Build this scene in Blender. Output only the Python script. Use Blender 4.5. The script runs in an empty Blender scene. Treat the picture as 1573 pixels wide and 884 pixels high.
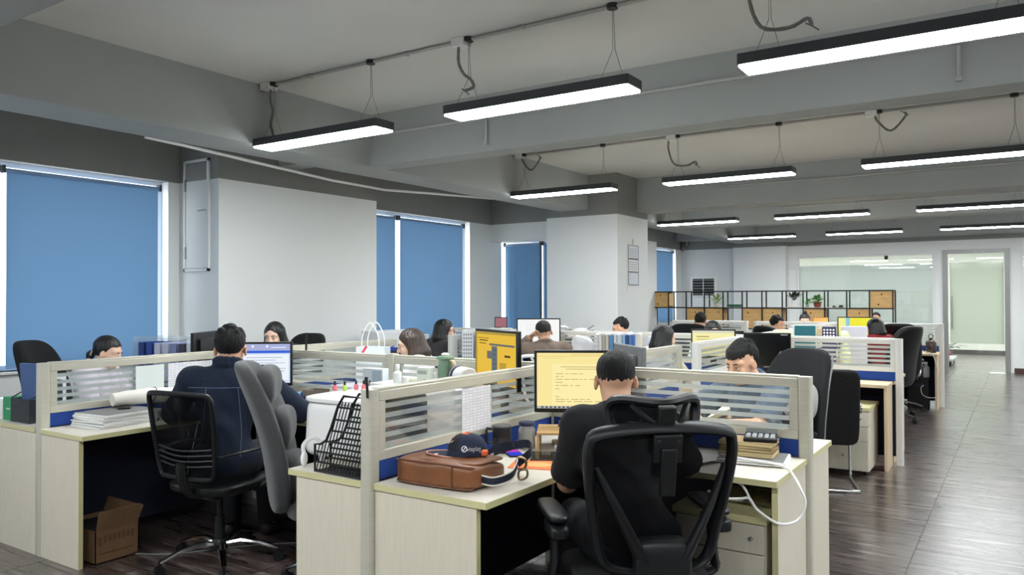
import bpy, bmesh, math, random
import numpy as np
from mathutils import Matrix, Vector, Euler
random.seed(7)
C = bpy.context.scene.collection
scn = bpy.context.scene
PI = math.pi

# ---------------------------------------------------------------- camera, world, exposure
H = 1.52
F_PX = 1190.0
cam_d = bpy.data.cameras.new('camera')
cam = bpy.data.objects.new('camera', cam_d); C.objects.link(cam)
_y, _p, _r = [math.radians(a) for a in (33.37, 0.72, 0.17)]
cam.matrix_world = (Matrix.Translation((0, 0, H)) @ Matrix.Rotation(_y, 4, 'Z')
                    @ Matrix.Rotation(PI / 2 + _p, 4, 'X') @ Matrix.Rotation(-_r, 4, 'Z'))
cam_d.sensor_fit = 'HORIZONTAL'; cam_d.sensor_width = 36.0
cam_d.lens = 36.0 * F_PX / 1573.0
cam_d.clip_start = 0.05; cam_d.clip_end = 200
scn.camera = cam
world = bpy.data.worlds.new('overcast_sky'); scn.world = world
world.use_nodes = True
bg = world.node_tree.nodes['Background']
bg.inputs['Color'].default_value = (0.93, 0.97, 1.0, 1)
bg.inputs['Strength'].default_value = 5.5
scn.view_settings.view_transform = 'Standard'
scn.view_settings.look = 'None'
scn.view_settings.gamma = 1.0
scn.view_settings.exposure = 0.22
scn.cycles.use_denoising = True
scn.cycles.max_bounces = 10
scn.cycles.transparent_max_bounces = 24
LAMP = 48.0          # emission of the linear lamps' diffusers

# ---------------------------------------------------------------- materials
def lin(c):
    c /= 255.0
    return c / 12.92 if c <= 0.04045 else ((c + 0.055) / 1.055) ** 2.4
def S(r, g, b): return (lin(r), lin(g), lin(b), 1.0)
_mats = {}
def M(name, rgb=(128, 128, 128), rough=0.5, metal=0.0, spec=0.5, noise=None, bump=None, coat=0.0,
      emit=0.0, alpha=1.0, trans=0.0, stretch=(1, 1, 1), sheen=0.0):
    """principled material; noise=(scale, amount) varies the colour, bump=(scale, strength) the relief"""
    if name in _mats: return _mats[name]
    m = bpy.data.materials.new(name); m.use_nodes = True
    nt = m.node_tree; b = nt.nodes['Principled BSDF']; L = nt.links.new
    col = S(*rgb)
    b.inputs['Base Color'].default_value = col
    b.inputs['Roughness'].default_value = rough
    b.inputs['Metallic'].default_value = metal
    b.inputs['Specular IOR Level'].default_value = spec
    b.inputs['Coat Weight'].default_value = coat
    b.inputs['Sheen Weight'].default_value = sheen
    b.inputs['Transmission Weight'].default_value = trans
    if emit:
        b.inputs['Emission Color'].default_value = col
        b.inputs['Emission Strength'].default_value = emit
    b.inputs['Alpha'].default_value = alpha
    if noise or bump:
        tc = nt.nodes.new('ShaderNodeTexCoord'); mp = nt.nodes.new('ShaderNodeMapping')
        L(tc.outputs['Object'], mp.inputs['Vector']); mp.inputs['Scale'].default_value = stretch
    if noise:
        n = nt.nodes.new('ShaderNodeTexNoise'); n.inputs['Scale'].default_value = noise[0]
        n.inputs['Detail'].default_value = 5
        L(mp.outputs[0], n.inputs['Vector'])
        r = nt.nodes.new('ShaderNodeMapRange'); r.inputs[1].default_value = 0.3; r.inputs[2].default_value = 0.7
        r.inputs[3].default_value = 1 - noise[1]; r.inputs[4].default_value = 1 + noise[1]
        L(n.outputs[0], r.inputs[0])
        mx = nt.nodes.new('ShaderNodeMix'); mx.data_type = 'RGBA'; mx.blend_type = 'MULTIPLY'
        mx.inputs['Factor'].default_value = 1.0; mx.inputs['A'].default_value = col
        L(r.outputs[0], mx.inputs['B']); L(mx.outputs['Result'], b.inputs['Base Color'])
    if bump:
        n2 = nt.nodes.new('ShaderNodeTexNoise'); n2.inputs['Scale'].default_value = bump[0]
        n2.inputs['Detail'].default_value = 3
        L(mp.outputs[0], n2.inputs['Vector'])
        bp = nt.nodes.new('ShaderNodeBump'); bp.inputs['Strength'].default_value = bump[1]
        bp.inputs['Distance'].default_value = 0.01
        L(n2.outputs[0], bp.inputs['Height']); L(bp.outputs[0], b.inputs['Normal'])
    _mats[name] = m
    return m
def emit_mat(name, rgb, strength):
    if name in _mats: return _mats[name]
    m = bpy.data.materials.new(name); m.use_nodes = True
    nt = m.node_tree; nt.nodes.remove(nt.nodes['Principled BSDF'])
    e = nt.nodes.new('ShaderNodeEmission'); e.inputs[0].default_value = S(*rgb); e.inputs[1].default_value = strength
    nt.links.new(e.outputs[0], nt.nodes['Material Output'].inputs[0])
    _mats[name] = m
    return m
def film_mat(name, rgb, clear, gloss=0.08, translucent=0.4, rough=0.02):
    """thin sheet: part clear, part diffusing (both sides), with a faint glossy face"""
    if name in _mats: return _mats[name]
    m = bpy.data.materials.new(name); m.use_nodes = True
    nt = m.node_tree; nt.nodes.remove(nt.nodes['Principled BSDF']); L = nt.links.new
    N = nt.nodes.new
    d = N('ShaderNodeBsdfDiffuse'); t = N('ShaderNodeBsdfTranslucent'); tr = N('ShaderNodeBsdfTransparent'); g = N('ShaderNodeBsdfGlossy')
    d.inputs[0].default_value = S(*rgb); t.inputs[0].default_value = S(*rgb); g.inputs['Roughness'].default_value = rough
    a = N('ShaderNodeMixShader'); a.inputs[0].default_value = translucent; L(d.outputs[0], a.inputs[1]); L(t.outputs[0], a.inputs[2])
    b = N('ShaderNodeMixShader'); b.inputs[0].default_value = clear; L(a.outputs[0], b.inputs[1]); L(tr.outputs[0], b.inputs[2])
    lw = N('ShaderNodeLayerWeight'); lw.inputs[0].default_value = 0.25
    mr = N('ShaderNodeMapRange'); mr.inputs[3].default_value = gloss * 0.5; mr.inputs[4].default_value = min(1, gloss * 6)
    L(lw.outputs['Facing'], mr.inputs[0])
    c = N('ShaderNodeMixShader'); L(mr.outputs[0], c.inputs[0]); L(b.outputs[0], c.inputs[1]); L(g.outputs[0], c.inputs[2])
    L(c.outputs[0], nt.nodes['Material Output'].inputs[0])
    _mats[name] = m
    return m

WALL = M('white_wall_paint', (226, 228, 226), 0.7, spec=0.25, bump=(60, 0.03))
GREY = M('grey_wall_paint', (138, 138, 135), 0.75, spec=0.2, bump=(40, 0.04), noise=(1.3, 0.05))
CEIL = M('grey_paint_lit_tone', (211, 212, 209), 0.75, spec=0.2, bump=(40, 0.04), noise=(0.8, 0.04))  # the beams' grey paint, lightened here for the light on the ceiling
BEAM = M('grey_paint_shaded_tone', (163, 167, 165), 0.72, spec=0.25, bump=(30, 0.05), noise=(1.1, 0.05))  # same paint as the ceiling, darker for the shade on upright faces
ALU = M('cream_aluminium', (200, 197, 181), 0.38, 0.25, noise=(9, 0.04), stretch=(1, 1, 8))
ALUW = M('white_aluminium', (226, 226, 222), 0.38, 0.15)
TOP = M('pale_maple_laminate', (216, 210, 196), 0.38, noise=(14, 0.05), stretch=(1, 7, 1))
EDGE = M('yellow_green_edge_band', (204, 198, 150), 0.45)
SIDE = M('maple_side_laminate', (214, 207, 188), 0.45, noise=(11, 0.035), stretch=(7, 7, 0.6))
TOP2 = M('warm_maple_laminate', (226, 206, 172), 0.38, noise=(14, 0.05), stretch=(1, 7, 1))
SIDE2 = M('warm_maple_side_laminate', (214, 192, 158), 0.45, noise=(11, 0.05), stretch=(7, 7, 0.6))
BLUEF = M('blue_partition_fabric', (24, 62, 140), 0.85, noise=(120, 0.12))
NAVY = M('navy_partition_fabric', (9, 14, 34), 0.9, noise=(120, 0.15))
GLASS = film_mat('clear_partition_glass', (220, 232, 228), 0.97, 0.05)
FROST = film_mat('frosted_stripe_film', (226, 232, 230), 0.32, 0.05, 0.45)
BLK = M('black_plastic', (14, 15, 16), 0.45, spec=0.4)
BLKM = M('matt_black_plastic', (17, 18, 20), 0.65)
CHROME = M('chrome', (220, 220, 222), 0.12, 1.0)
DARKM = M('dark_grey_metal', (62, 64, 68), 0.4, 0.6)
WHITEP = M('white_plastic', (236, 236, 234), 0.4)
PAPER = M('white_paper', (238, 238, 236), 0.8)
GREYM = M('grey_metal', (150, 152, 152), 0.35, 0.7)
CABLE = M('white_cable', (232, 232, 228), 0.5)

# ---------------------------------------------------------------- mesh helpers
class MB:
    def __init__(s): s.v = []; s.f = []; s.mi = []
    def add(s, vs, fs, mi=0):
        o = len(s.v); s.v += [tuple(p) for p in vs]
        for f in fs: s.f.append(tuple(i + o for i in f)); s.mi.append(mi)
        return s
    def box(s, x0, y0, z0, x1, y1, z1, mi=0):
        x0, x1 = sorted((x0, x1)); y0, y1 = sorted((y0, y1)); z0, z1 = sorted((z0, z1))
        vs = [(x0, y0, z0), (x1, y0, z0), (x1, y1, z0), (x0, y1, z0), (x0, y0, z1), (x1, y0, z1), (x1, y1, z1), (x0, y1, z1)]
        return s.add(vs, [(3, 2, 1, 0), (4, 5, 6, 7), (0, 1, 5, 4), (1, 2, 6, 5), (2, 3, 7, 6), (3, 0, 4, 7)], mi)
    def obox(s, c, size, R=None, mi=0):
        R = R or Matrix.Identity(3); c = Vector(c); hx, hy, hz = [k / 2 for k in size]
        vs = [c + R @ Vector(p) for p in ((-hx, -hy, -hz), (hx, -hy, -hz), (hx, hy, -hz), (-hx, hy, -hz), (-hx, -hy, hz), (hx, -hy, hz), (hx, hy, hz), (-hx, hy, hz))]
        return s.add(vs, [(3, 2, 1, 0), (4, 5, 6, 7), (0, 1, 5, 4), (1, 2, 6, 5), (2, 3, 7, 6), (3, 0, 4, 7)], mi)
    def tube(s, pts, r, n=8, closed=False, flat=1.0, mi=0):
        P = [Vector(p) for p in pts]; k = len(P)
        rs = r if isinstance(r, (list, tuple)) else [r] * k
        up = None; vs = []
        for i in range(k):
            if closed: t = P[(i + 1) % k] - P[i - 1]
            else: t = P[min(i + 1, k - 1)] - P[max(i - 1, 0)]
            t.normalize()
            if up is None:
                a = Vector((0, 0, 1)) if abs(t.z) < 0.9 else Vector((1, 0, 0))
                up = (a - t * a.dot(t)).normalized()
            else:
                u = up - t * up.dot(t)
                up = u.normalized() if u.length > 1e-6 else up
            w = t.cross(up)
            for j in range(n):
                a = 2 * PI * j / n
                vs.append(P[i] + (w * math.cos(a) + up * math.sin(a) * flat) * rs[i])
        fs = []
        for i in range(k if closed else k - 1):
            for j in range(n):
                a = i * n + j; b = i * n + (j + 1) % n; i2 = (i + 1) % k
                fs.append((a, b, i2 * n + (j + 1) % n, i2 * n + j))
        if not closed:
            fs.append(tuple(range(n - 1, -1, -1))); fs.append(tuple((k - 1) * n + j for j in range(n)))
        return s.add(vs, fs, mi)
    def lathe(s, prof, n=20, c=(0, 0, 0), R=None, mi=0):
        R = R or Matrix.Identity(3); c = Vector(c); vs = []; fs = []
        for r, z in prof:
            for j in range(n):
                a = 2 * PI * j / n
                vs.append(c + R @ Vector((r * math.cos(a), r * math.sin(a), z)))
        for i in range(len(prof) - 1):
            for j in range(n):
                fs.append((i * n + j, i * n + (j + 1) % n, (i + 1) * n + (j + 1) % n, (i + 1) * n + j))
        if prof[0][0] > 1e-6: fs.append(tuple(range(n - 1, -1, -1)))
        if prof[-1][0] > 1e-6: fs.append(tuple((len(prof) - 1) * n + j for j in range(n)))
        return s.add(vs, fs, mi)
    def cyl(s, p0, p1, r, n=12, mi=0): return s.tube([p0, p1], r, n, mi=mi)
    def prism(s, poly, z0, z1, mi=0, R=None, c=(0, 0, 0)):
        n = len(poly); R = R or Matrix.Identity(3); c = Vector(c)
        vs = [c + R @ Vector((x, y, z0)) for x, y in poly] + [c + R @ Vector((x, y, z1)) for x, y in poly]
        fs = [tuple(range(n - 1, -1, -1)), tuple(range(n, 2 * n))]
        fs += [(i, (i + 1) % n, n + (i + 1) % n, n + i) for i in range(n)]
        return s.add(vs, fs, mi)
    def sph(s, c, r, nu=16, nv=10, R=None, mi=0):
        R = R or Matrix.Identity(3); c = Vector(c)
        if not isinstance(r, (tuple, list)): r = (r, r, r)
        vs = [c + R @ Vector((0, 0, -r[2]))]; fs = []
        for i in range(1, nv):
            ph = -PI / 2 + PI * i / nv
            for j in range(nu):
                a = 2 * PI * j / nu
                vs.append(c + R @ Vector((r[0] * math.cos(ph) * math.cos(a), r[1] * math.cos(ph) * math.sin(a), r[2] * math.sin(ph))))
        vs.append(c + R @ Vector((0, 0, r[2])))
        for j in range(nu):
            fs.append((0, 1 + (j + 1) % nu, 1 + j))
            for i in range(nv - 2):
                a = 1 + i * nu
                fs.append((a + j, a + (j + 1) % nu, a + nu + (j + 1) % nu, a + nu + j))
            e = 1 + (nv - 2) * nu
            fs.append((e + j, e + (j + 1) % nu, len(vs) - 1))
        return s.add(vs, fs, mi)
    def sheet(s, fn, nu, nv, mi=0, wrap=False):
        vs = [fn(i / nu, j / nv) for j in range(nv + 1) for i in range(nu + 1)]
        fs = [(j * (nu + 1) + i, j * (nu + 1) + i + 1, (j + 1) * (nu + 1) + i + 1, (j + 1) * (nu + 1) + i) for j in range(nv) for i in range(nu)]
        return s.add(vs, fs, mi)
    def pad(s, c, size, R=None, n=14, p=4.0, puff=0.0, mi=0, bend=None):
        """rounded cushion (superellipsoid box); bend(v) warps it in its own frame"""
        R = R or Matrix.Identity(3); c = Vector(c); hx, hy, hz = [k / 2 for k in size]
        idx = {}; vs = []; fs = []
        def vert(q):
            key = tuple(round(a, 5) for a in q)
            if key in idx: return idx[key]
            l = sum(abs(a) ** p for a in q) ** (1 / p)
            v = Vector((q[0] / l * hx, q[1] / l * hy, q[2] / l * hz))
            if bend: v = bend(v)
            idx[key] = len(vs); vs.append(c + R @ v); return idx[key]
        for ax in range(3):
            for sg in (-1, 1):
                for i in range(n):
                    for j in range(n):
                        q = []
                        for a, b in ((i, j), (i + 1, j), (i + 1, j + 1), (i, j + 1)):
                            t = [0, 0, 0]; t[ax] = sg; t[(ax + 1) % 3] = -1 + 2 * a / n; t[(ax + 2) % 3] = -1 + 2 * b / n
                            q.append(vert(t))
                        fs.append(tuple(q) if sg > 0 else tuple(reversed(q)))
        return s.add(vs, fs, mi)
    def mesh(s, name, mats, smooth=False, ang=40):
        me = bpy.data.meshes.new(name)
        me.from_pydata([tuple(v) for v in s.v], [], s.f)
        for m in (mats if isinstance(mats, (list, tuple)) else [mats]): me.materials.append(m)
        if any(s.mi): me.polygons.foreach_set('material_index', s.mi)
        if smooth:
            me.polygons.foreach_set('use_smooth', [True] * len(me.polygons))
            me.set_sharp_from_angle(angle=math.radians(ang))
        me.validate(); me.update()
        return me
def obj(name, mb, mats, parent=None, loc=(0, 0, 0), rot=(0, 0, 0), smooth=False, ang=40, bevel=0, seg=2):
    me = mb.mesh(name, mats, smooth, ang) if isinstance(mb, MB) else mb
    o = bpy.data.objects.new(name, me); C.objects.link(o)
    o.location = loc; o.rotation_euler = rot
    if parent is not None: o.parent = parent
    if bevel:
        b = o.modifiers.new('bevel', 'BEVEL'); b.width = bevel; b.segments = seg; b.limit_method = 'ANGLE'
        if not smooth: me.polygons.foreach_set('use_smooth', [True] * len(me.polygons)); me.set_sharp_from_angle(angle=math.radians(35))
    return o
def thing(name, label, cat, loc=(0, 0, 0), rz=0.0, group=None):
    o = bpy.data.objects.new(name, None); C.objects.link(o)
    o.empty_display_size = 0.1
    o.location = loc; o.rotation_euler = (0, 0, rz); o['label'] = label; o['category'] = cat
    if group: o['group'] = group
    return o
def tag(o, label, cat, group=None):
    o['label'] = label; o['category'] = cat
    if group: o['group'] = group
    return o
def struct(name, mb, mats, parent=None, **k):
    o = obj(name, mb, mats, parent, **k)
    if parent is None: o['kind'] = 'structure'
    return o
def dup(root, loc=None, rz=None, label=None, group=None):
    r = root.copy(); C.objects.link(r)
    if loc is not None: r.location = loc
    if rz is not None: r.rotation_euler = (0, 0, rz)
    if label: r['label'] = label
    if group: r['group'] = group
    for ch in list(root.children):
        c = ch.copy(); C.objects.link(c); c.parent = r
        for g in list(ch.children):
            d = g.copy(); C.objects.link(d); d.parent = c
    return r
def piece(name, me, parent, loc=(0, 0, 0), rot=(0, 0, 0)):
    o = bpy.data.objects.new(name, me); C.objects.link(o); o.parent = parent; o.location = loc; o.rotation_euler = rot
    return o
def Rz(a): return Matrix.Rotation(a, 3, 'Z')
def Rx(a): return Matrix.Rotation(a, 3, 'X')
def Ry(a): return Matrix.Rotation(a, 3, 'Y')
def text_mesh(txt, size, extrude=0.0005, align='LEFT'):
    cu = bpy.data.curves.new('lettering', 'FONT'); cu.body = txt; cu.size = size; cu.extrude = extrude
    cu.align_x = align; cu.resolution_u = 3
    o = bpy.data.objects.new('lettering', cu); C.objects.link(o)
    dg = bpy.context.evaluated_depsgraph_get(); dg.update()
    me = bpy.data.meshes.new_from_object(o.evaluated_get(dg))
    bpy.data.objects.remove(o); bpy.data.curves.remove(cu)
    return me
def lettering(txt, size, m, parent, loc, rot, align='LEFT', name='lettering'):
    me = text_mesh(txt, size, align=align); me.materials.clear(); me.materials.append(m)
    return piece(name, me, parent, loc, rot)

# ---------------------------------------------------------------- room shell
WX = -6.95; BY = 18.1; ZS = 2.74; ZC = 3.22; ZP = 2.655; EX = 4.6; SY = -3.2
def floor_mat():
    m = bpy.data.materials.new('dark_wood_vinyl'); m.use_nodes = True
    nt = m.node_tree; b = nt.nodes['Principled BSDF']; L = nt.links.new; N = nt.nodes.new
    g = N('ShaderNodeNewGeometry'); oi = N('ShaderNodeObjectInfo')
    mp = N('ShaderNodeMapping'); mp.inputs['Scale'].default_value = (1.6, 13, 1)
    add = N('ShaderNodeVectorMath'); add.operation = 'ADD'
    sc = N('ShaderNodeVectorMath'); sc.operation = 'SCALE'; sc.inputs[3].default_value = 5.5
    cx = N('ShaderNodeCombineXYZ'); L(oi.outputs['Random'], cx.inputs[0]); L(oi.outputs['Random'], cx.inputs[1])
    L(cx.outputs[0], sc.inputs[0]); L(g.outputs['Position'], add.inputs[0]); L(sc.outputs[0], add.inputs[1])
    L(add.outputs[0], mp.inputs['Vector'])
    n = N('ShaderNodeTexNoise'); n.inputs['Scale'].default_value = 1.6; n.inputs['Detail'].default_value = 7; n.inputs['Roughness'].default_value = 0.62
    L(mp.outputs[0], n.inputs['Vector'])
    cr = N('ShaderNodeValToRGB'); e = cr.color_ramp.elements
    e[0].position = 0.30; e[0].color = S(34, 27, 25); e[1].position = 0.74; e[1].color = S(150, 139, 132)
    k = cr.color_ramp.elements.new(0.52); k.color = S(72, 60, 56)
    L(n.outputs[0], cr.inputs[0])
    hv = N('ShaderNodeHueSaturation'); mr = N('ShaderNodeMapRange'); mr.inputs[3].default_value = 0.75; mr.inputs[4].default_value = 1.2
    L(oi.outputs['Random'], mr.inputs[0]); L(mr.outputs[0], hv.inputs['Value']); L(cr.outputs[0], hv.inputs['Color'])
    L(hv.outputs[0], b.inputs['Base Color'])
    rr = N('ShaderNodeMapRange'); rr.inputs[3].default_value = 0.2; rr.inputs[4].default_value = 0.38
    L(n.outputs[0], rr.inputs[0]); L(rr.outputs[0], b.inputs['Roughness'])
    bp = N('ShaderNodeBump'); bp.inputs['Strength'].default_value = 0.12; bp.inputs['Distance'].default_value = 0.004
    L(n.outputs[0], bp.inputs['Height']); L(bp.outputs[0], b.inputs['Normal'])
    b.inputs['Specular IOR Level'].default_value = 0.7; b.inputs['Coat Weight'].default_value = 0.5; b.inputs['Coat Roughness'].default_value = 0.2
    return m
FLOORM = floor_mat()
GROUT = M('pale_floor_joint', (120, 112, 104), 0.8)
fl = struct('floor', MB().box(-7.3, SY - 0.2, -0.16, EX + 0.2, BY + 5.6, -0.006), GROUT)
T = 0.6
tile_me = MB().box(0.002, 0.002, -0.006, T - 0.002, T - 0.002, 0.0).mesh('floor_tile', FLOORM)
tx0, ty0 = -1.15, 4.64 - 6 * T
cells = []
for i in range(-12, 4):
    for j in range(-1, 33):
        x, y = tx0 + i * T, ty0 + j * T
        near = (y < 8.0 and x > -6.0 + 0.45 * max(0, y - 3) and x < 0.62) or (y >= 8.0 and x > -1.8 and x < 0.7 and y < BY)
        cells.append((x, y, near))
near = [c for c in cells if c[2]]
near.sort(key=lambda c: math.hypot(c[0], c[1])); near = near[:290]
keep = set((round(c[0], 3), round(c[1], 3)) for c in near)
for x, y, _ in near: piece('floor_tile', tile_me, fl, (x, y, 0))
rest = MB()
for i in range(-12, 12):
    for j in range(-8, 36):
        x, y = tx0 + i * T, ty0 + j * T
        if (round(x, 3), round(y, 3)) in keep or x < -7.6 or x > EX or y < SY - 0.6 or y > BY + 5.3: continue
        rest.box(x + 0.002, y + 0.002, -0.006, x + T - 0.002, y + T - 0.002, 0.0)
r_ = obj('distant_tiles', rest, FLOORM, fl); r_['kind'] = 'stuff'

struct('ceiling', MB().box(-7.3, SY - 0.2, ZC, EX + 0.2, BY + 0.2, ZC + 0.15), CEIL)
cb = MB()
cb.box(-5.5, SY, ZS, -5.05, BY, ZC)
struct('beam_longitudinal', cb, BEAM)
for n_, (a, b_) in enumerate(((-2.4, -2.15), (1.40, 1.63), (5.28, 5.51), (10.25, 10.66), (13.22, 13.56), (17.75, BY))):
    struct('beam_cross_%d' % (n_ + 1), MB().box(-5.05, a, ZS, EX, b_, ZC), BEAM)
    struct('beam_cross_west_%d' % (n_ + 1), MB().box(WX, a, ZS + 0.12, -5.5, b_, ZC), BEAM)

def wall2(name, pieces, z0=0.0):
    """wall out of boxes, split at the paint line: white below, grey above"""
    w = MB()
    for x0, y0, za, x1, y1, zb in pieces:
        if za < ZP: w.box(x0, y0, za, x1, y1, min(zb, ZP), 0)
        if zb > ZP: w.box(x0, y0, max(za, ZP), x1, y1, zb, 1)
    return struct(name, w, [WALL, GREY])
SILL = 0.92; WH = 2.66
wt = 0.22
wl = []
def wwall(y0, y1): wl.append((WX - wt, y0, 0, WX, y1, ZC))
def wwin(y0, y1):
    wl.append((WX - wt, y0, 0, WX, y1, SILL)); wl.append((WX - wt, y0, WH, WX, y1, ZC))
wwall(SY - 0.2, -1.6); wwin(-1.6, 4.46); wwall(4.46, 7.1); wwin(7.1, 9.40); wwall(9.40, 10.25)
wwall(11.5, 15.0); wwin(15.0, 17.72); wwall(17.72, BY + 0.2)
wall2('wall_left', wl)
wall2('pillar_window', [(WX, 4.58, 0, -6.33, 6.72, ZC)])
wall2('pillar_middle', [(-5.72, 9.60, 0, -4.60, 10.62, ZC)])
wall2('pillar_far', [(-5.60, 17.86, 0, -4.42, BY, ZC)])
wall2('pilaster_far', [(WX, 14.2, 0, -6.3, 15.0, ZC)])
# stepped wall with its lintel; the recess behind it holds a window
wall2('wall_step', [(WX, 9.95, 2.39, -5.72, 10.25, ZC), (WX, 10.25, 0, -5.72, 10.4, SILL), (WX, 10.25, 2.39, -5.72, 10.4, ZC)])
wall2('wall_step_return', [(-5.72, 10.62, 0, -5.6, 11.5, ZC), (WX - wt, 11.5, 0, -5.6, 11.62, ZC)])
wall2('wall_right', [(EX, SY - 0.2, 0, EX + 0.2, BY + 0.2, ZC)])
wall2('wall_near', [(-7.3, SY - 0.2, 0, EX, SY, ZC)])
DX0, DX1, DZ = -1.36, -0.20, 2.46
IW = [(-4.24, -1.50), (-0.02, 3.6)]
bw = [(-7.17, BY, 0, IW[0][0], BY + 0.14, ZC), (IW[0][0], BY, 2.42, EX, BY + 0.14, ZC), (IW[0][1], BY, 0, DX0, BY + 0.14, 2.42),
      (DX1, BY, 0, IW[1][0], BY + 0.14, 2.42), (IW[1][1], BY, 0, EX, BY + 0.14, 2.42),
      (IW[0][0], BY, 0, IW[0][1], BY + 0.14, 0.35), (IW[1][0], BY, 0, IW[1][1], BY + 0.14, 0.35)]
wall2('wall_back', bw)
BASEB = M('dark_brown_baseboard', (72, 46, 40), 0.5)
struct('baseboard_back', MB().box(DX1 + 0.06, BY - 0.015, 0, EX, BY, 0.1), BASEB)
# meeting corridor behind the glass
CORR = M('pale_green_wall_paint', (226, 230, 216), 0.7)
cw = MB(); cw.box(-7.2, 23.3, 0, EX, 23.45, ZC); cw.box(-7.3, BY + 0.14, 0, -7.2, 23.45, ZC); cw.box(EX, BY + 0.14, 0, EX + 0.1, 23.45, ZC)
struct('wall_corridor', cw, CORR)
struct('ceiling_corridor', MB().box(-7.3, BY + 0.14, 2.8, EX + 0.1, 23.45, 2.9), WALL)
struct('baseboard_corridor', MB().box(-7.2, 23.27, 0, EX, 23.3, 0.12), M('dark_baseboard', (58, 50, 46), 0.5))
FILM = film_mat('frosted_green_film', (226, 234, 228), 0.10, 0.10, 0.38, 0.03)
FILMB = film_mat('frosted_teal_film', (184, 206, 200), 0.10, 0.10, 0.5, 0.03)
CLEAR = film_mat('clear_window_glass', (220, 235, 230), 0.96, 0.10, 0.5, 0.01)
for k, (a, b_) in enumerate(IW):
    w = struct('window_%d' % (k + 8), MB().box(a + 0.001, BY + 0.03, 0.401, a + 0.05, BY + 0.11, 2.379).box(b_ - 0.05, BY + 0.03, 0.401, b_ - 0.001, BY + 0.11, 2.379)
               .box(a + 0.001, BY + 0.03, 0.351, b_ - 0.001, BY + 0.11, 0.4).box(a + 0.001, BY + 0.03, 2.38, b_ - 0.001, BY + 0.11, 2.419), WALL)
    obj('pane', MB().box(a + 0.05, BY + 0.06, 0.4, b_ - 0.05, BY + 0.068, 2.38), CLEAR, w)
    obj('privacy_film', MB().box(a + 0.05, BY + 0.070, 0.4, b_ - 0.05, BY + 0.0715, 2.2), FILM, w)
# glass door
DFR = M('grey_door_frame', (142, 142, 140), 0.4, 0.5)
d = struct('door_1', MB().box(DX0 + 0.001, BY - 0.03, 0, DX0 + 0.09, BY + 0.17, DZ - 0.081).box(DX1 - 0.09, BY - 0.03, 0, DX1 - 0.001, BY + 0.17, DZ - 0.081).box(DX0, BY - 0.031, DZ - 0.08, DX1, BY + 0.17, DZ), DFR)
obj('door_leaf', MB().box(DX0 + 0.12, BY + 0.05, 0.02, DX1 - 0.1, BY + 0.06, DZ - 0.1), CLEAR, d)
obj('privacy_film', MB().box(DX0 + 0.12, BY + 0.046, 0.56, DX1 - 0.1, BY + 0.0475, 2.2), film_mat('frosted_door_film', (224, 232, 216), 0.08, 0.08, 0.42, 0.05), d)
hb = MB()
hx = -1.19
hb.cyl((hx, BY - 0.02, 0.86), (hx, BY - 0.02, 1.52), 0.016, 10).cyl((hx, BY - 0.02, 1.0), (hx, BY + 0.05, 1.0), 0.008, 8).cyl((hx, BY - 0.02, 1.38), (hx, BY + 0.05, 1.38), 0.008, 8)
obj('door_handle', hb, M('brushed_steel', (190, 190, 188), 0.3, 1.0), d, smooth=True)

# windows: frame, glass and blue roller blinds
FRM = M('white_window_frame', (232, 234, 236), 0.4)
BLIND = None
def blind_mat():
    m = bpy.data.materials.new('blue_blind_fabric'); m.use_nodes = True
    nt = m.node_tree; nt.nodes.remove(nt.nodes['Principled BSDF']); L = nt.links.new; N = nt.nodes.new
    d = N('ShaderNodeBsdfDiffuse'); t = N('ShaderNodeBsdfTranslucent')
    d.inputs[0].default_value = S(100, 136, 172); t.inputs[0].default_value = S(104, 138, 172)
    a = N('ShaderNodeMixShader'); a.inputs[0].default_value = 0.12; L(d.outputs[0], a.inputs[1]); L(t.outputs[0], a.inputs[2])
    L(a.outputs[0], nt.nodes['Material Output'].inputs[0])
    return m
BLIND = blind_mat()
def window(n, y0, y1, mull, zt=WH, fixed_x=None):
    x = WX - 0.17 if fixed_x is None else fixed_x
    m = MB(); f = 0.045
    e_ = 0.001; m.box(x, y0 + e_, SILL + f + e_, x + 0.06, y0 + f, zt - f - e_).box(x, y1 - f, SILL + f + e_, x + 0.06, y1 - e_, zt - f - e_).box(x, y0 + e_, SILL + e_, x + 0.06, y1 - e_, SILL + f).box(x, y0 + e_, zt - f, x + 0.06, y1 - e_, zt - e_)
    for q in mull: m.box(x + 0.002, q - 0.025, SILL + f + e_, x + 0.058, q + 0.025, zt - f - e_)
    w = struct('window_%d' % n, m, FRM)
    obj('pane', MB().box(x + 0.02, y0 + f, SILL + f, x + 0.026, y1 - f, zt - f), film_mat('outer_glass', (225, 235, 240), 0.98, 0.04), w)
    obj('window_sill', MB().box(WX - 0.11, y0, SILL - 0.02, WX + 0.04, y1, SILL), WALL, w)
window(1, -1.6, 4.46, (-0.0, 1.45, 2.97)); window(2, 7.1, 9.40, (7.81,)); window(3, 15.0, 17.72, (16.3,))
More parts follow.
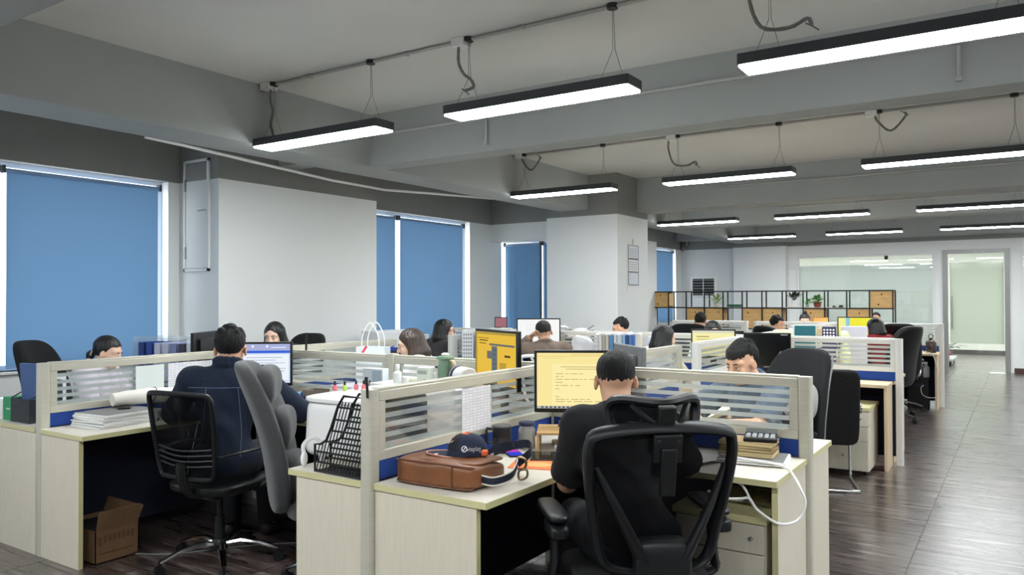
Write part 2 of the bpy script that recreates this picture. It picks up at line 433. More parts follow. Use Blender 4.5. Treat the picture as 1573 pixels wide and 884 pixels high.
# window in the stepped wall, facing the camera
m = MB(); yw = 10.42; f = 0.045
m.box(WX, yw, SILL + f + 0.001, WX + f, yw + 0.06, 2.344).box(-5.72 - f, yw, SILL + f + 0.001, -5.72, yw + 0.06, 2.344).box(WX, yw, SILL, -5.72, yw + 0.06, SILL + f).box(WX, yw, 2.345, -5.72, yw + 0.06, 2.39).box(-6.28, yw + 0.002, SILL + f + 0.001, -6.21, yw + 0.058, 2.344)
w = struct('window_4', m, FRM)
obj('pane', MB().box(WX + f, yw + 0.02, SILL + f, -5.72 - f, yw + 0.026, 2.345), _mats['outer_glass'], w)
def blind(label, p0, p1, zt, zb, wav=0.0, n=24):
    """roller blind hung between the floor points p0 and p1"""
    p0 = Vector((p0[0], p0[1], 0)); p1 = Vector((p1[0], p1[1], 0)); dv = p1 - p0; Lw = dv.length
    t = thing('roller_blind', label, 'blind', (p0.x, p0.y, zb), math.atan2(dv.y, dv.x), 'blue roller blinds')
    hgt = zt - zb
    def fn(u, v):
        return (u * Lw, wav * math.sin(u * 19 + 1.5 * v) * (1 - v) * 0.6 + wav * 0.5 * math.sin(u * 41) * (1 - v), v * (hgt - 0.03))
    obj('fabric', MB().sheet(fn, n if wav else 2, 8), BLIND, t, smooth=True)
    obj('roller_tube', MB().cyl((-0.01, 0.012, hgt - 0.02), (Lw + 0.01, 0.012, hgt - 0.02), 0.02, 14), M('pale_blue_tube', (128, 160, 196), 0.5), t, smooth=True)
    for q in (-0.02, Lw + 0.02): obj('bracket', MB().box(q - 0.008, -0.02, hgt - 0.045, q + 0.008, 0.04, hgt + 0.02), DARKM, t)
    obj('bottom_bar', MB().box(0, -0.006, -0.02, Lw, 0.006, 0.0), M('pale_blue_bar', (120, 150, 186), 0.5), t)
    return t
bx = WX - 0.03
blind('wide blue roller blind behind the woman with the ponytail', (bx, 3.03), (bx, 4.37), 2.60, 0.96)
blind('blue roller blind cut by the left border of the photo', (bx, 1.5), (bx, 2.95), 2.60, 0.96)
blind('blue roller blind of the nearest window, beyond the photo edge', (bx, 0.05), (bx, 1.42), 2.60, 0.96)
blind('narrow visible blue blind next to the broad white pillar', (bx, 6.5), (bx, 7.77), 2.60, 0.96)
blind('blue blind with light folds left of the stepped wall', (bx, 7.86), (bx, 9.26), 2.60, 0.90, 0.012)
blind('blue blind hanging in the recess under the white lintel', (WX + 0.02, 10.33), (-6.29, 10.33), 2.37, 0.95, 0.014)
blind('slim strip of blue blind beside the middle pillar', (-6.20, 10.33), (-5.74, 10.33), 2.37, 0.95, 0.006)
blind('small distant blue blind seen past the middle pillar', (bx, 15.1), (bx, 17.60), 2.60, 0.96)

# cabinet hatch on the near face of the window pillar
hz0, hz1 = 1.78, 2.86
t = thing('wall_cabinet', 'tall white meter hatch set on the side of the broad pillar', 'cabinet', (-6.66, 4.58, hz0))
cwid = 0.40; ch = hz1 - hz0
hm = MB(); hm.box(-cwid / 2, -0.02, 0, -cwid / 2 + 0.03, 0, ch).box(cwid / 2 - 0.03, -0.02, 0, cwid / 2, 0, ch).box(-cwid / 2, -0.02, 0, cwid / 2, 0, 0.025).box(-cwid / 2, -0.02, ch - 0.025, cwid / 2, 0, ch)
WALL2 = M('white_hatch_paint', (220, 223, 220), 0.55)
zq = ZP - hz0
obj('frame', hm, WALL2, t)
dr = obj('door', MB().box(-cwid / 2 + 0.034, -0.014, 0.03, cwid / 2 - 0.034, -0.002, zq, 0).box(-cwid / 2 + 0.034, -0.014, zq, cwid / 2 - 0.034, -0.002, ch - 0.03, 1), [WALL2, GREY], t)
obj('handle', MB().tube([(0.16, -0.014, ch * 0.54), (0.155, -0.04, ch * 0.54), (0.07, -0.045, ch * 0.535)], 0.006, 8), GREYM, dr, smooth=True)
for q in (0.12, ch - 0.3): obj('hinge', MB().box(-cwid / 2 + 0.025, -0.026, q, -cwid / 2 + 0.04, -0.012, q + 0.12), GREYM, dr)

# ---------------------------------------------------------------- linear lamps and conduits
DIFF = emit_mat('lamp_diffuser', (247, 252, 255), LAMP)
LH = M('graphite_lamp_housing', (58, 60, 63), 0.45, 0.3)
FLEX = M('grey_flexible_conduit', (122, 122, 118), 0.5)
WIRE = M('steel_wire', (120, 120, 118), 0.4, 0.8)
LL, LW, LZ0, LZ1 = 1.32, 0.20, 2.715, 2.772
def rrect(hx, hy, r, n=4):
    p = []
    for cx_, cy_, a0 in ((hx - r, hy - r, 0), (-hx + r, hy - r, PI / 2), (-hx + r, -hy + r, PI), (hx - r, -hy + r, 1.5 * PI)):
        for k in range(n + 1):
            a = a0 + PI / 2 * k / n; p.append((cx_ + r * math.cos(a), cy_ + r * math.sin(a)))
    return p
lamp_house = MB().prism(rrect(LL / 2, LW / 2, 0.012), 0.0, LZ1 - LZ0).mesh('housing', LH)
lamp_diff = MB().prism(rrect(LL / 2 - 0.008, LW / 2 - 0.008, 0.01), -0.010, -0.001).mesh('diffuser', DIFF)
hh = ZC - LZ0
def wires():
    m = MB(); sx = 0.0
    m.tube([(-0.05, -0.06, LZ1 - LZ0), (0, 0, 0.24), (0, 0, hh - 0.02), (0.004, 0.004, hh - 0.02), (0.01, 0.012, 0.24), (0.05, 0.06, LZ1 - LZ0)], 0.0016, 5)
    return m.mesh('suspension_wire', WIRE)
lamp_wire = wires()
can_me = MB().lathe([(0.032, -0.028), (0.034, 0.0)], 16).mesh('canopy', M('black_canopy', (28, 28, 28), 0.5), True)
def flex_me(k):
    pts = [[(-0.56, 0, hh - 0.05), (-0.56, 0, hh - 0.14), (-0.53, 0, hh - 0.22), (-0.57, 0.01, hh - 0.32), (-0.53, 0, hh - 0.40), (-0.52, 0, 0.06)],
           [(-0.60, 0, hh - 0.05), (-0.60, 0, hh - 0.15), (-0.56, 0, hh - 0.23), (-0.50, 0, hh - 0.28), (-0.48, 0, hh - 0.33), (-0.55, 0, hh - 0.345)],
           [(-0.62, 0, hh - 0.05), (-0.62, 0, hh - 0.15), (-0.56, 0, hh - 0.30), (-0.42, 0, hh - 0.33), (-0.33, 0, hh - 0.30), (-0.31, 0, hh - 0.34)],
           [(-0.55, 0, hh - 0.05), (-0.53, 0, hh - 0.10), (-0.42, 0, hh - 0.2), (-0.30, 0, hh - 0.08), (-0.31, 0, hh - 0.05)]][k]
    out = []
    for i in range(len(pts) - 1):
        for q in range(4):
            a = Vector(pts[max(i - 1, 0)]); b = Vector(pts[i]); c = Vector(pts[i + 1]); d_ = Vector(pts[min(i + 2, len(pts) - 1)]); tt = q / 4
            out.append(0.5 * ((2 * b) + (c - a) * tt + (2 * a - 5 * b + 4 * c - d_) * tt ** 2 + (3 * b - a - 3 * c + d_) * tt ** 3))
    out.append(Vector(pts[-1]))
    rr = [0.011 if i % 2 else 0.0095 for i in range(len(out))]
    m = MB().tube(out, rr, 8)
    e = Vector(pts[-1])
    m.tube([e, e + Vector((-0.03, 0.01, 0.02))], 0.004, 6).tube([e, e + Vector((0.035, 0, -0.03))], 0.004, 6)
    return m.mesh('flexible_cable', FLEX, True)
flex = [flex_me(k) for k in range(4)]
rows = {4.06: 'first', 7.74: 'second', 12.15: 'third', 15.85: 'fourth'}
cols = [-4.40, -2.49, -0.56, 1.36, 3.28]
LAMPLAB = {
 (4.06, 0): 'suspended linear lamp nearest the broad pillar, with drooping grey cable',
 (4.06, 1): 'suspended linear lamp at the middle of the front row',
 (4.06, 2): 'large bright linear lamp at the upper right corner of the photo',
 (7.74, 0): 'thin suspended lamp seen edge-on in front of the middle pillar',
 (7.74, 1): 'second-row linear lamp with a looped cable and rounded right end',
 (7.74, 2): 'second-row linear lamp cut by the right edge of the photo',
 (12.15, 0): 'third-row lamp hanging just right of the middle pillar',
 (12.15, 1): 'third-row lamp in the middle, before the far beam',
 (12.15, 2): 'third-row lamp reaching the right edge of the photo',
 (15.85, 0): 'fourth-row lamp nearest the far white pillar',
 (15.85, 1): 'fourth-row lamp above the frosted interior window',
 (15.85, 2): 'fourth-row lamp above the glass door'}
for y in (0.35, 4.06, 7.74, 12.15, 15.85):
    for i, x in enumerate(cols):
        lab = LAMPLAB.get((y, i))
        if lab is None: lab = 'suspended linear lamp outside the photo, column %s of the %s row' % (('one', 'two', 'three', 'four', 'five')[i], rows.get(y, 'nearest'))
        t = thing('linear_lamp', lab, 'lamp', (x, y, LZ0), 0, 'suspended linear lamps')
        piece('housing', lamp_house, t); piece('diffuser', lamp_diff, t)
        for sx in (-0.52, 0.52): piece('suspension_wire', lamp_wire, t, (sx, 0, 0)); piece('canopy', can_me, t, (sx, 0, hh))
        piece('flexible_cable', flex[(i + (0 if y == 4.06 else 3 if i == 0 else 1)) % 4 if y < 10 else 3], t)
CON = M('pale_grey_conduit', (176, 176, 172), 0.45)
CLIP = MB().box(-0.008, -0.016, -0.028, 0.008, 0.016, 0).mesh('clip', CON)
JBOX = MB().box(-0.05, -0.045, -0.05, 0.05, 0.045, 0).mesh('junction_box', WHITEP)
for y in (0.35, 4.06, 7.74, 12.15, 15.85):
    nm = rows.get(y, 'nearest')
    t = thing('ceiling_conduit', 'pale grey conduit run above the %s row of lamps' % nm, 'conduit', (0, y, ZC))
    obj('pipe', MB().cyl((-5.0, 0.0, -0.014), (EX, 0.0, -0.014), 0.012, 10), CON, t, smooth=True)
    for k in range(10): piece('clip', CLIP, t, (-4.5 + k * 0.96, 0, 0))
    for x in cols:
        piece('junction_box', JBOX, t, (x - 0.58, 0, 0))
pipe_ = MB().cyl((-5.0, 5.265, 3.02), (EX, 5.265, 3.02), 0.013, 10)
tag(obj('beam_conduit', pipe_, CON, smooth=True), 'straight pale conduit clipped along the first cross beam', 'conduit')
for yb, lb in ((10.235, 'pale conduit along the second cross beam'), (13.205, 'pale conduit along the third cross beam')):
    tag(obj('beam_conduit', MB().cyl((-3.4, yb, 3.0), (EX, yb, 3.0), 0.013, 10), CON, smooth=True), lb, 'conduit')
for k, x in enumerate((-3.72, -0.30)):
    tag(obj('conduit_stub', MB().cyl((x, 5.262, 2.80), (x, 5.262, 3.0), 0.012, 8).box(x - 0.016, 5.24, 2.79, x + 0.016, 5.28, 2.81), CON, smooth=True),
        ('short conduit stub on the beam under the middle front lamp', 'short conduit stub on the beam under the large right lamp')[k], 'conduit', 'beam conduit stubs')
pts = [(-5.52, 3.35, 2.74), (-5.53, 3.7, 2.73), (-5.6, 4.6, 2.70), (-5.66, 5.4, 2.675), (-5.72, 6.2, 2.68), (-5.72, 7.0, 2.73), (-5.6, 8.2, 2.78)]
tag(obj('sagging_cable', MB().tube(pts, 0.013, 8), CABLE, smooth=True), 'white cable sagging below the long beam before the pillar', 'cable')
for k, (y, z0) in enumerate(((13.22, 2.9),)):
    pass
# unseen lamps added to brighten the corridor behind the frosted glass
for k in range(10):
    t = thing('added_corridor_lamp', 'added unseen corridor lamp behind the glass, %s from the window end of the %s strip' % (('first', 'second', 'third', 'fourth', 'fifth')[k % 5], 'near' if k < 5 else 'far'), 'lamp', (-5.6 + 2.0 * (k % 5), 19.5 if k < 5 else 21.8, 2.74), 0, 'added corridor lamps')
    piece('housing', lamp_house, t); piece('diffuser', lamp_diff, t)
# ---------------------------------------------------------------- workstations
SX0, SX1 = -4.87, -2.28
YC = [3.87, 7.74, 12.1]
PH = 1.14
def screen(label, p, ang, L, endpost=True, z_white=False, mid=None, startpost=True, cat='partition'):
    """partition screen from p running L along ang; end post at its far end"""
    t = thing('partition_screen', label, cat, (p[0], p[1], 0), ang, 'desk partition screens')
    A = ALUW if z_white else ALU
    x0 = 0.03 if startpost else 0.0
    x1 = L - (0.06 if endpost else 0.0)
    obj('top_rail', MB().box(x0, -0.026, PH - 0.055, x1, 0.026, PH - 0.012).box(x0, -0.021, PH - 0.012, x1, 0.021, PH), A, t, bevel=0.003)
    obj('bottom_rail', MB().box(x0, -0.024, 0.835, x1, 0.024, 0.878), A, t, bevel=0.003)
    obj('stile', MB().box(x0, -0.024, 0.878, x0 + 0.04, 0.024, PH - 0.055), A, t, bevel=0.003)
    obj('stile', MB().box(x1 - 0.04, -0.024, 0.878, x1, 0.024, PH - 0.055), A, t, bevel=0.003)
    if mid: obj('stile', MB().box(mid - 0.015, -0.02, 0.878, mid + 0.015, 0.02, PH - 0.055), A, t)
    if endpost:
        obj('end_post', MB().prism(rrect(0.03, 0.03, 0.012), 0, PH - 0.004, c=(L - 0.03, 0, 0)), A, t, smooth=True)
    if startpost:
        obj('post', MB().prism(rrect(0.03, 0.03, 0.01), 0, PH - 0.002), A, t, smooth=True)
    obj('glass_pane', MB().box(x0 + 0.04, -0.003, 0.878, x1 - 0.04, 0.003, PH - 0.055), GLASS, t)
    gz0, gz1 = 0.878, PH - 0.055; n = 5; pit = (gz1 - gz0) / n
    sm = MB().box(x0 + 0.04, -0.0045, 0, x1 - 0.04, -0.0033, pit * 0.52).mesh('frosted_stripe', FROST)
    for k in range(n): piece('frosted_stripe', sm, t, (0, 0, gz0 + k * pit + pit * 0.05))
    obj('fabric_strip', MB().box(x0, -0.018, 0.755, x1, 0.018, 0.835), BLUEF, t)
    obj('lower_panel', MB().box(x0, -0.018, 0.08, x1, 0.018, 0.722), NAVY, t)
    return t
def desk(label, cx, cy, sx, sy, LX, LY, dw_s, dw_c, warm=False, ped=False):
    """L desk in the quadrant (sx, sy) of the cross at (cx, cy): wing along the spine (depth dw_s) and along the cross (depth dw_c)"""
    t = thing('l_shaped_desk', label, 'desk', (cx, cy, 0), 0, 'l shaped desks')
    g = 0.032
    a = 0.22
    poly = [(g, g), (LX, g), (LX, dw_c), (dw_s + a, dw_c), (dw_s, dw_c + a), (dw_s, LY), (g, LY)]
    poly = [(x * sx, y * sy) for x, y in poly]
    if sx * sy < 0: poly.reverse()
    obj('tabletop', MB().prism(poly, 0.725, 0.7505), TOP2 if warm else TOP, t)
    e = MB()
    n = len(poly)
    ed = poly + [poly[0]]
    inset = []
    for i in range(n):
        x0, y0 = ed[i]; x1, y1 = ed[i + 1]
        dx, dy = x1 - x0, y1 - y0; l = math.hypot(dx, dy); nx, ny = dy / l * 0.0025, -dx / l * 0.0025
        if (abs(x0) < g + 1e-4 and abs(x1) < g + 1e-4) or (abs(y0) < g + 1e-4 and abs(y1) < g + 1e-4): continue
        e.add([(x0, y0, 0.7245), (x1, y1, 0.7245), (x1 + nx, y1 + ny, 0.7245), (x0 + nx, y0 + ny, 0.7245),
               (x0, y0, 0.7502), (x1, y1, 0.7502), (x1 + nx, y1 + ny, 0.7502), (x0 + nx, y0 + ny, 0.7502)],
              [(0, 1, 2, 3), (7, 6, 5, 4), (0, 4, 5, 1), (1, 5, 6, 2), (2, 6, 7, 3), (3, 7, 4, 0)])
    obj('edge_band', e, SIDE2 if warm else EDGE, t)
    SM = SIDE2 if warm else SIDE
    p1 = MB().box(sx * 0.034, sy * (LY - 0.03), 0, sx * (dw_s - 0.05), sy * (LY - 0.005), 0.7245)
    obj('side_panel', p1, SM, t)
    obj('panel_edge', MB().box(sx * (dw_s - 0.05), sy * (LY - 0.03), 0, sx * (dw_s - 0.047), sy * (LY - 0.005), 0.7245), SIDE2 if warm else EDGE, t)
    p2 = MB().box(sx * (LX - 0.03), sy * 0.034, 0, sx * (LX - 0.005), sy * (dw_c - 0.05), 0.7245)
    obj('side_panel', p2, SM, t)
    obj('panel_edge', MB().box(sx * (LX - 0.03), sy * (dw_c - 0.05), 0, sx * (LX - 0.005), sy * (dw_c - 0.047), 0.7245), SIDE2 if warm else EDGE, t)
    return t
def pedestal(label, loc, rz, warm=False):
    """three-drawer pedestal 0.40 x 0.5 x 0.58, front towards -y"""
    t = thing('drawer_pedestal', label, 'drawer unit', loc, rz, 'drawer pedestals')
    SM = SIDE2 if warm else SIDE
    obj('carcass', MB().box(-0.2, 0.0, 0.04, 0.2, 0.5, 0.55), SM, t)
    obj('top', MB().box(-0.21, -0.03, 0.55, 0.21, 0.51, 0.58), EDGE, t, bevel=0.002)
    for k, (z0, z1) in enumerate(((0.045, 0.29), (0.295, 0.415), (0.42, 0.545))):
        dr = obj('drawer', MB().box(-0.196, -0.02, z0, 0.196, -0.001, z1), SM, t, bevel=0.0015)
        obj('lock' if k == 2 else 'handle', MB().lathe([(0.009, 0), (0.009, 0.008), (0.003, 0.01)], 12, (0.0 if k < 2 else 0.14, -0.02, (z0 + z1) / 2), Rx(PI / 2)), GREYM, dr, smooth=True)
    for sx in (-0.16, 0.16):
        for y in (0.06, 0.44):
            obj('caster', MB().cyl((sx - 0.01, y, 0.02), (sx + 0.01, y, 0.02), 0.02, 12), BLK, t, smooth=True)
    return t
# front cluster (right) and its left neighbour
E_LX, W_LX, LY = 1.42, 1.22, 1.50
y0 = YC[0]
screen('long front glass screen between the brown bag desk and the empty desk', (SX1, y0), -PI / 2, LY + 0.02)
screen('glass screen standing right before the man in the pale denim shirt', (SX1, y0), 0, E_LX + 0.02, startpost=False)
screen('glass screen behind the yellow monitor and the navy lidded jar', (SX1, y0), PI, 1.19, startpost=False, endpost=False)
screen('short screen behind the grey monitor, ending at a cream post', (SX1, y0), PI / 2, 2.0, startpost=False)
desk('front desk with the brown bag, mug and yellow document monitor', SX1, y0, 1, -1, E_LX, LY, 0.60, 0.58)
desk('desk of the empty grey chair with the black magazine rack', SX1, y0, -1, -1, W_LX, LY, 0.49, 0.56)
desk('desk of the man in the pale denim shirt', SX1, y0, 1, 1, E_LX, LY, 0.60, 0.53)
desk('desk with the green jug and the navy lidded jar', SX1, y0, -1, 1, W_LX, LY, 0.52, 0.56)
pt = thing('partition_post', 'square cream post joining two glass screens at mid desk row', 'post', (-3.50, y0, 0))
obj('shaft', MB().prism(rrect(0.035, 0.035, 0.008), 0, PH + 0.003), ALU, pt, smooth=True)
obj('cap', MB().prism(rrect(0.03, 0.03, 0.008), PH + 0.003, PH + 0.008), ALU, pt)
screen('long glass screen with hanging sheets beside the denim jacket man', (SX0, y0), -PI / 2, LY + 0.08)
screen('glass screen behind the blue web page monitor', (SX0, y0), 0, 1.335, startpost=False, endpost=False)
screen('glass screen along the window desks at the far left', (SX0, y0), PI, 1.36, startpost=False)
screen('glass screen between the centre parted woman and the window desk', (SX0, y0), PI / 2, LY + 0.05, startpost=False)
desk('left desk with the paper bundles and blue web page monitor', SX0, y0, 1, -1, 1.33, LY + 0.08, 0.50, 0.56)
desk('window desk at far left with green box and binders', SX0, y0, -1, -1, 1.34, LY + 0.08, 0.73, 0.56)
desk('desk of the young woman in round glasses', SX0, y0, 1, 1, 1.33, LY, 0.52, 0.56)
desk('window desk of the woman with centre parted hair', SX0, y0, -1, 1, 1.34, LY, 0.6, 0.56)
pedestal('maple drawer pedestal under the right desk with chipped top', (-1.12, 3.36, 0), 0)
# second row
y1 = YC[1]
screen('white striped screen with blue base by the aisle, second row', (SX1, y1), 0, E_LX - 0.04, z_white=True, startpost=True, mid=0.42)
screen('white striped screen behind the head of the denim shirt man', (SX1, y1), -PI / 2, LY + 0.02, z_white=True, startpost=False)
screen('second row screen running north from the aisle cross', (SX1, y1), PI / 2, LY, z_white=True, startpost=False)
screen('second row screen behind the plastic wrapped papers', (SX1, y1), PI, 1.19, z_white=True, startpost=False)
desk('second row aisle desk above the drawer pedestal', SX1, y1, 1, -1, 1.30, LY, 0.60, 0.40, warm=True)
desk('second row inner desk with the black monitor back', SX1, y1, -1, -1, W_LX, LY, 0.52, 0.56, warm=True)
desk('second row aisle desk beyond the white screen', SX1, y1, 1, 1, 1.30, LY, 0.60, 0.84, warm=True)
desk('second row inner desk beyond the plastic wrapped papers', SX1, y1, -1, 1, W_LX, LY, 0.52, 0.56, warm=True)
screen('screen of the window side second row, before the stepped wall', (SX0, y1), 0, 1.335, z_white=True)
screen('second row window side screen ending near the white file box', (SX0, y1), -PI / 2, LY, z_white=True, startpost=False)
screen('second row window side screen along the wall desks', (SX0, y1), PI, 1.36, z_white=True, startpost=False)
desk('second row desk with the white page monitor', SX0, y1, 1, -1, 1.33, LY, 0.52, 0.56, warm=True)
desk('second row window desk of the woman in black glasses', SX0, y1, -1, -1, 1.34, LY, 0.52, 0.56, warm=True)
desk('second row desk under the stacked trays', SX0, y1, 1, 1, 1.33, LY, 0.52, 0.56, warm=True)
pedestal('drawer pedestal under the second row aisle desk', (-1.29, 7.10, 0), 0)
# third row
y2 = YC[2]
screen('far white screen at the aisle end, beside the dark bottle', (SX1, y2), 0, E_LX - 0.04, z_white=True)
screen('far white screen running towards the camera from the third cross', (SX1, y2), -PI / 2, LY, z_white=True, startpost=False)
screen('far white screen in front of the woman with the hair bun', (SX1, y2), PI, 1.19, z_white=True, startpost=False)
desk('third row aisle desk with the white headphones and dark bottle', SX1, y2, 1, -1, 1.33, LY, 0.60, 0.45, warm=True)
desk('third row inner desk', SX1, y2, -1, -1, W_LX, LY, 0.52, 0.56, warm=True)
desk('third row aisle desk beyond the last screen', SX1, y2, 1, 1, 1.33, LY, 0.60, 0.5, warm=True)
desk('third row inner desk of the woman with the hair bun', SX1, y2, -1, 1, W_LX, LY, 0.52, 0.56, warm=True)
screen('screen at the window side of the third row', (-3.6, y2), PI, 1.2, z_white=True)
# ---------------------------------------------------------------- implicit surfaces (bodies, hair, clothes, bags)
class Field:
    def __init__(s, lo, hi, h):
        s.h = h; s.lo = np.array(lo, float)
        s.n = np.ceil((np.array(hi, float) - s.lo) / h).astype(int) + 1
        s.D = np.full(s.n, 1.0, np.float32)
    def sub(s, lo, hi):
        i0 = np.clip(np.floor((np.array(lo) - s.lo) / s.h).astype(int), 0, s.n)
        i1 = np.clip(np.ceil((np.array(hi) - s.lo) / s.h).astype(int) + 1, 0, s.n)
        if (i1 <= i0).any(): return None, None
        ax = [s.lo[k] + s.h * np.arange(i0[k], i1[k]) for k in range(3)]
        P = np.stack(np.meshgrid(*ax, indexing='ij'), -1).astype(np.float32)
        return tuple(slice(i0[k], i1[k]) for k in range(3)), P
    def blend(s, sl, d, k, op):
        a = s.D[sl]
        if op == 'sub':
            d = -d; hh = np.clip(0.5 - 0.5 * (a - d) / k, 0, 1); s.D[sl] = a + (d - a) * hh + k * hh * (1 - hh)
        else:
            hh = np.clip(0.5 + 0.5 * (a - d) / k, 0, 1); s.D[sl] = a + (d - a) * hh - k * hh * (1 - hh)
    def cone(s, a, b, ra, rb, k=0.02, op='add', cuta=False, cutb=False, sq=None):
        a = np.array(a, float); b = np.array(b, float); m = max(ra, rb) + k + 3 * s.h
        sl, P = s.sub(np.minimum(a, b) - m, np.maximum(a, b) + m)
        if sl is None: return
        ab = b - a; L2 = max(ab @ ab, 1e-9); q = P - a
        t = q @ ab / L2; tc = np.clip(t, 0, 1)
        v = q - tc[..., None] * ab
        if sq is not None:
            n = np.array(sq[0], float); n /= np.linalg.norm(n); vn = v @ n
            v = v + (vn * (1 / sq[1] - 1))[..., None] * n
        d = np.linalg.norm(v, axis=-1) - (ra + (rb - ra) * tc)
        L = math.sqrt(L2)
        if cutb: d = np.maximum(d, (t - 1) * L)
        if cuta: d = np.maximum(d, -t * L)
        s.blend(sl, d.astype(np.float32), k, op)
    def ell(s, c, r, k=0.02, op='add', R=None, fn=None):
        c = np.array(c, float); r = np.array(r, float); m = r.max() + k + 3 * s.h
        sl, P = s.sub(c - m, c + m)
        if sl is None: return
        q = P - c
        if R is not None: q = q @ np.array(R)
        k0 = np.linalg.norm(q / r, axis=-1); k1 = np.linalg.norm(q / (r * r), axis=-1)
        d = k0 * (k0 - 1) / np.maximum(k1, 1e-6)
        if fn is not None: d = d + fn(q)
        s.blend(sl, d.astype(np.float32), k, op)
    def cut(s, fn):
        sl, P = s.sub(s.lo, s.lo + s.h * s.n); s.D = np.maximum(s.D, fn(P).astype(np.float32))
    def warp(s, fn):
        sl, P = s.sub(s.lo, s.lo + s.h * s.n); s.D = s.D + fn(P).astype(np.float32)
    def mesh(s):
        D = s.D; D[0] = D[-1] = 1; D[:, 0] = D[:, -1] = 1; D[:, :, 0] = D[:, :, -1] = 1
        ins = D < 0
        n = np.array(D.shape)
        acc = np.zeros(tuple(n - 1) + (3,), np.float32); cnt = np.zeros(tuple(n - 1), np.float32)
        edges = []
        for ax in range(3):
            a = [slice(None)] * 3; b = [slice(None)] * 3
            a[ax] = slice(0, -1); b[ax] = slice(1, None)
            cr = ins[tuple(a)] != ins[tuple(b)]
            I = np.argwhere(cr)
            d0 = D[tuple(a)][cr]; d1 = D[tuple(b)][cr]; t = d0 / (d0 - d1)
            pos = I.astype(np.float32); pos[:, ax] += t
            o1, o2 = [k for k in range(3) if k != ax]
            for u in (0, -1):
                for w in (0, -1):
                    J = I.copy(); J[:, o1] += u; J[:, o2] += w
                    ok = ((J >= 0) & (J < n - 1)).all(1)
                    np.add.at(acc, tuple(J[ok].T), pos[ok]); np.add.at(cnt, tuple(J[ok].T), 1)
            edges.append((ax, o1, o2, I, d0 < 0))
        ok = cnt > 0
        idx = np.full(cnt.shape, -1, np.int64); idx[ok] = np.arange(ok.sum())
        V = acc[ok] / cnt[ok][:, None] * s.h + s.lo
        F = []
        for ax, o1, o2, I, neg in edges:
            g = []
            for u, w in ((0, 0), (-1, 0), (-1, -1), (0, -1)):
                J = I.copy(); J[:, o1] += u; J[:, o2] += w
                J = np.clip(J, 0, np.array(idx.shape) - 1); g.append(idx[tuple(J.T)])
            q = np.stack(g, 1); fl_ = neg if ax != 1 else ~neg
            q[~fl_] = q[~fl_][:, ::-1]; F.append(q)
        F = np.concatenate(F); F = F[(F >= 0).all(1)]
        return V, F
    def build(s, name, m, parent=None, xf=None, smooth_iter=1, loc=None):
        V, F = s.mesh()
        me = bpy.data.meshes.new(name)
        if xf is not None: V = V @ np.array(xf[0]).T + np.array(xf[1])
        me.vertices.add(len(V)); me.vertices.foreach_set('co', V.astype(np.float32).ravel())
        me.loops.add(F.size); me.loops.foreach_set('vertex_index', F.astype(np.int32).ravel())
        me.polygons.add(len(F)); me.polygons.foreach_set('loop_start', np.arange(0, F.size, 4, dtype=np.int32))
        me.polygons.foreach_set('use_smooth', np.ones(len(F), bool))
        me.update(calc_edges=True); me.validate()
        me.materials.append(m)
        o = bpy.data.objects.new(name, me); C.objects.link(o)
        if parent is not None: o.parent = parent
        return o

# ---------------------------------------------------------------- people
SKIN = M('warm_skin', (214, 168, 138), 0.5, spec=0.4, noise=(18, 0.06))
SKIN2 = M('fair_skin', (228, 190, 166), 0.5, spec=0.4, noise=(18, 0.05))
HAIR = M('black_hair', (19, 17, 17), 0.42, spec=0.5, bump=(60, 0.9), stretch=(1, 1, 0.12))
HAIRS = M('short_black_hair', (17, 16, 16), 0.6, spec=0.35, bump=(260, 0.8))
HAIRB = M('dark_brown_hair', (58, 44, 37), 0.42, spec=0.5, bump=(60, 0.9), stretch=(1, 1, 0.12), noise=(40, 0.3))
LIP = M('lips', (186, 122, 108), 0.4)
EYEW = M('eye_white', (226, 222, 216), 0.25)
IRIS = M('dark_iris', (26, 18, 15), 0.15)
BROW = M('eyebrow_hair', (32, 25, 22), 0.7)
def npR(m): return np.array([[m[i][j] for j in range(3)] for i in range(3)])
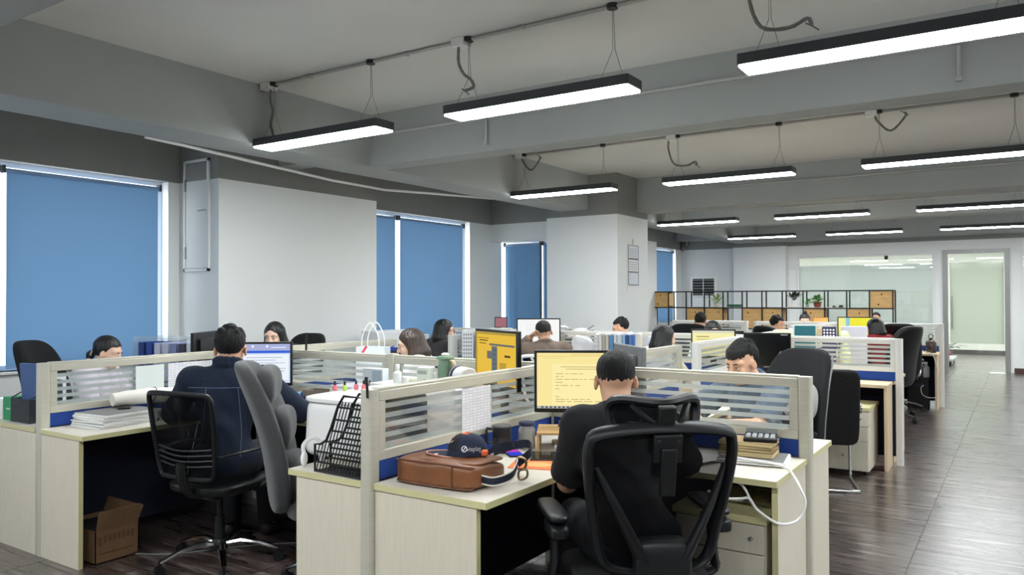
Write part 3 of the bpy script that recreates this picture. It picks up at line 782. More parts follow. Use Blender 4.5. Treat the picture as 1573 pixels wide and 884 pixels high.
def person(label, loc, rz, shirt=(40, 44, 60), skin=SKIN, hair='short', hairm=HAIRS, head_yaw=0.0, head_pitch=0.0, head_roll=0.0, lean=0.1,
           hands=((-0.17, 0.42, 0.79), (0.17, 0.42, 0.79)), sleeve='long', scale=1.0, female=False, seat=0.47, res=0.0085, glasses=None,
           collar=True, pants=(24, 26, 32), detail=True, cloth=None, standing=False, shirt_noise=None, side=0.0, shoulder=1.0, pole_z=-0.8, elbow_out=0.5, face_detail=True):
    """seated figure facing local +y, origin on the floor under the hips"""
    k = scale
    hip = np.array([0, -0.02, seat + 0.10])
    ln, sd = lean, side
    def up(d, fwd=0.0, x=0.0):
        return hip + np.array([x + d * math.sin(sd), d * math.sin(ln) + fwd * math.cos(ln), d * math.cos(ln) * math.cos(sd) - fwd * math.sin(ln)]) * 1.0
    sw = (0.165 if female else 0.19) * k * shoulder
    TL = (0.44 if female else 0.47) * k
    neckb = up(TL + 0.02); chest = up(TL * 0.72, 0.015); waist = up(TL * 0.33, 0.0)
    HR = (Matrix.Rotation(head_yaw, 3, 'Z') @ Matrix.Rotation(head_pitch, 3, 'X') @ Matrix.Rotation(head_roll, 3, 'Y'))
    Rh = npR(HR)
    hs = 1.0 * (0.96 if female else 1.0) * k
    hc = neckb + np.array([0, 0.025 + 0.04 * math.sin(max(ln, 0)) , 0.0]) + Rh @ np.array([0, 0.016, 0.112]) * hs
    hw = lambda p: hc + Rh @ (np.array(p, float) * hs)
    shs = [up(TL * 0.93, 0.0, s * sw) for s in (-1, 1)]
    wr = [np.array(h, float) for h in hands]
    el = []
    for i, s in enumerate((-1, 1)):
        a = shs[i]; c = wr[i]; l1, l2 = 0.285 * k, 0.25 * k
        d = np.linalg.norm(c - a)
        if d > (l1 + l2) * 0.985: c = a + (c - a) * (l1 + l2) * 0.985 / d; wr[i] = c; d = (l1 + l2) * 0.985
        u = (c - a) / d; x = (l1 * l1 - l2 * l2 + d * d) / (2 * d); hgt = math.sqrt(max(l1 * l1 - x * x, 0))
        pole = np.array([s * elbow_out, -0.35, pole_z]); pole = pole - u * (pole @ u); pole /= np.linalg.norm(pole)
        el.append(a + u * x + pole * hgt)
    knees = [hip + np.array([s * 0.11, 0.42 * k, -0.02]) for s in (-1, 1)]
    ank = [np.array([s * 0.12, 0.44 * k, 0.09]) for s in (-1, 1)]
    if standing:
        hip[2] = 0.90
    pts = np.array([hc + [0, 0, 0.2], hc - [0, 0, 0.1]] + shs + el + wr + knees + ank + [hip])
    lo = pts.min(0) - 0.24; hi = pts.max(0) + 0.24; lo[2] = 0.0 - 2 * res; hi[2] = hc[2] + 0.17
    root = None
    f = Field(lo, hi, res)
    # trunk, pelvis, legs, feet
    f.ell(hip, (0.17 * k, 0.12, 0.12), 0.03); f.cone(hip, waist, 0.12 * k, 0.105 * k, 0.03); f.ell(chest, (0.15 * k, 0.10, 0.17 * k), 0.05)
    for i, s in enumerate((-1, 1)):
        f.cone(hip + np.array([s * 0.09, 0, 0]), knees[i], 0.085 * k, 0.058 * k, 0.03); f.cone(knees[i], ank[i], 0.055 * k, 0.037 * k, 0.02)
        f.cone(ank[i] + np.array([0, -0.03, -0.045]), ank[i] + np.array([s * 0.02, 0.14, -0.055]), 0.036, 0.028, 0.02)
        f.cone(neckb - np.array([0, 0, 0.03]), shs[i], 0.05, 0.056 * k, 0.05)
        f.cone(shs[i], el[i], 0.05 * k, 0.04 * k, 0.03); f.cone(el[i], wr[i], 0.041 * k, 0.027 * k, 0.012)
        # hand: palm, four unequal curled fingers, thumb off the side
        dr = (wr[i] - el[i]); dr /= np.linalg.norm(dr)
        dn = np.array([0, 0, -1.0]); dn = dn - dr * (dn @ dr); dn /= np.linalg.norm(dn) + 1e-9
        sdv = np.cross(dr, dn) * s
        if sdv[0] * s > 0: sdv = -sdv
        pc = wr[i] + dr * 0.055
        Rp = np.stack([sdv, dr, dn], 1)
        f.ell(pc, (0.040, 0.055, 0.018), 0.012, R=Rp)
        for q, (off, l) in enumerate(((0.030, 0.066), (0.011, 0.076), (-0.009, 0.070), (-0.028, 0.054))):
            b0 = pc + dr * 0.038 + sdv * off; b1 = b0 + dr * l * 0.5 + dn * 0.006; b2 = b1 + (dr * 0.75 + dn * 0.66) * l * 0.5
            f.cone(b0, b1, 0.0092, 0.0088, 0.004); f.cone(b1, b2, 0.0088, 0.0075, 0.003)
        t0 = pc - dr * 0.02 + sdv * 0.030; t1 = t0 + (sdv * 0.7 + dr * 0.6) * 0.04; t2 = t1 + (dr * 0.9 + dn * 0.3) * 0.03
        f.cone(t0, t1, 0.013, 0.0105, 0.008); f.cone(t1, t2, 0.0105, 0.009, 0.004)
    # neck and head
    f.cone(neckb - np.array([0, 0.005, 0.02]), hw((0, -0.022, -0.05)), (0.050 if female else 0.058) * k, (0.046 if female else 0.056) * k, 0.02)
    E_ = lambda c, r, kk=0.015, op='add', R=None: f.ell(hw(c), np.array(r) * hs, kk, op, Rh if R is None else Rh @ R)
    E_((0, -0.012, 0.032), (0.074, 0.094, 0.084), 0.02)
    E_((0, 0.026, -0.03), (0.060, 0.062, 0.082), 0.025)
    E_((0, 0.045, -0.085), (0.036 if female else 0.043, 0.040, 0.027), 0.03)
    f.cone(hw((-0.045, 0.066, 0.024)), hw((0.045, 0.066, 0.024)), 0.014 * hs, 0.014 * hs, 0.02)
    for s in (-1, 1):
        f.ell(hw((s * 0.031, 0.096, 0.002)), np.array((0.017, 0.013, 0.010)) * hs, 0.014, 'sub', Rh)
        f.ell(hw((s * 0.038, 0.066, -0.028)), np.array((0.020, 0.015, 0.016)) * hs, 0.02, R=Rh)
        f.ell(hw((s * 0.031, 0.0755, -0.001)), np.array((0.0155, 0.0125, 0.0105)) * hs, 0.004, R=Rh)
        f.ell(hw((s * 0.0145, 0.094, -0.036)), np.array((0.0085, 0.010, 0.008)) * hs, 0.008, R=Rh)
        re = npR(Matrix.Rotation(s * 0.38, 3, 'Z') @ Matrix.Rotation(-0.15, 3, 'X'))
        f.ell(hw((s * 0.079, -0.006, -0.008)), np.array((0.008, 0.019, 0.031)) * hs, 0.006, R=Rh @ re)
        f.ell(hw((s * 0.088, -0.002, -0.004)), np.array((0.005, 0.010, 0.018)) * hs, 0.005, 'sub', R=Rh @ re)
    f.cone(hw((0, 0.084, 0.008)), hw((0, 0.106, -0.032)), 0.0085 * hs, 0.0125 * hs, 0.012)
    E_((0, 0.0835, -0.058), (0.021, 0.009, 0.006), 0.008); E_((0, 0.082, -0.068), (0.018, 0.009, 0.006), 0.008)
    E_((0, 0.072, -0.098), (0.018, 0.016, 0.012), 0.015)
    body = f.build('person', skin)
    body.location = loc; body.rotation_euler = (0, 0, rz)
    tag(body, label, 'person')
    # face parts
    if face_detail:
        lm = MB(); Hm = Matrix([list(r) for r in Rh])
        lm.sph(hw((0, 0.0892, -0.0585)), tuple(np.array((0.020, 0.0052, 0.0032)) * hs), 12, 6, Hm).sph(hw((0, 0.0875, -0.0665)), tuple(np.array((0.0175, 0.0052, 0.0036)) * hs), 12, 6, Hm)
        o = obj('lips', lm, LIP, body, smooth=True); o['kind'] = 'stuff'
        for s in (-1, 1):
            eo = obj('eye', MB().sph(hw((s * 0.031, 0.0825, -0.002)), tuple(np.array((0.0122, 0.0066, 0.0037)) * hs), 12, 8, Hm), EYEW, body, smooth=True)
            obj('iris', MB().sph(hw((s * 0.031, 0.0865, -0.002)), tuple(np.array((0.0056, 0.0034, 0.0037)) * hs), 10, 8, Hm), IRIS, eo, smooth=True)
            bm_ = MB().tube([hw((s * 0.014, 0.090, 0.019)), hw((s * 0.030, 0.088, 0.0245)), hw((s * 0.050, 0.074, 0.0185))], [0.0030 * hs, 0.0036 * hs, 0.0016 * hs], 8)
            obj('eyebrow', bm_, BROW, body, smooth=True)
            if face_detail == 2:
                obj('eyelid_line', MB().tube([hw((s * 0.0165, 0.0865, 0.001)), hw((s * 0.031, 0.0895, 0.005)), hw((s * 0.047, 0.079, 0.001))], 0.0013 * hs, 6), BROW, body, smooth=True)
    # clothes: trunk and sleeves a little larger than the body, cut at neckline, cuffs and hem
    cm = cloth or M('shirt_%d_%d_%d' % shirt, shirt, 0.85, noise=shirt_noise or (9, 0.12), bump=(35, 0.25))
    g = Field(lo, hi, max(res, 0.0095)); e = 0.016
    g.ell(hip + np.array([0, 0, 0.02]), (0.175 * k + e, 0.125 + e, 0.13), 0.03); g.cone(hip + np.array([0, 0, 0.02]), waist, 0.125 * k + e, 0.112 * k + e, 0.03)
    g.ell(chest, (0.158 * k + e, 0.108 + e, 0.175 * k + e), 0.05)
    if female:
        for s in (-1, 1): g.ell(chest + np.array([s * 0.07, 0.075, -0.03]), (0.06, 0.055, 0.06), 0.04)
    for i, s in enumerate((-1, 1)):
        g.cone(neckb - np.array([0, 0, 0.035]), shs[i], 0.055, 0.058 * k + e, 0.05)
        if sleeve == 'long':
            g.cone(shs[i], el[i], 0.054 * k + e, 0.046 * k + e, 0.03)
            g.cone(el[i], el[i] + (wr[i] - el[i]) * 0.93, 0.047 * k + e, 0.034 * k + e * 0.7, 0.015, cutb=True)
        elif sleeve == 'short':
            g.cone(shs[i], shs[i] + (el[i] - shs[i]) * 0.9, 0.056 * k + e, 0.056 * k + e * 1.2, 0.03, cutb=True)
        else:
            g.cone(shs[i], el[i], 0.054 * k + e, 0.048 * k + e, 0.03)
            g.cone(el[i], el[i] + (wr[i] - el[i]) * 0.35, 0.049 * k + e, 0.044 * k + e, 0.015, cutb=True)
    if collar:
        for a in range(14):
            an = 2 * PI * a / 14; b_ = 2 * PI * (a + 1) / 14
            pp = lambda w: neckb + np.array([0.066 * math.cos(w), 0.066 * math.sin(w) + 0.004, 0.022 - 0.022 * math.sin(w)]) * np.array([k, k, 1])
            g.cone(pp(an), pp(b_), 0.015, 0.015, 0.01)
            if collar == 2 and math.sin(an) < 0.75:
                for dz in (0.018, 0.034): g.cone(pp(an) + [0, 0, dz], pp(b_) + [0, 0, dz], 0.012, 0.012, 0.012)
    def wr_(P):
        x, y, z = P[..., 0], P[..., 1], P[..., 2]
        return 0.0035 * np.sin(38 * z + 9 * x + 3 * np.sin(14 * x)) * np.sin(11 * y + 13 * x + 1.3) + 0.002 * np.sin(70 * x + 20 * z) * np.sin(24 * z)
    g.warp(wr_)
    ctop = 0.03 if collar == 2 else 0.0
    g.cut(lambda P: 0.050 * k - np.sqrt(((P[..., 0] - neckb[0])) ** 2 + (P[..., 1] - neckb[1] - 0.01) ** 2 + 0.15 * np.minimum(P[..., 2] - neckb[2] - 0.0, 0) ** 2 + 100 * np.minimum(P[..., 2] - neckb[2] + 0.03, 0) ** 2))
    g.cut(lambda P: (hip[2] - 0.095) - P[..., 2])
    g.build('shirt', cm, body)
    if detail:
        pf = Field(lo, hi, 0.011); e2 = 0.012
        pf.ell(hip, (0.172 * k + e2, 0.125 + e2, 0.125), 0.03); pf.cone(hip, waist * 0.6 + hip * 0.4, 0.125 * k + e2, 0.112 * k + e2, 0.02)
        for i, s in enumerate((-1, 1)):
            pf.cone(hip + np.array([s * 0.09, 0, 0]), knees[i], 0.088 * k + e2, 0.064 * k + e2, 0.02); pf.cone(knees[i], ank[i] + np.array([0, 0, 0.0]), 0.060 * k + e2, 0.05 * k + e2, 0.02, cutb=True)
        pf.build('trousers', M('trousers_%d_%d_%d' % pants, pants, 0.9, bump=(40, 0.2)), body)
        for i, s in enumerate((-1, 1)):
            sf = Field(ank[i] - [0.1, 0.14, 0.1], ank[i] + [0.1, 0.26, 0.06], 0.009)
            sf.cone(ank[i] + np.array([0, -0.03, -0.043]), ank[i] + np.array([s * 0.02, 0.15, -0.050]), 0.046, 0.038, 0.02)
            sf.cut(lambda P: 0.004 - P[..., 2]); sf.build('shoe', M('dark_shoe', (30, 28, 28), 0.5), body)
    # hair, built in the head's own frame
    hf = Field((-0.14, -0.20, -0.40 if hair in ('long', 'longback', 'tail') else -0.15), (0.14, 0.14, 0.20), 0.0055)
    rnd = random.Random(hash(label) % 1000 if False else sum(map(ord, label)))
    amp = 0.0028 if hair.startswith('short') or hair == 'crop' else 0.0022
    def fade(q): return 0.013 * np.clip((0.045 - q[..., 2]) / 0.085, 0, 1)
    def strand(q):
        a = np.arctan2(q[..., 0], q[..., 1] + 1e-6)
        r_ = 0.5 * amp
        return r_ * np.sin(a * 23 + 40 * q[..., 2] + 2 * np.sin(60 * q[..., 0])) + r_ * np.sin(a * 41 - 75 * q[..., 2] + 3 * np.sin(45 * q[..., 1])) + r_ * np.sin(130 * q[..., 0] + 2 * np.sin(90 * q[..., 2])) * np.sin(110 * q[..., 1])
    if hair == 'crop':
        hf.ell((0, -0.016, 0.034), (0.082, 0.100, 0.091), 0.01, fn=lambda q: 0.6 * strand(q) + 0.75 * fade(q))
        hf.cut(lambda P: P[..., 1] - (0.055 + 0.35 * (P[..., 2] - 0.06)) )
        hf.cut(lambda P: -0.072 - P[..., 2] - 0.30 * np.minimum(P[..., 1] + 0.05, 0.03) + np.where(np.abs(P[..., 0]) > 0.064, 0.045, 0) * (P[..., 1] > -0.03))
    elif hair.startswith('short'):
        hf.ell((0, -0.018, 0.038), (0.085, 0.105, 0.086), 0.01, fn=lambda q: strand(q) + np.where(q[..., 1] < -0.03, 0.15, 0.8) * fade(q))
        for q in range(46):
            a = rnd.uniform(0, 2 * PI); ph = rnd.uniform(0.5, 1.45)
            c = np.array([0.078 * math.cos(ph) * math.sin(a), -0.018 + 0.096 * math.cos(ph) * math.cos(a), 0.042 + 0.076 * math.sin(ph)])
            d = np.array([math.sin(a) * 0.4, 0.5 + 0.3 * math.cos(a), -0.45]) * 0.035
            hf.cone(c - d * 0.5, c + d * 0.6, 0.015, 0.005, 0.012)
        if hair == 'short_fringe':
            hf.cut(lambda P: np.where((P[..., 2] < 0.062) & (P[..., 1] > 0.0), 0.02, -1) - 0.0 * P[..., 0])
            for q in range(15):
                x = -0.066 + 0.132 * q / 14; y = 0.079 - 9.0 * x * x
                hf.cone((x * 0.9, y - 0.012, 0.085), (x + rnd.uniform(-0.006, 0.006), y + 0.006, 0.056 - rnd.uniform(0, 0.012)), 0.013, 0.004, 0.006)
            hf.cut(lambda P: np.where((P[..., 2] < 0.045) & (P[..., 1] < 0.05), (P[..., 1] - (-0.022)), -1))
        else:
            hf.cut(lambda P: np.where(P[..., 2] < 0.062, P[..., 1] - (-0.012), -1))
            hf.cut(lambda P: np.where(P[..., 2] >= 0.055, P[..., 1] - (0.066 + 0.4 * (P[..., 2] - 0.06)), -1))
        hf.cut(lambda P: -0.102 - P[..., 2] + 0.5 * (P[..., 1] + 0.09))
    else:
        hf.ell((0, -0.020, 0.038), (0.084, 0.103, 0.092), 0.01, fn=strand)
        low = {'long': -0.30, 'longback': -0.36, 'bun': -0.05, 'tail': -0.05, 'bob': -0.12}[hair]
        if hair in ('long', 'longback', 'bob'):
            for q in range(17):
                a = -1.0 * PI / 2 - 0.35 + (PI + 0.7) * q / 16   # round the back from side to side
                sx = math.sin(a + PI); cx_ = math.cos(a + PI)
                x = 0.078 * math.sin(a); y = -0.020 - 0.092 * math.cos(a)
                if hair == 'longback' and y > 0.035: continue
                if y > (0.02 if hair == 'long' else 0.04): continue
                hf.cone((x * 0.86, y * 0.9, 0.045), (x * 1.02, y - 0.004, -0.08), 0.014, 0.024, 0.03)
                hf.cone((x * 1.02, y - 0.004, -0.08), (x * 1.18, y * 0.9 - 0.012 + rnd.uniform(-.006, .006), low + rnd.uniform(-.02, .02)), 0.026, 0.012, 0.02)
        elif hair == 'bun':
            hf.ell((0, -0.055, 0.135), (0.038, 0.036, 0.032), 0.008, fn=strand); hf.ell((0.012, -0.035, 0.150), (0.022, 0.02, 0.018), 0.01)
        elif hair == 'tail':
            hf.cone((0, -0.09, -0.01), (0, -0.125, -0.05), 0.024, 0.024, 0.02); hf.cone((0, -0.125, -0.05), (0.01, -0.11, -0.20), 0.028, 0.018, 0.02); hf.cone((0.01, -0.11, -0.20), (0.0, -0.08, -0.32), 0.019, 0.006, 0.02)
        # face opening with a parting
        def face(P):
            x, y, z = P[..., 0], P[..., 1], P[..., 2]
            inside = np.sqrt((x / 0.062) ** 2 + ((z + 0.035) / 0.105) ** 2) - 1
            fc = -inside * 0.06
            return np.where(y > (0.012 if hair != 'bob' else -0.005), fc, -1)
        hf.cut(face)
        if hair in ('bun', 'tail'):
            hf.cut(lambda P: np.where((P[..., 2] < 0.06), P[..., 1] - (0.005 + 0.6 * P[..., 2]), -1))
            hf.cut(lambda P: np.where(P[..., 1] > -0.085, -0.062 - P[..., 2] - 0.4 * np.minimum(P[..., 1] + 0.02, 0) * -1, -1))
        else:
            hf.cut(lambda P: np.where(np.abs(P[..., 0]) < 0.004, (P[..., 2] > 0.05) * (P[..., 1] > -0.03) * 0.5 * (0.0) - 1, -1))
    hfo = hf.build('hair', hairm, body, xf=(Rh * hs, hc))
    if hair == 'tail':
        obj('hair_tie', MB().tube([hw((0.03 * math.cos(a), -0.112, -0.036 + 0.028 * math.sin(a))) for a in [2 * PI * i / 12 for i in range(12)]], 0.006, 6, closed=True), M('pale_hair_tie', (200, 196, 200), 0.6), body, smooth=True)
    if glasses:
        gm = MB()
        for s in (-1, 1):
            c = np.array((s * 0.033, 0.099, -0.006)); rr = glasses[1]
            sq = glasses[2]
            gm.tube([hw(c + np.array((rr * math.copysign(abs(math.cos(a)) ** sq, math.cos(a)), -0.004 * abs(math.cos(a)) if False else -0.006 * (s * math.cos(a) > 0) * abs(math.cos(a)), rr * 0.86 * math.copysign(abs(math.sin(a)) ** sq, math.sin(a))))) for a in [2 * PI * i / 20 for i in range(20)]], glasses[0] * hs, 6, closed=True)
            gm.tube([hw((s * (0.033 + rr), 0.094, 0.0)), hw((s * 0.078, 0.04, 0.004)), hw((s * 0.082, -0.005, 0.004))], glasses[0] * hs, 6)
        gm.tube([hw((-0.012, 0.100, 0.0)), hw((0, 0.104, 0.003)), hw((0.012, 0.100, 0.0))], glasses[0] * hs, 6)
        o = obj('glasses', gm, glasses[3], body, smooth=True); o['kind'] = 'stuff'
    return body
# ---------------------------------------------------------------- chairs
CM = M('black_mesh_frame', (15, 17, 19), 0.42, spec=0.38)
CMF = M('black_seat_fabric', (10, 11, 13), 0.9, noise=(90, 0.2), bump=(160, 0.2))
LEA = M('black_leather', (10, 11, 12), 0.4, spec=0.4, bump=(45, 0.25))
GRF = M('charcoal_woven_fabric', (64, 65, 66), 0.95, noise=(150, 0.16), bump=(220, 0.35), sheen=0.3)
MESH = film_mat('black_open_mesh', (11, 12, 14), 0.12, 0.01, 0.1)
def star_base(t, metal, r=0.32, zc=0.10, col_top=0.42, rot=0.3):
    b = obj('star_base', MB().lathe([(0.045, zc - 0.03), (0.05, zc), (0.035, zc + 0.03)], 16), BLK, t, smooth=True)
    for k in range(5):
        a = rot + 2 * PI * k / 5; c, s_ = math.cos(a), math.sin(a)
        obj('leg', MB().tube([(0.03 * c, 0.03 * s_, zc), (0.12 * c, 0.12 * s_, zc + 0.015), (0.22 * c, 0.22 * s_, zc - 0.002), (r * c, r * s_, zc - 0.04)], [0.024, 0.022, 0.019, 0.016], 8, flat=0.7), metal, b, smooth=True)
        d = (c, s_)
        cs = MB()
        for o_ in (-0.014, 0.014):
            ctr = Vector((r * c - s_ * o_, r * s_ + c * o_, 0.027))
            ax = Vector((-s_, c, 0))
            cs.tube([ctr - ax * 0.009, ctr + ax * 0.009], 0.027, 14)
        cs.cyl((r * c, r * s_, 0.03), (r * c, r * s_, zc - 0.03), 0.008, 8)
        obj('caster', cs, BLK, b, smooth=True)
    obj('gas_column', MB().cyl((0, 0, zc), (0, 0, zc + 0.16), 0.028, 14).cyl((0, 0, zc + 0.16), (0, 0, col_top), 0.018, 12), BLK if metal is not CHROME else CHROME if False else BLK, t, smooth=True)
def outline(pts, n=8):
    """closed Catmull-Rom through 3d points"""
    P = [Vector(p) for p in pts]; k = len(P); out = []
    for i in range(k):
        a, b, c, d = P[i - 1], P[i], P[(i + 1) % k], P[(i + 2) % k]
        for q in range(n):
            t = q / n
            out.append(0.5 * ((2 * b) + (c - a) * t + (2 * a - 5 * b + 4 * c - d) * t ** 2 + (3 * b - a - 3 * c + d) * t ** 3))
    return out
def spline(pts, n=6):
    P = [Vector(p) for p in pts]; out = []
    for i in range(len(P) - 1):
        a, b, c, d = P[max(i - 1, 0)], P[i], P[i + 1], P[min(i + 2, len(P) - 1)]
        for q in range(n):
            t = q / n
            out.append(0.5 * ((2 * b) + (c - a) * t + (2 * a - 5 * b + 4 * c - d) * t ** 2 + (3 * b - a - 3 * c + d) * t ** 3))
    out.append(P[-1]); return out
def fan(loop, m=1):
    """sheet over a closed loop: rings shrinking to the centre"""
    c = sum(loop, Vector()) / len(loop); n = len(loop); mb = MB(); vs = [c]; fs = []
    rings = 3
    for r in range(1, rings + 1):
        for p in loop: vs.append(c + (p - c) * r / rings)
    for j in range(n):
        fs.append((0, 1 + j, 1 + (j + 1) % n))
        for r in range(rings - 1):
            a = 1 + r * n; b = a + n
            fs.append((a + j, b + j, b + (j + 1) % n, a + (j + 1) % n))
    return mb.add(vs, fs)
def armrest(t, s, z=0.69, x=0.29, m=CM, y0=-0.10, y1=0.15):
    a = obj('armrest', MB().pad((s * x, (y0 + y1) / 2, z), (0.085, y1 - y0 + 0.06, 0.035), n=6, p=3.5), m, t, smooth=True)
    obj('arm_post', MB().tube(spline([(s * (x - 0.06), -0.02, 0.44), (s * (x + 0.005), -0.02, 0.46), (s * x, -0.02, 0.53), (s * x, 0.0, z - 0.01)], 4), [0.03] * 13, 10, flat=0.6), m, a, smooth=True)
    obj('arm_bracket', MB().pad((s * x, -0.05, z - 0.05), (0.075, 0.17, 0.055), n=5, p=5), m, a, smooth=True)
def ergo_chair(label, loc, rz):
    t = thing('ergonomic_chair', label, 'chair', loc, rz)
    star_base(t, CM, 0.33, 0.10, 0.42)
    obj('seat', MB().pad((0, 0.02, 0.465), (0.51, 0.50, 0.085), n=12, p=4, bend=lambda v: Vector((v.x, v.y, v.z - 0.02 * (v.y / 0.25) ** 2 * (v.y > 0)))), CMF, t, smooth=True)
    obj('seat_shell', MB().pad((0, 0.0, 0.42), (0.44, 0.42, 0.06), n=8, p=4), CM, t, smooth=True)
    Y = lambda x, z: -0.235 - 0.10 * ((z - 0.5) / 0.55) - 0.035 * (1 - (x / 0.26) ** 2) + 0.02 * math.exp(-((z - 0.65) / 0.1) ** 2)
    raw = [(-0.175, 0.57), (-0.225, 0.72), (-0.255, 0.90), (-0.258, 1.01), (-0.215, 1.055), (0, 1.075), (0.215, 1.055), (0.258, 1.01), (0.255, 0.90), (0.225, 0.72), (0.175, 0.57), (0.0, 0.545)]
    loop = outline([(x, Y(x, z), z) for x, z in raw], 6)
    fr = MB().tube(loop, 0.030, 10, closed=True, flat=0.62)
    obj('back_frame', fr, CM, t, smooth=True)
    obj('back_mesh', fan([p * 1.0 for p in loop]), MESH, t, smooth=True)
    for s in (-1, 1):
        pts = spline([(s * 0.05, -0.325, 0.56), (s * 0.10, -0.345, 0.66), (s * 0.17, -0.345, 0.80), (s * 0.235, -0.315, 0.93)], 6)
        obj('back_support', MB().tube(pts, [0.040 - 0.022 * i / (len(pts) - 1) for i in range(len(pts))], 10, flat=0.55), CM, t, smooth=True)
    obj('lumbar_block', MB().pad((0, -0.325, 0.60), (0.20, 0.09, 0.17), n=8, p=5), CM, t, smooth=True)
    obj('spine', MB().tube(spline([(0, -0.10, 0.41), (0, -0.24, 0.43), (0, -0.31, 0.50), (0, -0.33, 0.60)], 5), 0.048, 10, flat=0.7), CM, t, smooth=True)
    hb_ = obj('headrest_bracket', MB().obox((0, -0.385, 1.005), (0.10, 0.03, 0.10), Rx(0.15)).obox((0, -0.392, 0.925), (0.055, 0.022, 0.17), Rx(0.15)).obox((0, -0.375, 1.09), (0.06, 0.03, 0.12), Rx(0.25)), CM, t, bevel=0.006)
    for s in (-1, 1): obj('bolt', MB().lathe([(0.008, 0), (0.008, 0.004), (0.004, 0.006)], 10, (s * 0.036, -0.40, 1.03), Rx(PI / 2 + 0.15)), BLKM, hb_, smooth=True)
    YH = lambda x: -0.33 + 0.10 * (x / 0.16) ** 2
    rawh = [(-0.150, 1.055), (-0.162, 1.125), (-0.13, 1.158), (0.0, 1.150), (0.13, 1.158), (0.162, 1.125), (0.150, 1.055), (0.11, 1.035), (0.0, 1.05), (-0.11, 1.035)]
    lh = outline([(x, YH(x), z) for x, z in rawh], 5)
    hd = obj('headrest_frame', MB().tube(lh, 0.020, 8, closed=True, flat=0.9), CM, t, smooth=True)
    obj('headrest_mesh', fan(lh), MESH, hd, smooth=True)
    for s in (-1, 1):
        obj('headrest_arm', MB().tube(spline([(s * 0.015, -0.372, 1.07), (s * 0.06, -0.36, 1.10), (s * 0.10, -0.31, 1.14)], 5), 0.016, 8, flat=0.6), CM, hd, smooth=True)
    for s in (-1, 1): armrest(t, s, 0.70, 0.315)
    return t
def task_chair(label, loc, rz, metal=CHROME, fm=CM):
    t = thing('mesh_office_chair', label, 'chair', loc, rz)
    star_base(t, metal, 0.33, 0.11, 0.42, 0.55)
    obj('seat', MB().pad((0, 0.02, 0.46), (0.48, 0.47, 0.08), n=10, p=4), LEA, t, smooth=True)
    obj('mechanism', MB().pad((0, 0, 0.405), (0.16, 0.24, 0.05), n=6, p=6), BLK, t, smooth=True)
    Y = lambda x, z: -0.22 - 0.07 * ((z - 0.55) / 0.45) - 0.04 * (1 - (x / 0.24) ** 2)
    raw = [(-0.20, 0.56), (-0.225, 0.75), (-0.235, 0.92), (-0.225, 0.985), (-0.18, 1.0), (0.0, 1.005), (0.18, 1.0), (0.225, 0.985), (0.235, 0.92), (0.225, 0.75), (0.20, 0.56), (0.12, 0.535), (-0.12, 0.535)]
    loop = outline([(x, Y(x, z), z) for x, z in raw], 6)
    obj('back_frame', MB().tube(loop, 0.014, 8, closed=True), fm, t, smooth=True)
    obj('back_mesh', fan(loop), MESH, t, smooth=True)
    lb = MB()
    for k in range(4):
        z = 0.60 + 0.03 * k
        lb.tube(spline([(-0.20, Y(0.2, z) + 0.004, z + 0.012), (0, Y(0, z) - 0.004, z), (0.20, Y(0.2, z) + 0.004, z + 0.012)], 5), 0.006, 6)
    o = obj('lumbar_ribs', lb, fm, t, smooth=True); o['kind'] = 'stuff'
    obj('back_support', MB().tube(spline([(0, -0.05, 0.41), (0, -0.2, 0.43), (0, -0.265, 0.52), (0, -0.28, 0.62)], 5), 0.035, 10, flat=0.5), fm, t, smooth=True)
    for s in (-1, 1):
        obj('arm_loop', MB().tube(spline([(s * 0.22, -0.23, 0.66), (s * 0.275, -0.10, 0.675), (s * 0.285, 0.08, 0.67), (s * 0.28, 0.17, 0.62), (s * 0.27, 0.13, 0.50), (s * 0.20, 0.05, 0.43)], 5), 0.02, 8, flat=0.55), fm, t, smooth=True)
    return t
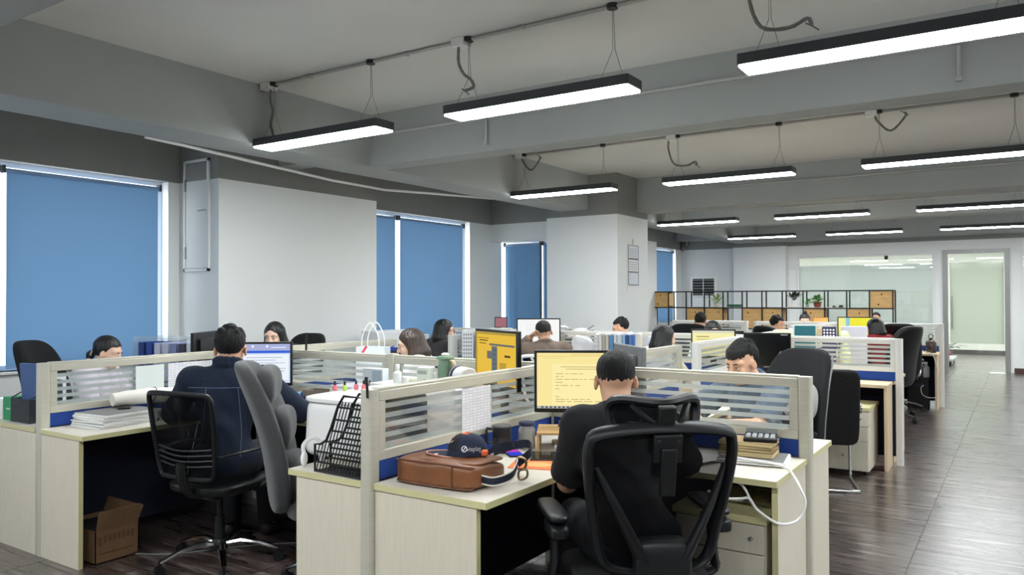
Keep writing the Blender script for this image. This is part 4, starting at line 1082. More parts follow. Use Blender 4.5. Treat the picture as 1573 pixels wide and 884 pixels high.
def high_chair(label, loc, rz, fab=LEA, w=0.50, top=1.16, base=CHROME, piping=None, rolls=True, recl=0.16, arms=True):
    t = thing('executive_chair', label, 'chair', loc, rz)
    star_base(t, base, 0.32, 0.11, 0.42, 0.2)
    obj('seat', MB().pad((0, 0.04, 0.475), (0.52, 0.50, 0.13), n=12, p=3.6), fab, t, smooth=True)
    Hh = top - 0.45
    def bend(v):
        zz = v.z / Hh + 0.5
        return Vector((v.x * (1.0 - 0.16 * max(0, zz - 0.55) ** 1 * 1.6 - 0.12 * max(0, 0.3 - zz)), v.y - recl * (zz) - 0.05 * math.cos(v.x / w * PI) + 0.05 * math.sin(zz * PI), v.z))
    bk = obj('backrest', MB().pad((0, -0.20, 0.45 + Hh / 2), (w, 0.11, Hh), n=16, p=4.2, bend=bend), fab, t, smooth=True)
    if rolls:
        for z, hh_, dy in ((top - 0.12, 0.20, 0.075), (top - 0.34, 0.22, 0.065), (0.62, 0.24, 0.075)):
            zz = (z - 0.45) / Hh
            obj('padding_roll', MB().pad((0, -0.20 - recl * zz + 0.05 * math.sin(zz * PI) - 0.02 + dy * 0.6, z), (w * 0.78, 0.10, hh_), n=8, p=2.6, bend=lambda v: Vector((v.x, v.y + 0.03 * (v.x / (w * 0.4)) ** 2, v.z))), fab, bk, smooth=True)
    if piping:
        pp = []
        for s in (-1, 1):
            pts = []
            for q in range(13):
                zz = 0.05 + 0.9 * q / 12
                v = bend(Vector((s * w * 0.497 * (1 - max(0, abs(zz - 0.5) - 0.42) * 3), 0.0, (zz - 0.5) * Hh)))
                pts.append((v.x, v.y - 0.20 - 0.02, v.z + 0.45 + Hh / 2))
            obj('piping', MB().tube(pts, 0.006, 6), piping, bk, smooth=True)
    if arms:
        for s in (-1, 1):
            a = obj('armrest', MB().pad((s * 0.29, 0.02, 0.68), (0.07, 0.30, 0.045), n=6, p=3), fab, t, smooth=True)
            obj('arm_post', MB().tube(spline([(s * 0.22, 0.06, 0.44), (s * 0.285, 0.10, 0.48), (s * 0.295, 0.13, 0.60), (s * 0.29, 0.12, 0.665)], 4), 0.018, 8), base if base is CHROME else BLK, a, smooth=True)
    return t

# the man in black's chair, the denim man's chair, the empty grey chair
ergo_chair('black ergonomic mesh chair with headrest under the man in black', (-1.27, 2.78, 0), math.radians(42))
task_chair('black mesh back chair on a chrome star base behind the denim jacket man', (-3.87, 2.81, 0), math.radians(8))
high_chair('empty grey fabric high back chair seen from its side', (-2.99, 2.83, 0), math.radians(-46), GRF, 0.52, 1.20, CHROME, recl=0.19)
high_chair('black high back chair with silver piping behind the denim shirt man', (-1.37, 5.02, 0), math.radians(147), M('black_chair_cloth', (10, 12, 13), 0.8, bump=(120, 0.2)), 0.55, 1.18, BLK, piping=M('silver_piping', (120, 122, 124), 0.4), rolls=False, recl=0.12)
# grey cushion in that chair
tag(obj('cushion', MB().pad((0, 0, 0), (0.27, 0.12, 0.25), n=8, p=2.8), M('grey_cushion_fabric', (168, 166, 164), 0.95, bump=(90, 0.2)), None, (-1.155, 4.99, 0.875), (0.1, 0, math.radians(140)), smooth=True),
    'grey cushion squeezed against the chair with silver piping', 'cushion')
# cantilever visitor chair
def cantilever(label, loc, rz):
    t = thing('cantilever_chair', label, 'chair', loc, rz)
    bk = MB()
    def bend(v): return Vector((v.x, v.y - 0.10 * ((v.z + 0.29) / 0.58), v.z))
    bk.pad((0, -0.22, 0.655), (0.48, 0.055, 0.60), n=12, p=9, bend=bend)
    obj('backrest', bk, LEA, t, smooth=True)
    obj('seat', MB().pad((0, 0.04, 0.45), (0.47, 0.46, 0.06), n=8, p=6), LEA, t, smooth=True)
    for s in (-1, 1):
        obj('leg', MB().tube(spline([(s * 0.23, -0.20, 0.43), (s * 0.235, 0.10, 0.435), (s * 0.235, 0.20, 0.40), (s * 0.235, 0.22, 0.30), (s * 0.235, 0.20, 0.06), (s * 0.235, 0.17, 0.016), (s * 0.235, -0.05, 0.015), (s * 0.235, -0.30, 0.015)], 5), 0.0125, 10), CHROME, t, smooth=True)
        a = obj('armrest', MB().pad((s * 0.265, -0.02, 0.655), (0.045, 0.26, 0.03), n=5, p=3), M('pale_arm_pad', (170, 170, 168), 0.4), t, smooth=True)
        obj('arm_tube', MB().tube(spline([(s * 0.235, 0.2, 0.42), (s * 0.262, 0.17, 0.56), (s * 0.265, 0.08, 0.64), (s * 0.265, -0.14, 0.645), (s * 0.25, -0.25, 0.62)], 4), 0.011, 8), CHROME, a, smooth=True)
    obj('cross_tube', MB().cyl((-0.235, -0.30, 0.015), (0.235, -0.30, 0.015), 0.0125, 10), CHROME, t, smooth=True)
    return t
cantilever('black cantilever visitor chair on chrome sled legs', (-1.37, 6.67, 0), math.radians(18))
high_chair('black leather chair with chrome arms in the far aisle', (-1.40, 11.35, 0), math.radians(12), LEA, 0.56, 1.17, CHROME, recl=0.14)
high_chair('black round topped chair of the ponytail woman', (-5.85, 3.04, 0), math.radians(-58), CMF, 0.48, 1.21, BLK, rolls=False)
high_chair('black chair behind the centre parted woman', (-5.86, 4.95, 0), math.radians(186), CMF, 0.50, 1.17, BLK, rolls=False)
high_chair('wide black chair back hiding a dark haired head', (-3.80, 10.33, 0), math.radians(10), CMF, 0.62, 1.16, BLK, rolls=False)
high_chair('black leather chair with a silver seam beyond the yellow pages monitor', (-2.62, 10.35, 0), math.radians(-20), LEA, 0.44, 1.15, BLK, rolls=False, piping=M('silver_seam', (170, 172, 174), 0.3))
high_chair('black chair of the long haired woman', (-3.02, 6.38, 0), math.radians(-40), CMF, 0.46, 1.02, BLK, rolls=False)
high_chair('black chair of the young woman in round glasses', (-3.68, 4.75, 0), math.radians(125), CMF, 0.46, 1.05, BLK, rolls=False)
high_chair('black chair of the woman in black glasses', (-5.55, 6.45, 0), math.radians(-30), CMF, 0.46, 1.05, BLK, rolls=False)
high_chair('black chair of the woman in the red top', (-1.40, 10.33, 0), math.radians(60), LEA, 0.50, 1.17, BLK, rolls=False)
def white_chair(label, loc, rz):
    t = thing('white_frame_chair', label, 'chair', loc, rz)
    star_base(t, WHITEP, 0.32, 0.10, 0.42)
    obj('seat', MB().pad((0, 0.02, 0.46), (0.47, 0.46, 0.08), n=8, p=4), M('grey_seat', (90, 92, 96), 0.9), t, smooth=True)
    Y = lambda z: -0.22 - 0.09 * ((z - 0.5) / 0.45)
    loop = outline([(x, Y(z), z) for x, z in [(-0.19, 0.56), (-0.23, 0.75), (-0.245, 0.95), (-0.2, 0.985), (0, 0.985), (0.2, 0.985), (0.245, 0.95), (0.23, 0.75), (0.19, 0.56), (0, 0.545)]], 5)
    obj('back_frame', MB().tube(loop, 0.02, 8, closed=True, flat=0.7), WHITEP, t, smooth=True)
    obj('back_mesh', fan(loop), MESH, t, smooth=True)
    for s in (-1, 1):
        obj('back_strut', MB().tube([(s * 0.15, Y(0.97) - 0.015, 0.97), (s * 0.03, Y(0.75) - 0.03, 0.75), (s * 0.02, Y(0.5) - 0.02, 0.45)], 0.02, 8, flat=0.6), WHITEP, t, smooth=True)
    obj('spine', MB().tube([(0, -0.06, 0.41), (0, -0.24, 0.45), (0, -0.26, 0.55)], 0.03, 8), WHITEP, t, smooth=True)
    return t
white_chair('white framed office chair with an open crossed back', (-3.72, 6.32, 0), math.radians(25))

# ---------------------------------------------------------------- the people at the desks
def PH_(x, y, z): return (x, y, z)
person('man in a black t-shirt seen from behind with cropped hair', (-1.29, 2.80, 0), math.radians(44), shirt=(9, 10, 13), hair='crop', hairm=HAIRS, head_yaw=math.radians(-14), head_pitch=-0.12, lean=0.31,
       hands=((0.02, 0.40, 0.80), (0.20, 0.44, 0.80)), sleeve='short', res=0.0065, scale=1.04, elbow_out=0.75, pole_z=-0.5, shoulder=0.86)
person('man in a dark blue denim jacket seen from behind', (-3.88, 2.86, 0), math.radians(36), shirt=(24, 38, 66), hair='short', hairm=HAIRS, head_pitch=-0.12, head_yaw=math.radians(6), lean=0.10,
       hands=((-0.25, 0.42, 0.80), (0.30, 0.40, 0.80)), res=0.0075, scale=1.08, elbow_out=1.2, collar=2, cloth=M('dark_denim', (19, 31, 52), 0.9, noise=(60, 0.18), bump=(120, 0.3)))
person('man with a fringe in a pale denim shirt facing the camera', (-1.27, 4.62, 0), math.radians(150), shirt=(98, 118, 140), hair='short_fringe', hairm=HAIRS, head_yaw=math.radians(6), head_pitch=-0.30, lean=0.24,
       hands=((-0.05, 0.43, 0.81), (0.10, 0.42, 0.81)), sleeve='short', res=0.0055, scale=0.98, face_detail=2, elbow_out=1.4, pole_z=-0.3, cloth=M('pale_denim', (84, 98, 112), 0.9, noise=(20, 0.25), bump=(90, 0.3)))
person('woman with a ponytail working by the blue blind', (-5.80, 3.07, 0), math.radians(-58), shirt=(214, 208, 216), skin=SKIN2, hair='tail', hairm=HAIR, female=True, head_pitch=-0.28, head_yaw=math.radians(4), lean=0.22, res=0.0075)
person('woman with centre parted black hair behind the blue web page monitor', (-5.76, 4.80, 0), math.radians(206), shirt=(60, 56, 66), skin=SKIN2, hair='long', hairm=HAIR, female=True, head_pitch=-0.22, lean=0.06, seat=0.49, res=0.007, scale=1.04, face_detail=2)
person('young woman with long brown hair and round thin glasses', (-3.86, 4.62, 0), math.radians(118), shirt=(226, 222, 220), skin=SKIN2, hair='long', hairm=HAIRB, female=True, head_pitch=-0.24, head_yaw=math.radians(12), lean=0.12, seat=0.50, res=0.007, glasses=(0.0012, 0.023, 1.0, M('gold_wire_rim', (150, 128, 96), 0.3, 0.8)))
person('woman with black framed glasses turned to the right', (-5.28, 6.58, 0), math.radians(-12), shirt=(70, 66, 70), skin=SKIN2, hair='longback', hairm=HAIR, female=True, head_pitch=-0.05, head_yaw=math.radians(-38), lean=0.10, res=0.008, scale=1.04, hands=((-0.15, 0.27, 0.79), (0.15, 0.27, 0.79)), glasses=(0.0024, 0.023, 0.6, M('black_rim', (16, 16, 18), 0.3)))
person('person in a brown and beige jacket resting the cheek on a hand', (-3.92, 6.56, 0), math.radians(40), shirt=(128, 112, 100), hair='crop', hairm=M('cropped_dark_hair', (40, 36, 34), 0.7, bump=(260, 0.6)), head_pitch=-0.05, head_yaw=math.radians(-6), head_roll=-0.1, lean=0.14, res=0.0075,
       hands=((-0.13, 0.16, 1.12), (0.2, 0.42, 0.79)), shirt_noise=(3, 0.3))
person('woman with very long straight black hair seen from behind', (-2.78, 6.60, 0), math.radians(-34), shirt=(222, 218, 200), skin=SKIN2, hair='longback', hairm=HAIR, female=True, head_pitch=-0.1, lean=0.12, res=0.0085, scale=1.02)
person('dark haired person half hidden by plastic wrapped papers', (-3.92, 8.5, 0), math.radians(110), shirt=(230, 228, 232), hair='short', hairm=HAIRS, head_pitch=-0.25, lean=0.12, res=0.009, scale=0.97)
person('woman whose forehead shows above the yellow page monitor', (-2.97, 8.66, 0), math.radians(205), shirt=(190, 200, 206), skin=SKIN2, hair='bob', hairm=HAIR, female=True, head_pitch=-0.28, head_yaw=0.1, lean=0.14, res=0.009)
person('dark head showing above the wide black chair back', (-3.80, 10.56, 0), math.radians(10), shirt=(50, 50, 56), hair='short', hairm=HAIRS, head_pitch=-0.2, lean=0.12, res=0.01, face_detail=False)
person('dark haired man in profile before the wooden shelf boxes', (-2.98, 11.0, 0), math.radians(-62), shirt=(200, 190, 190), hair='short', hairm=HAIRS, head_pitch=-0.2, lean=0.2, res=0.009, scale=0.95)
person('woman with a hair bun below the potted plants', (-2.92, 12.95, 0), math.radians(196), shirt=(224, 220, 224), skin=SKIN2, hair='bun', hairm=HAIR, female=True, head_pitch=-0.25, lean=0.12, res=0.009)
person('woman in a red top facing the bright yellow screen', (-1.42, 10.45, 0), math.radians(62), shirt=(150, 26, 38), skin=SKIN2, hair='bob', hairm=HAIR, female=True, head_pitch=-0.15, lean=0.2, res=0.009)
person('man whose face shows through the open shelf', (-2.30, 15.95, 0), math.radians(186), shirt=(60, 60, 66), hair='crop', hairm=HAIRS, head_pitch=-0.1, lean=0.1, res=0.0095, scale=0.97, seat=0.42)

# stitched seams on the back of the denim jacket, laid on the cloth
def back_seam(body, lines, m, r=0.0022):
    sh = [c for c in body.children if c.name.startswith('shirt')][0]
    for nm, pts in lines:
        P = []
        for x, z in pts:
            ok, loc, nor, _ = sh.ray_cast(Vector((x, -0.6, z)), Vector((0, 1, 0)))
            if ok: P.append(loc + nor * 0.0008)
        if len(P) > 2: obj(nm, MB().tube(P, r, 5), m, body, smooth=True)
bpy.context.view_layer.update()
dj = [o for o in C.objects if o.get('label', '').startswith('man in a dark blue denim')][0]
STM = M('pale_stitching', (96, 112, 136), 0.8)
back_seam(dj, [('yoke_seam', [(-0.20 + 0.02 * k, 1.005) for k in range(21)]), ('back_seam', [(-0.09 - 0.0016 * k, 1.0 - 0.02 * k) for k in range(20)]), ('back_seam', [(0.09 + 0.0016 * k, 1.0 - 0.02 * k) for k in range(20)])], STM)
# ---------------------------------------------------------------- monitors
BEZ = M('glossy_black_bezel', (16, 17, 19), 0.3)
SCRK = M('dark_screen', (12, 13, 15), 0.15)
def scr(name, rgb, k=1.0): return emit_mat(name, rgb, k)
def monitor(label, loc, rz, w, h, kind, zc, back=BEZ, tilt=0.0):
    """monitor standing at loc (base), screen towards local -y, centre at height zc"""
    t = thing('computer_monitor', label, 'monitor', loc, rz, 'computer monitors')
    zc -= loc[2]
    obj('stand_base', MB().prism(rrect(0.11, 0.085, 0.03), 0, 0.014, c=(0, 0.05, 0)), BLK, t, smooth=True)
    obj('stand_neck', MB().box(-0.03, 0.05, 0.012, 0.03, 0.075, zc), BLK, t, bevel=0.004)
    hs = obj('housing', MB().box(-w / 2, 0.0, zc - h / 2, w / 2, 0.028, zc + h / 2).box(-w / 3, 0.028, zc - h / 3, w / 3, 0.048, zc + h / 3), back, t, bevel=0.004)
    b = 0.014; x0, x1, z0, z1 = -w / 2 + b, w / 2 - b, zc - h / 2 + b + 0.008, zc + h / 2 - b
    W, Hh = x1 - x0, z1 - z0
    bg_ = {'web': (206, 222, 246), 'doc': (250, 232, 160), 'cad': (232, 190, 72), 'white': (246, 248, 246), 'paleyellow': (246, 240, 176), 'yellow': (246, 240, 70), 'off': None, 'pink': (206, 140, 150)}[kind]
    s = obj('screen', MB().box(x0, -0.0015, z0, x1, 0.001, z1), SCRK if bg_ is None else scr('screen_' + kind, bg_, 0.86), t)
    lay = [0]
    def rect(nm, items, mat_):
        lay[0] += 1; y = -0.0018 - 0.0003 * lay[0]
        m = MB()
        for u0, v0, u1, v1 in items:
            m.box(x0 + u0 * W, y, z1 - v1 * Hh, x0 + u1 * W, y + 0.0002, z1 - v0 * Hh)
        o = obj(nm, m, mat_, s); o['kind'] = 'stuff'
    rnd = random.Random(int(w * 1000) + len(label))
    if kind == 'web':
        rect('title_bar', [(0, 0, 1, 0.17)], scr('lilac_bar', (176, 184, 226), 0.8)); rect('menu_bar', [(0, 0.17, 1, 0.235)], scr('blue_bar', (58, 104, 222), 0.8))
        rect('side_menu', [(0, 0.235, 0.30, 0.47)], scr('blue_menu', (38, 92, 226), 0.8))
        rect('page', [(0.32, 0.27, 0.98, 0.93)], scr('page_white', (238, 244, 252), 0.86))
        rect('page_line', [(0.36, 0.34 + 0.07 * k, 0.36 + rnd.uniform(0.3, 0.58), 0.345 + 0.07 * k + 0.008) for k in range(8)], scr('line_grey', (150, 172, 206), 0.7))
        rect('tab_mark', [(0.02 + 0.21 * k, 0.03, 0.05 + 0.21 * k, 0.09) for k in range(4)] + [(0.72, 0.08, 0.94, 0.10)], scr('tab_white', (236, 240, 250), 0.9))
        rect('button_row', [(0.56, 0.83, 0.60, 0.90), (0.62, 0.83, 0.68, 0.90), (0.72, 0.83, 0.80, 0.88), (0.62, 0.76, 0.80, 0.785)], scr('button_blue', (88, 128, 200), 0.7))
    elif kind == 'doc':
        rect('ruler', [(0.0, 0.055, 0.9, 0.062), (0.08, 0.09, 0.3, 0.096), (0.4, 0.03, 0.86, 0.04)], scr('pale_line', (222, 200, 130), 0.8))
        rect('page', [(0.18, 0.20, 0.98, 0.93)], scr('page_cream', (250, 236, 172), 0.88))
        L_ = [(0.28, 0.245, 0.74, 0.257), (0.34, 0.285, 0.74, 0.296)]
        for k, v in enumerate((0.37, 0.42, 0.47, 0.525, 0.58, 0.64, 0.78, 0.83, 0.87)):
            u = 0.22
            while u < 0.7:
                l = rnd.uniform(0.03, 0.11); L_.append((u, v, u + l, v + 0.012)); u += l + rnd.uniform(0.012, 0.03)
                if rnd.random() < 0.2: break
        rect('text_line', L_, scr('text_brown', (206, 178, 112), 0.75))
        rect('taskbar', [(0, 0.955, 1, 1)], scr('taskbar_grey', (206, 204, 196), 0.7))
        rect('taskbar_icon', [(0.05 + 0.05 * k, 0.962, 0.078 + 0.05 * k, 0.994) for k in range(12)], scr('icon_dark', (96, 108, 128), 0.6))
    elif kind == 'cad':
        rect('tool_strip', [(0, 0.0, 1, 0.05), (0.0, 0.05, 0.04, 1)], scr('strip_olive', (196, 170, 80), 0.7))
        rect('dialog', [(0.42, 0.27, 0.56, 1.0), (0.30, 0.37, 0.44, 0.52), (0.36, 0.22, 0.98, 0.26)], scr('dialog_grey', (132, 134, 130), 0.6))
        rect('dialog_pane', [(0.62, 0.57, 0.78, 0.86)], scr('pane_mustard', (206, 172, 74), 0.7))
        rect('caption', [(0.74, 0.42, 0.88, 0.46), (0.10, 0.16, 0.32, 0.18), (0.10, 0.22, 0.28, 0.235), (0.06, 0.12, 0.35, 0.13)], scr('caption_dark', (96, 84, 50), 0.6))
        rect('dialog_tile', [(0.44, 0.32 + 0.09 * k, 0.54, 0.37 + 0.09 * k) for k in range(7)], scr('tile_blue', (96, 128, 150), 0.6))
    elif kind == 'white':
        rect('text_line', [(0.2, 0.25 + 0.03 * k, 0.2 + rnd.uniform(0.05, 0.2), 0.253 + 0.03 * k) for k in range(18)] + [(0.2, 0.22, 0.72, 0.228), (0.1, 0.1, 0.3, 0.106)], scr('faint_line', (206, 214, 208), 0.8))
    elif kind == 'paleyellow':
        rect('text_line', [(0.1, 0.22, 0.4, 0.26), (0.1, 0.34, 0.5, 0.36)], scr('faint_brown', (190, 170, 110), 0.7)); rect('bar', [(0, 0, 1, 0.09)], scr('bar_pale', (228, 226, 206), 0.8))
    elif kind == 'yellow':
        rect('side_strip', [(0.21, 0.0, 0.33, 1.0)], scr('strip_blue', (150, 206, 226), 0.85)); rect('left_pane', [(0, 0.0, 0.21, 1.0)], scr('pane_lemon', (244, 244, 150), 0.85))
        rect('text_line', [(0.36, 0.1 + 0.08 * k, 0.36 + rnd.uniform(0.2, 0.5), 0.108 + 0.08 * k) for k in range(8)], scr('text_olive', (206, 196, 40), 0.7))
    elif kind == 'off':
        o = obj('logo_plate', MB().box(-0.03, -0.0025, zc - h / 2 + 0.006, 0.03, -0.0005, zc - h / 2 + 0.014), GREYM, hs)
        obj('brand_mark', MB().box(w / 2 - 0.09, -0.0022, zc + h / 2 - 0.022, w / 2 - 0.03, -0.0005, zc + h / 2 - 0.012), M('pale_mark', (170, 172, 176), 0.5), hs)
    return t
R_ = math.radians
monitor('monitor with a blue and white web page facing the denim jacket man', (-4.50, 3.56, 0.7505), R_(37), 0.50, 0.31, 'web', 1.055)
monitor('monitor with a cream document page before the man in black', (-1.93, 3.565, 0.846), R_(29), 0.47, 0.325, 'doc', 1.08)
monitor('grey backed monitor seen from behind, right of the cream page', (-1.86, 4.06, 0.7505), R_(136), 0.44, 0.29, 'white', 1.10, back=M('grey_monitor_back', (104, 106, 108), 0.45))
monitor('monitor with a mustard yellow screen turned to the left', (-2.50, 3.62, 0.7505), R_(-27), 0.50, 0.33, 'cad', 1.17)
monitor('monitor with a plain white page behind the person with a hand on the cheek', (-4.60, 7.53, 0.7505), R_(31), 0.50, 0.30, 'white', 1.13)
monitor('monitor with a pale yellow page under the forehead of a woman', (-2.50, 7.33, 0.7505), R_(16), 0.42, 0.28, 'paleyellow', 1.065)
monitor('switched off black monitor behind the fringe haired man', (-1.98, 7.30, 0.7505), R_(12), 0.42, 0.325, 'off', 1.02)
monitor('monitor with a bright yellow page and a blue strip', (-1.95, 11.72, 0.7505), R_(10), 0.48, 0.31, 'yellow', 1.075)
monitor('edge of a dark monitor left of the denim jacket man', (-5.10, 3.55, 0.7505), R_(-55), 0.46, 0.30, 'white', 1.12)
monitor('low dark monitor back beyond the second row screen', (-2.66, 8.05, 0.7505), R_(200), 0.46, 0.28, 'white', 1.02)

# ---------------------------------------------------------------- front desk, left of the man in black
DZ0 = 0.7508
TAN = M('tan_leather', (120, 74, 42), 0.42, spec=0.5, noise=(7, 0.18), bump=(30, 0.25))
TAN2 = M('dark_tan_seam', (98, 56, 28), 0.5)
t = thing('leather_satchel', 'tan leather satchel lying flat at the desk corner', 'bag', (-2.005, 2.575, DZ0), R_(3))
def sb(v):
    k = 1 - 0.22 * max(0, (v.y + 0.02) / 0.13)
    return Vector((v.x, v.y, (v.z + 0.052) * k - 0.052 + 0.004 * math.sin(v.x * 30) * (v.z > 0)))
obj('body', MB().pad((0, 0, 0.054), (0.40, 0.29, 0.106), n=18, p=6, bend=sb), TAN, t, smooth=True)
obj('flap', MB().pad((0.01, 0.02, 0.101), (0.37, 0.25, 0.014), n=12, p=5, bend=lambda v: Vector((v.x, v.y, v.z - 0.10 * max(0, v.y) ** 1.0 * 0.8))), TAN, t, smooth=True)
for x in (-0.155, 0.105): obj('seam', MB().tube([(x, -0.146, 0.012), (x, -0.1475, 0.05), (x, -0.143, 0.096)], 0.0022, 6), TAN2, t, smooth=True)
obj('edge_piping', MB().tube(spline([(-0.188, -0.115, 0.096), (-0.165, -0.134, 0.099), (0, -0.139, 0.101), (0.165, -0.134, 0.099), (0.188, -0.11, 0.095)], 5), 0.004, 6), TAN2, t, smooth=True)
obj('edge_piping', MB().tube(spline([(-0.184, -0.112, 0.014), (-0.165, -0.132, 0.011), (0, -0.138, 0.009), (0.165, -0.132, 0.011), (0.184, -0.108, 0.014)], 5), 0.004, 6), TAN2, t, smooth=True)
def strap(pts, w, th, m, nm, par, n=6):
    P = spline(pts, n); mb = MB(); vs = []; fs = []
    for i, p in enumerate(P):
        d = (P[min(i + 1, len(P) - 1)] - P[max(i - 1, 0)]).normalized(); s_ = Vector((0, 0, 1)) if abs(d.z) < 0.8 else Vector((0, 1, 0))
        n_ = d.cross(s_).normalized(); s_ = n_.cross(d)
        for a, b in ((-1, -1), (1, -1), (1, 1), (-1, 1)): vs.append(p + s_ * a * w / 2 + n_ * b * th / 2)
    for i in range(len(P) - 1):
        for j in range(4): fs.append((i * 4 + j, i * 4 + (j + 1) % 4, i * 4 + 4 + (j + 1) % 4, i * 4 + 4 + j))
    fs += [(3, 2, 1, 0), tuple((len(P) - 1) * 4 + j for j in range(4))]
    return obj(nm, mb.add(vs, fs), m, par, smooth=True)
WEB = M('navy_webbing', (22, 28, 48), 0.8); WEBW = M('white_webbing', (214, 208, 196), 0.8)
sp = [(0.19, -0.07, 0.045), (0.25, -0.06, 0.04), (0.28, 0.02, 0.05), (0.26, 0.10, 0.07), (0.235, 0.15, 0.075)]
so = strap(sp, 0.034, 0.003, WEB, 'strap', t)
for dz in (-0.016, 0.016): strap([(x + 0.001, y - 0.002, z + dz) for x, y, z in sp], 0.005, 0.0045, WEBW, 'strap_stripe', so)
bk = obj('buckle', MB().tube(outline([(0.235, 0.14, 0.055), (0.265, 0.155, 0.05), (0.27, 0.16, 0.085), (0.24, 0.15, 0.095)], 4), 0.006, 8, closed=True).tube(outline([(0.255, 0.13, 0.01), (0.285, 0.14, 0.02), (0.285, 0.14, 0.05), (0.255, 0.13, 0.045)], 4), 0.005, 8, closed=True), M('antique_brass', (120, 100, 74), 0.35, 0.9), t, smooth=True)
strap([(0.235, 0.15, 0.07), (0.26, 0.22, 0.11), (0.20, 0.30, 0.125), (0.12, 0.26, 0.11), (0.10, 0.18, 0.10)], 0.036, 0.003, WEB, 'strap', t)
# cap on the satchel
NAVYC = M('navy_cap_cotton', (26, 34, 58), 0.85, noise=(70, 0.12)); BLKC = M('black_cap_cotton', (24, 24, 28), 0.85); PRW = M('white_print', (232, 230, 228), 0.7); PRP = M('pale_pink_print', (214, 188, 182), 0.7); ORG = M('orange_trim', (226, 104, 48), 0.6)
t = thing('baseball_cap', 'navy baseball cap with white print lying on the satchel', 'cap', (-1.955, 2.625, DZ0 + 0.101), R_(26))
def crown(u, v):
    a = 2 * PI * u; ph = v * PI / 2
    r = math.cos(ph) ** 0.8
    return (0.084 * r * math.cos(a), 0.074 * r * math.sin(a), 0.012 + 0.084 * math.sin(ph) ** 0.85)
cr_ = obj('crown', MB().sheet(crown, 36, 12), NAVYC, t, smooth=True)
obj('front_panel', MB().sheet(lambda u, v: tuple(1.012 * q for q in crown(0.38 + 0.30 * u, 0.12 + 0.8 * v)), 12, 10), BLKC, t, smooth=True)
obj('top_button', MB().sph((0, 0, 0.097), (0.010, 0.010, 0.006)), ORG, t, smooth=True)
obj('top_patch', MB().sheet(lambda u, v: tuple(1.016 * q for q in crown(0.3 + 0.5 * u, 0.86 + 0.13 * v)), 10, 4), ORG, t, smooth=True)
def brim(u, v):
    a = PI / 2 + PI * u; r0 = 0.078; r1 = 0.078 + 0.098 * math.sin(PI * u) ** 0.55
    r = r0 + (r1 - r0) * v
    return (r * math.cos(a) - 0.0, 0.074 / 0.084 * (0.078 + (r1 - 0.078) * 0.12 * v) * 1.06 * math.sin(a), 0.012 - 0.010 * v + 0.022 * (2 * abs(u - 0.5)) ** 2 * 0.0 + 0.024 * (1 - math.cos((u - 0.5) * 2.0)) * -1 * v + 0.012 * v)
obj('brim', MB().sheet(brim, 24, 6), NAVYC, t, smooth=True)
obj('brim_edge', MB().tube([brim(u / 24, 1.0) for u in range(25)], 0.0028, 6), M('peach_edging', (222, 158, 130), 0.7), t, smooth=True)
rnd = random.Random(4); sk = MB()
def cpt(a, e, k=1.018): return tuple(k * q for q in crown(a / (2 * PI), e))
for k in range(9):
    a = rnd.uniform(2.75, 4.1); e = rnd.uniform(0.28, 0.75); P = [cpt(a, e)]
    for q in range(4): a += rnd.uniform(-0.18, 0.18); e += rnd.uniform(-0.1, 0.1); P.append(cpt(min(max(a, 2.6), 4.2), min(max(e, 0.2), 0.82)))
    sk.tube(P, 0.0022, 5)
o = obj('scribble_print', sk, PRP, t, smooth=True); o['kind'] = 'stuff'
# lettering on the side of the crown that faces the camera
me = text_mesh('visplay', 0.024, 0.0003); me.materials.clear(); me.materials.append(PRW)
for v in me.vertices:
    a = 4.80 + (v.co.x + 0.002) / 0.080; e = 0.13 + v.co.y / 0.12
    v.co = Vector(cpt(a, e, 1.02)) 
piece('lettering', me, t)
em = MB().tube([cpt(4.71 + 0.13 * math.cos(w), 0.20 + 0.085 * math.sin(w), 1.022) for w in [2 * PI * k / 14 for k in range(14)]], 0.0022, 6, closed=True).tube([cpt(4.65, 0.15, 1.022), cpt(4.78, 0.26, 1.022)], 0.0022, 5)
obj('round_emblem', em, PRW, t, smooth=True)
obj('brim_mark', MB().prism([(0, 0), (0.020, 0.002), (0.016, 0.016), (0.008, 0.008), (0.002, 0.018)], 0, 0.001), PRW, t, (-0.135, -0.035, 0.0145), (0, 0.03, -1.3))
obj('clasp', MB().pad((0.078, -0.034, 0.022), (0.030, 0.026, 0.026), n=5, p=4), ORG, t, smooth=True)
obj('strap_loop', strap([(0.088, -0.02, 0.02), (0.15, -0.03, 0.055), (0.19, 0.02, 0.05), (0.17, 0.07, 0.03), (0.10, 0.06, 0.02)], 0.022, 0.003, WEB, 'strap_loop', t).data, None, t) if False else strap([(0.088, -0.02, 0.02), (0.15, -0.03, 0.055), (0.19, 0.02, 0.05), (0.17, 0.07, 0.03), (0.10, 0.06, 0.02)], 0.022, 0.003, WEB, 'strap_loop', t)
# mug
t = thing('ribbed_mug', 'tall black ribbed mug with a square handle', 'mug', (-2.165, 3.19, DZ0))
MUG = M('black_ceramic', (26, 27, 29), 0.3)
obj('body', MB().lathe([(0.040, 0), (0.044, 0.004), (0.045, 0.06), (0.046, 0.128), (0.043, 0.128), (0.041, 0.12), (0.001, 0.118)], 28), MUG, t, smooth=True)
rb = MB()
for k in range(22):
    a = 2 * PI * k / 22; rb.cyl((0.0452 * math.cos(a), 0.0452 * math.sin(a), 0.008), (0.0456 * math.cos(a), 0.0456 * math.sin(a), 0.075), 0.0028, 6)
o = obj('ribs', rb, M('grey_black_rib', (58, 60, 62), 0.35), t, smooth=True); o['kind'] = 'stuff'
obj('rim', MB().lathe([(0.0465, 0.126), (0.048, 0.131), (0.046, 0.135), (0.030, 0.136), (0.001, 0.136)], 28), M('grey_lid', (84, 86, 88), 0.3), t, smooth=True)
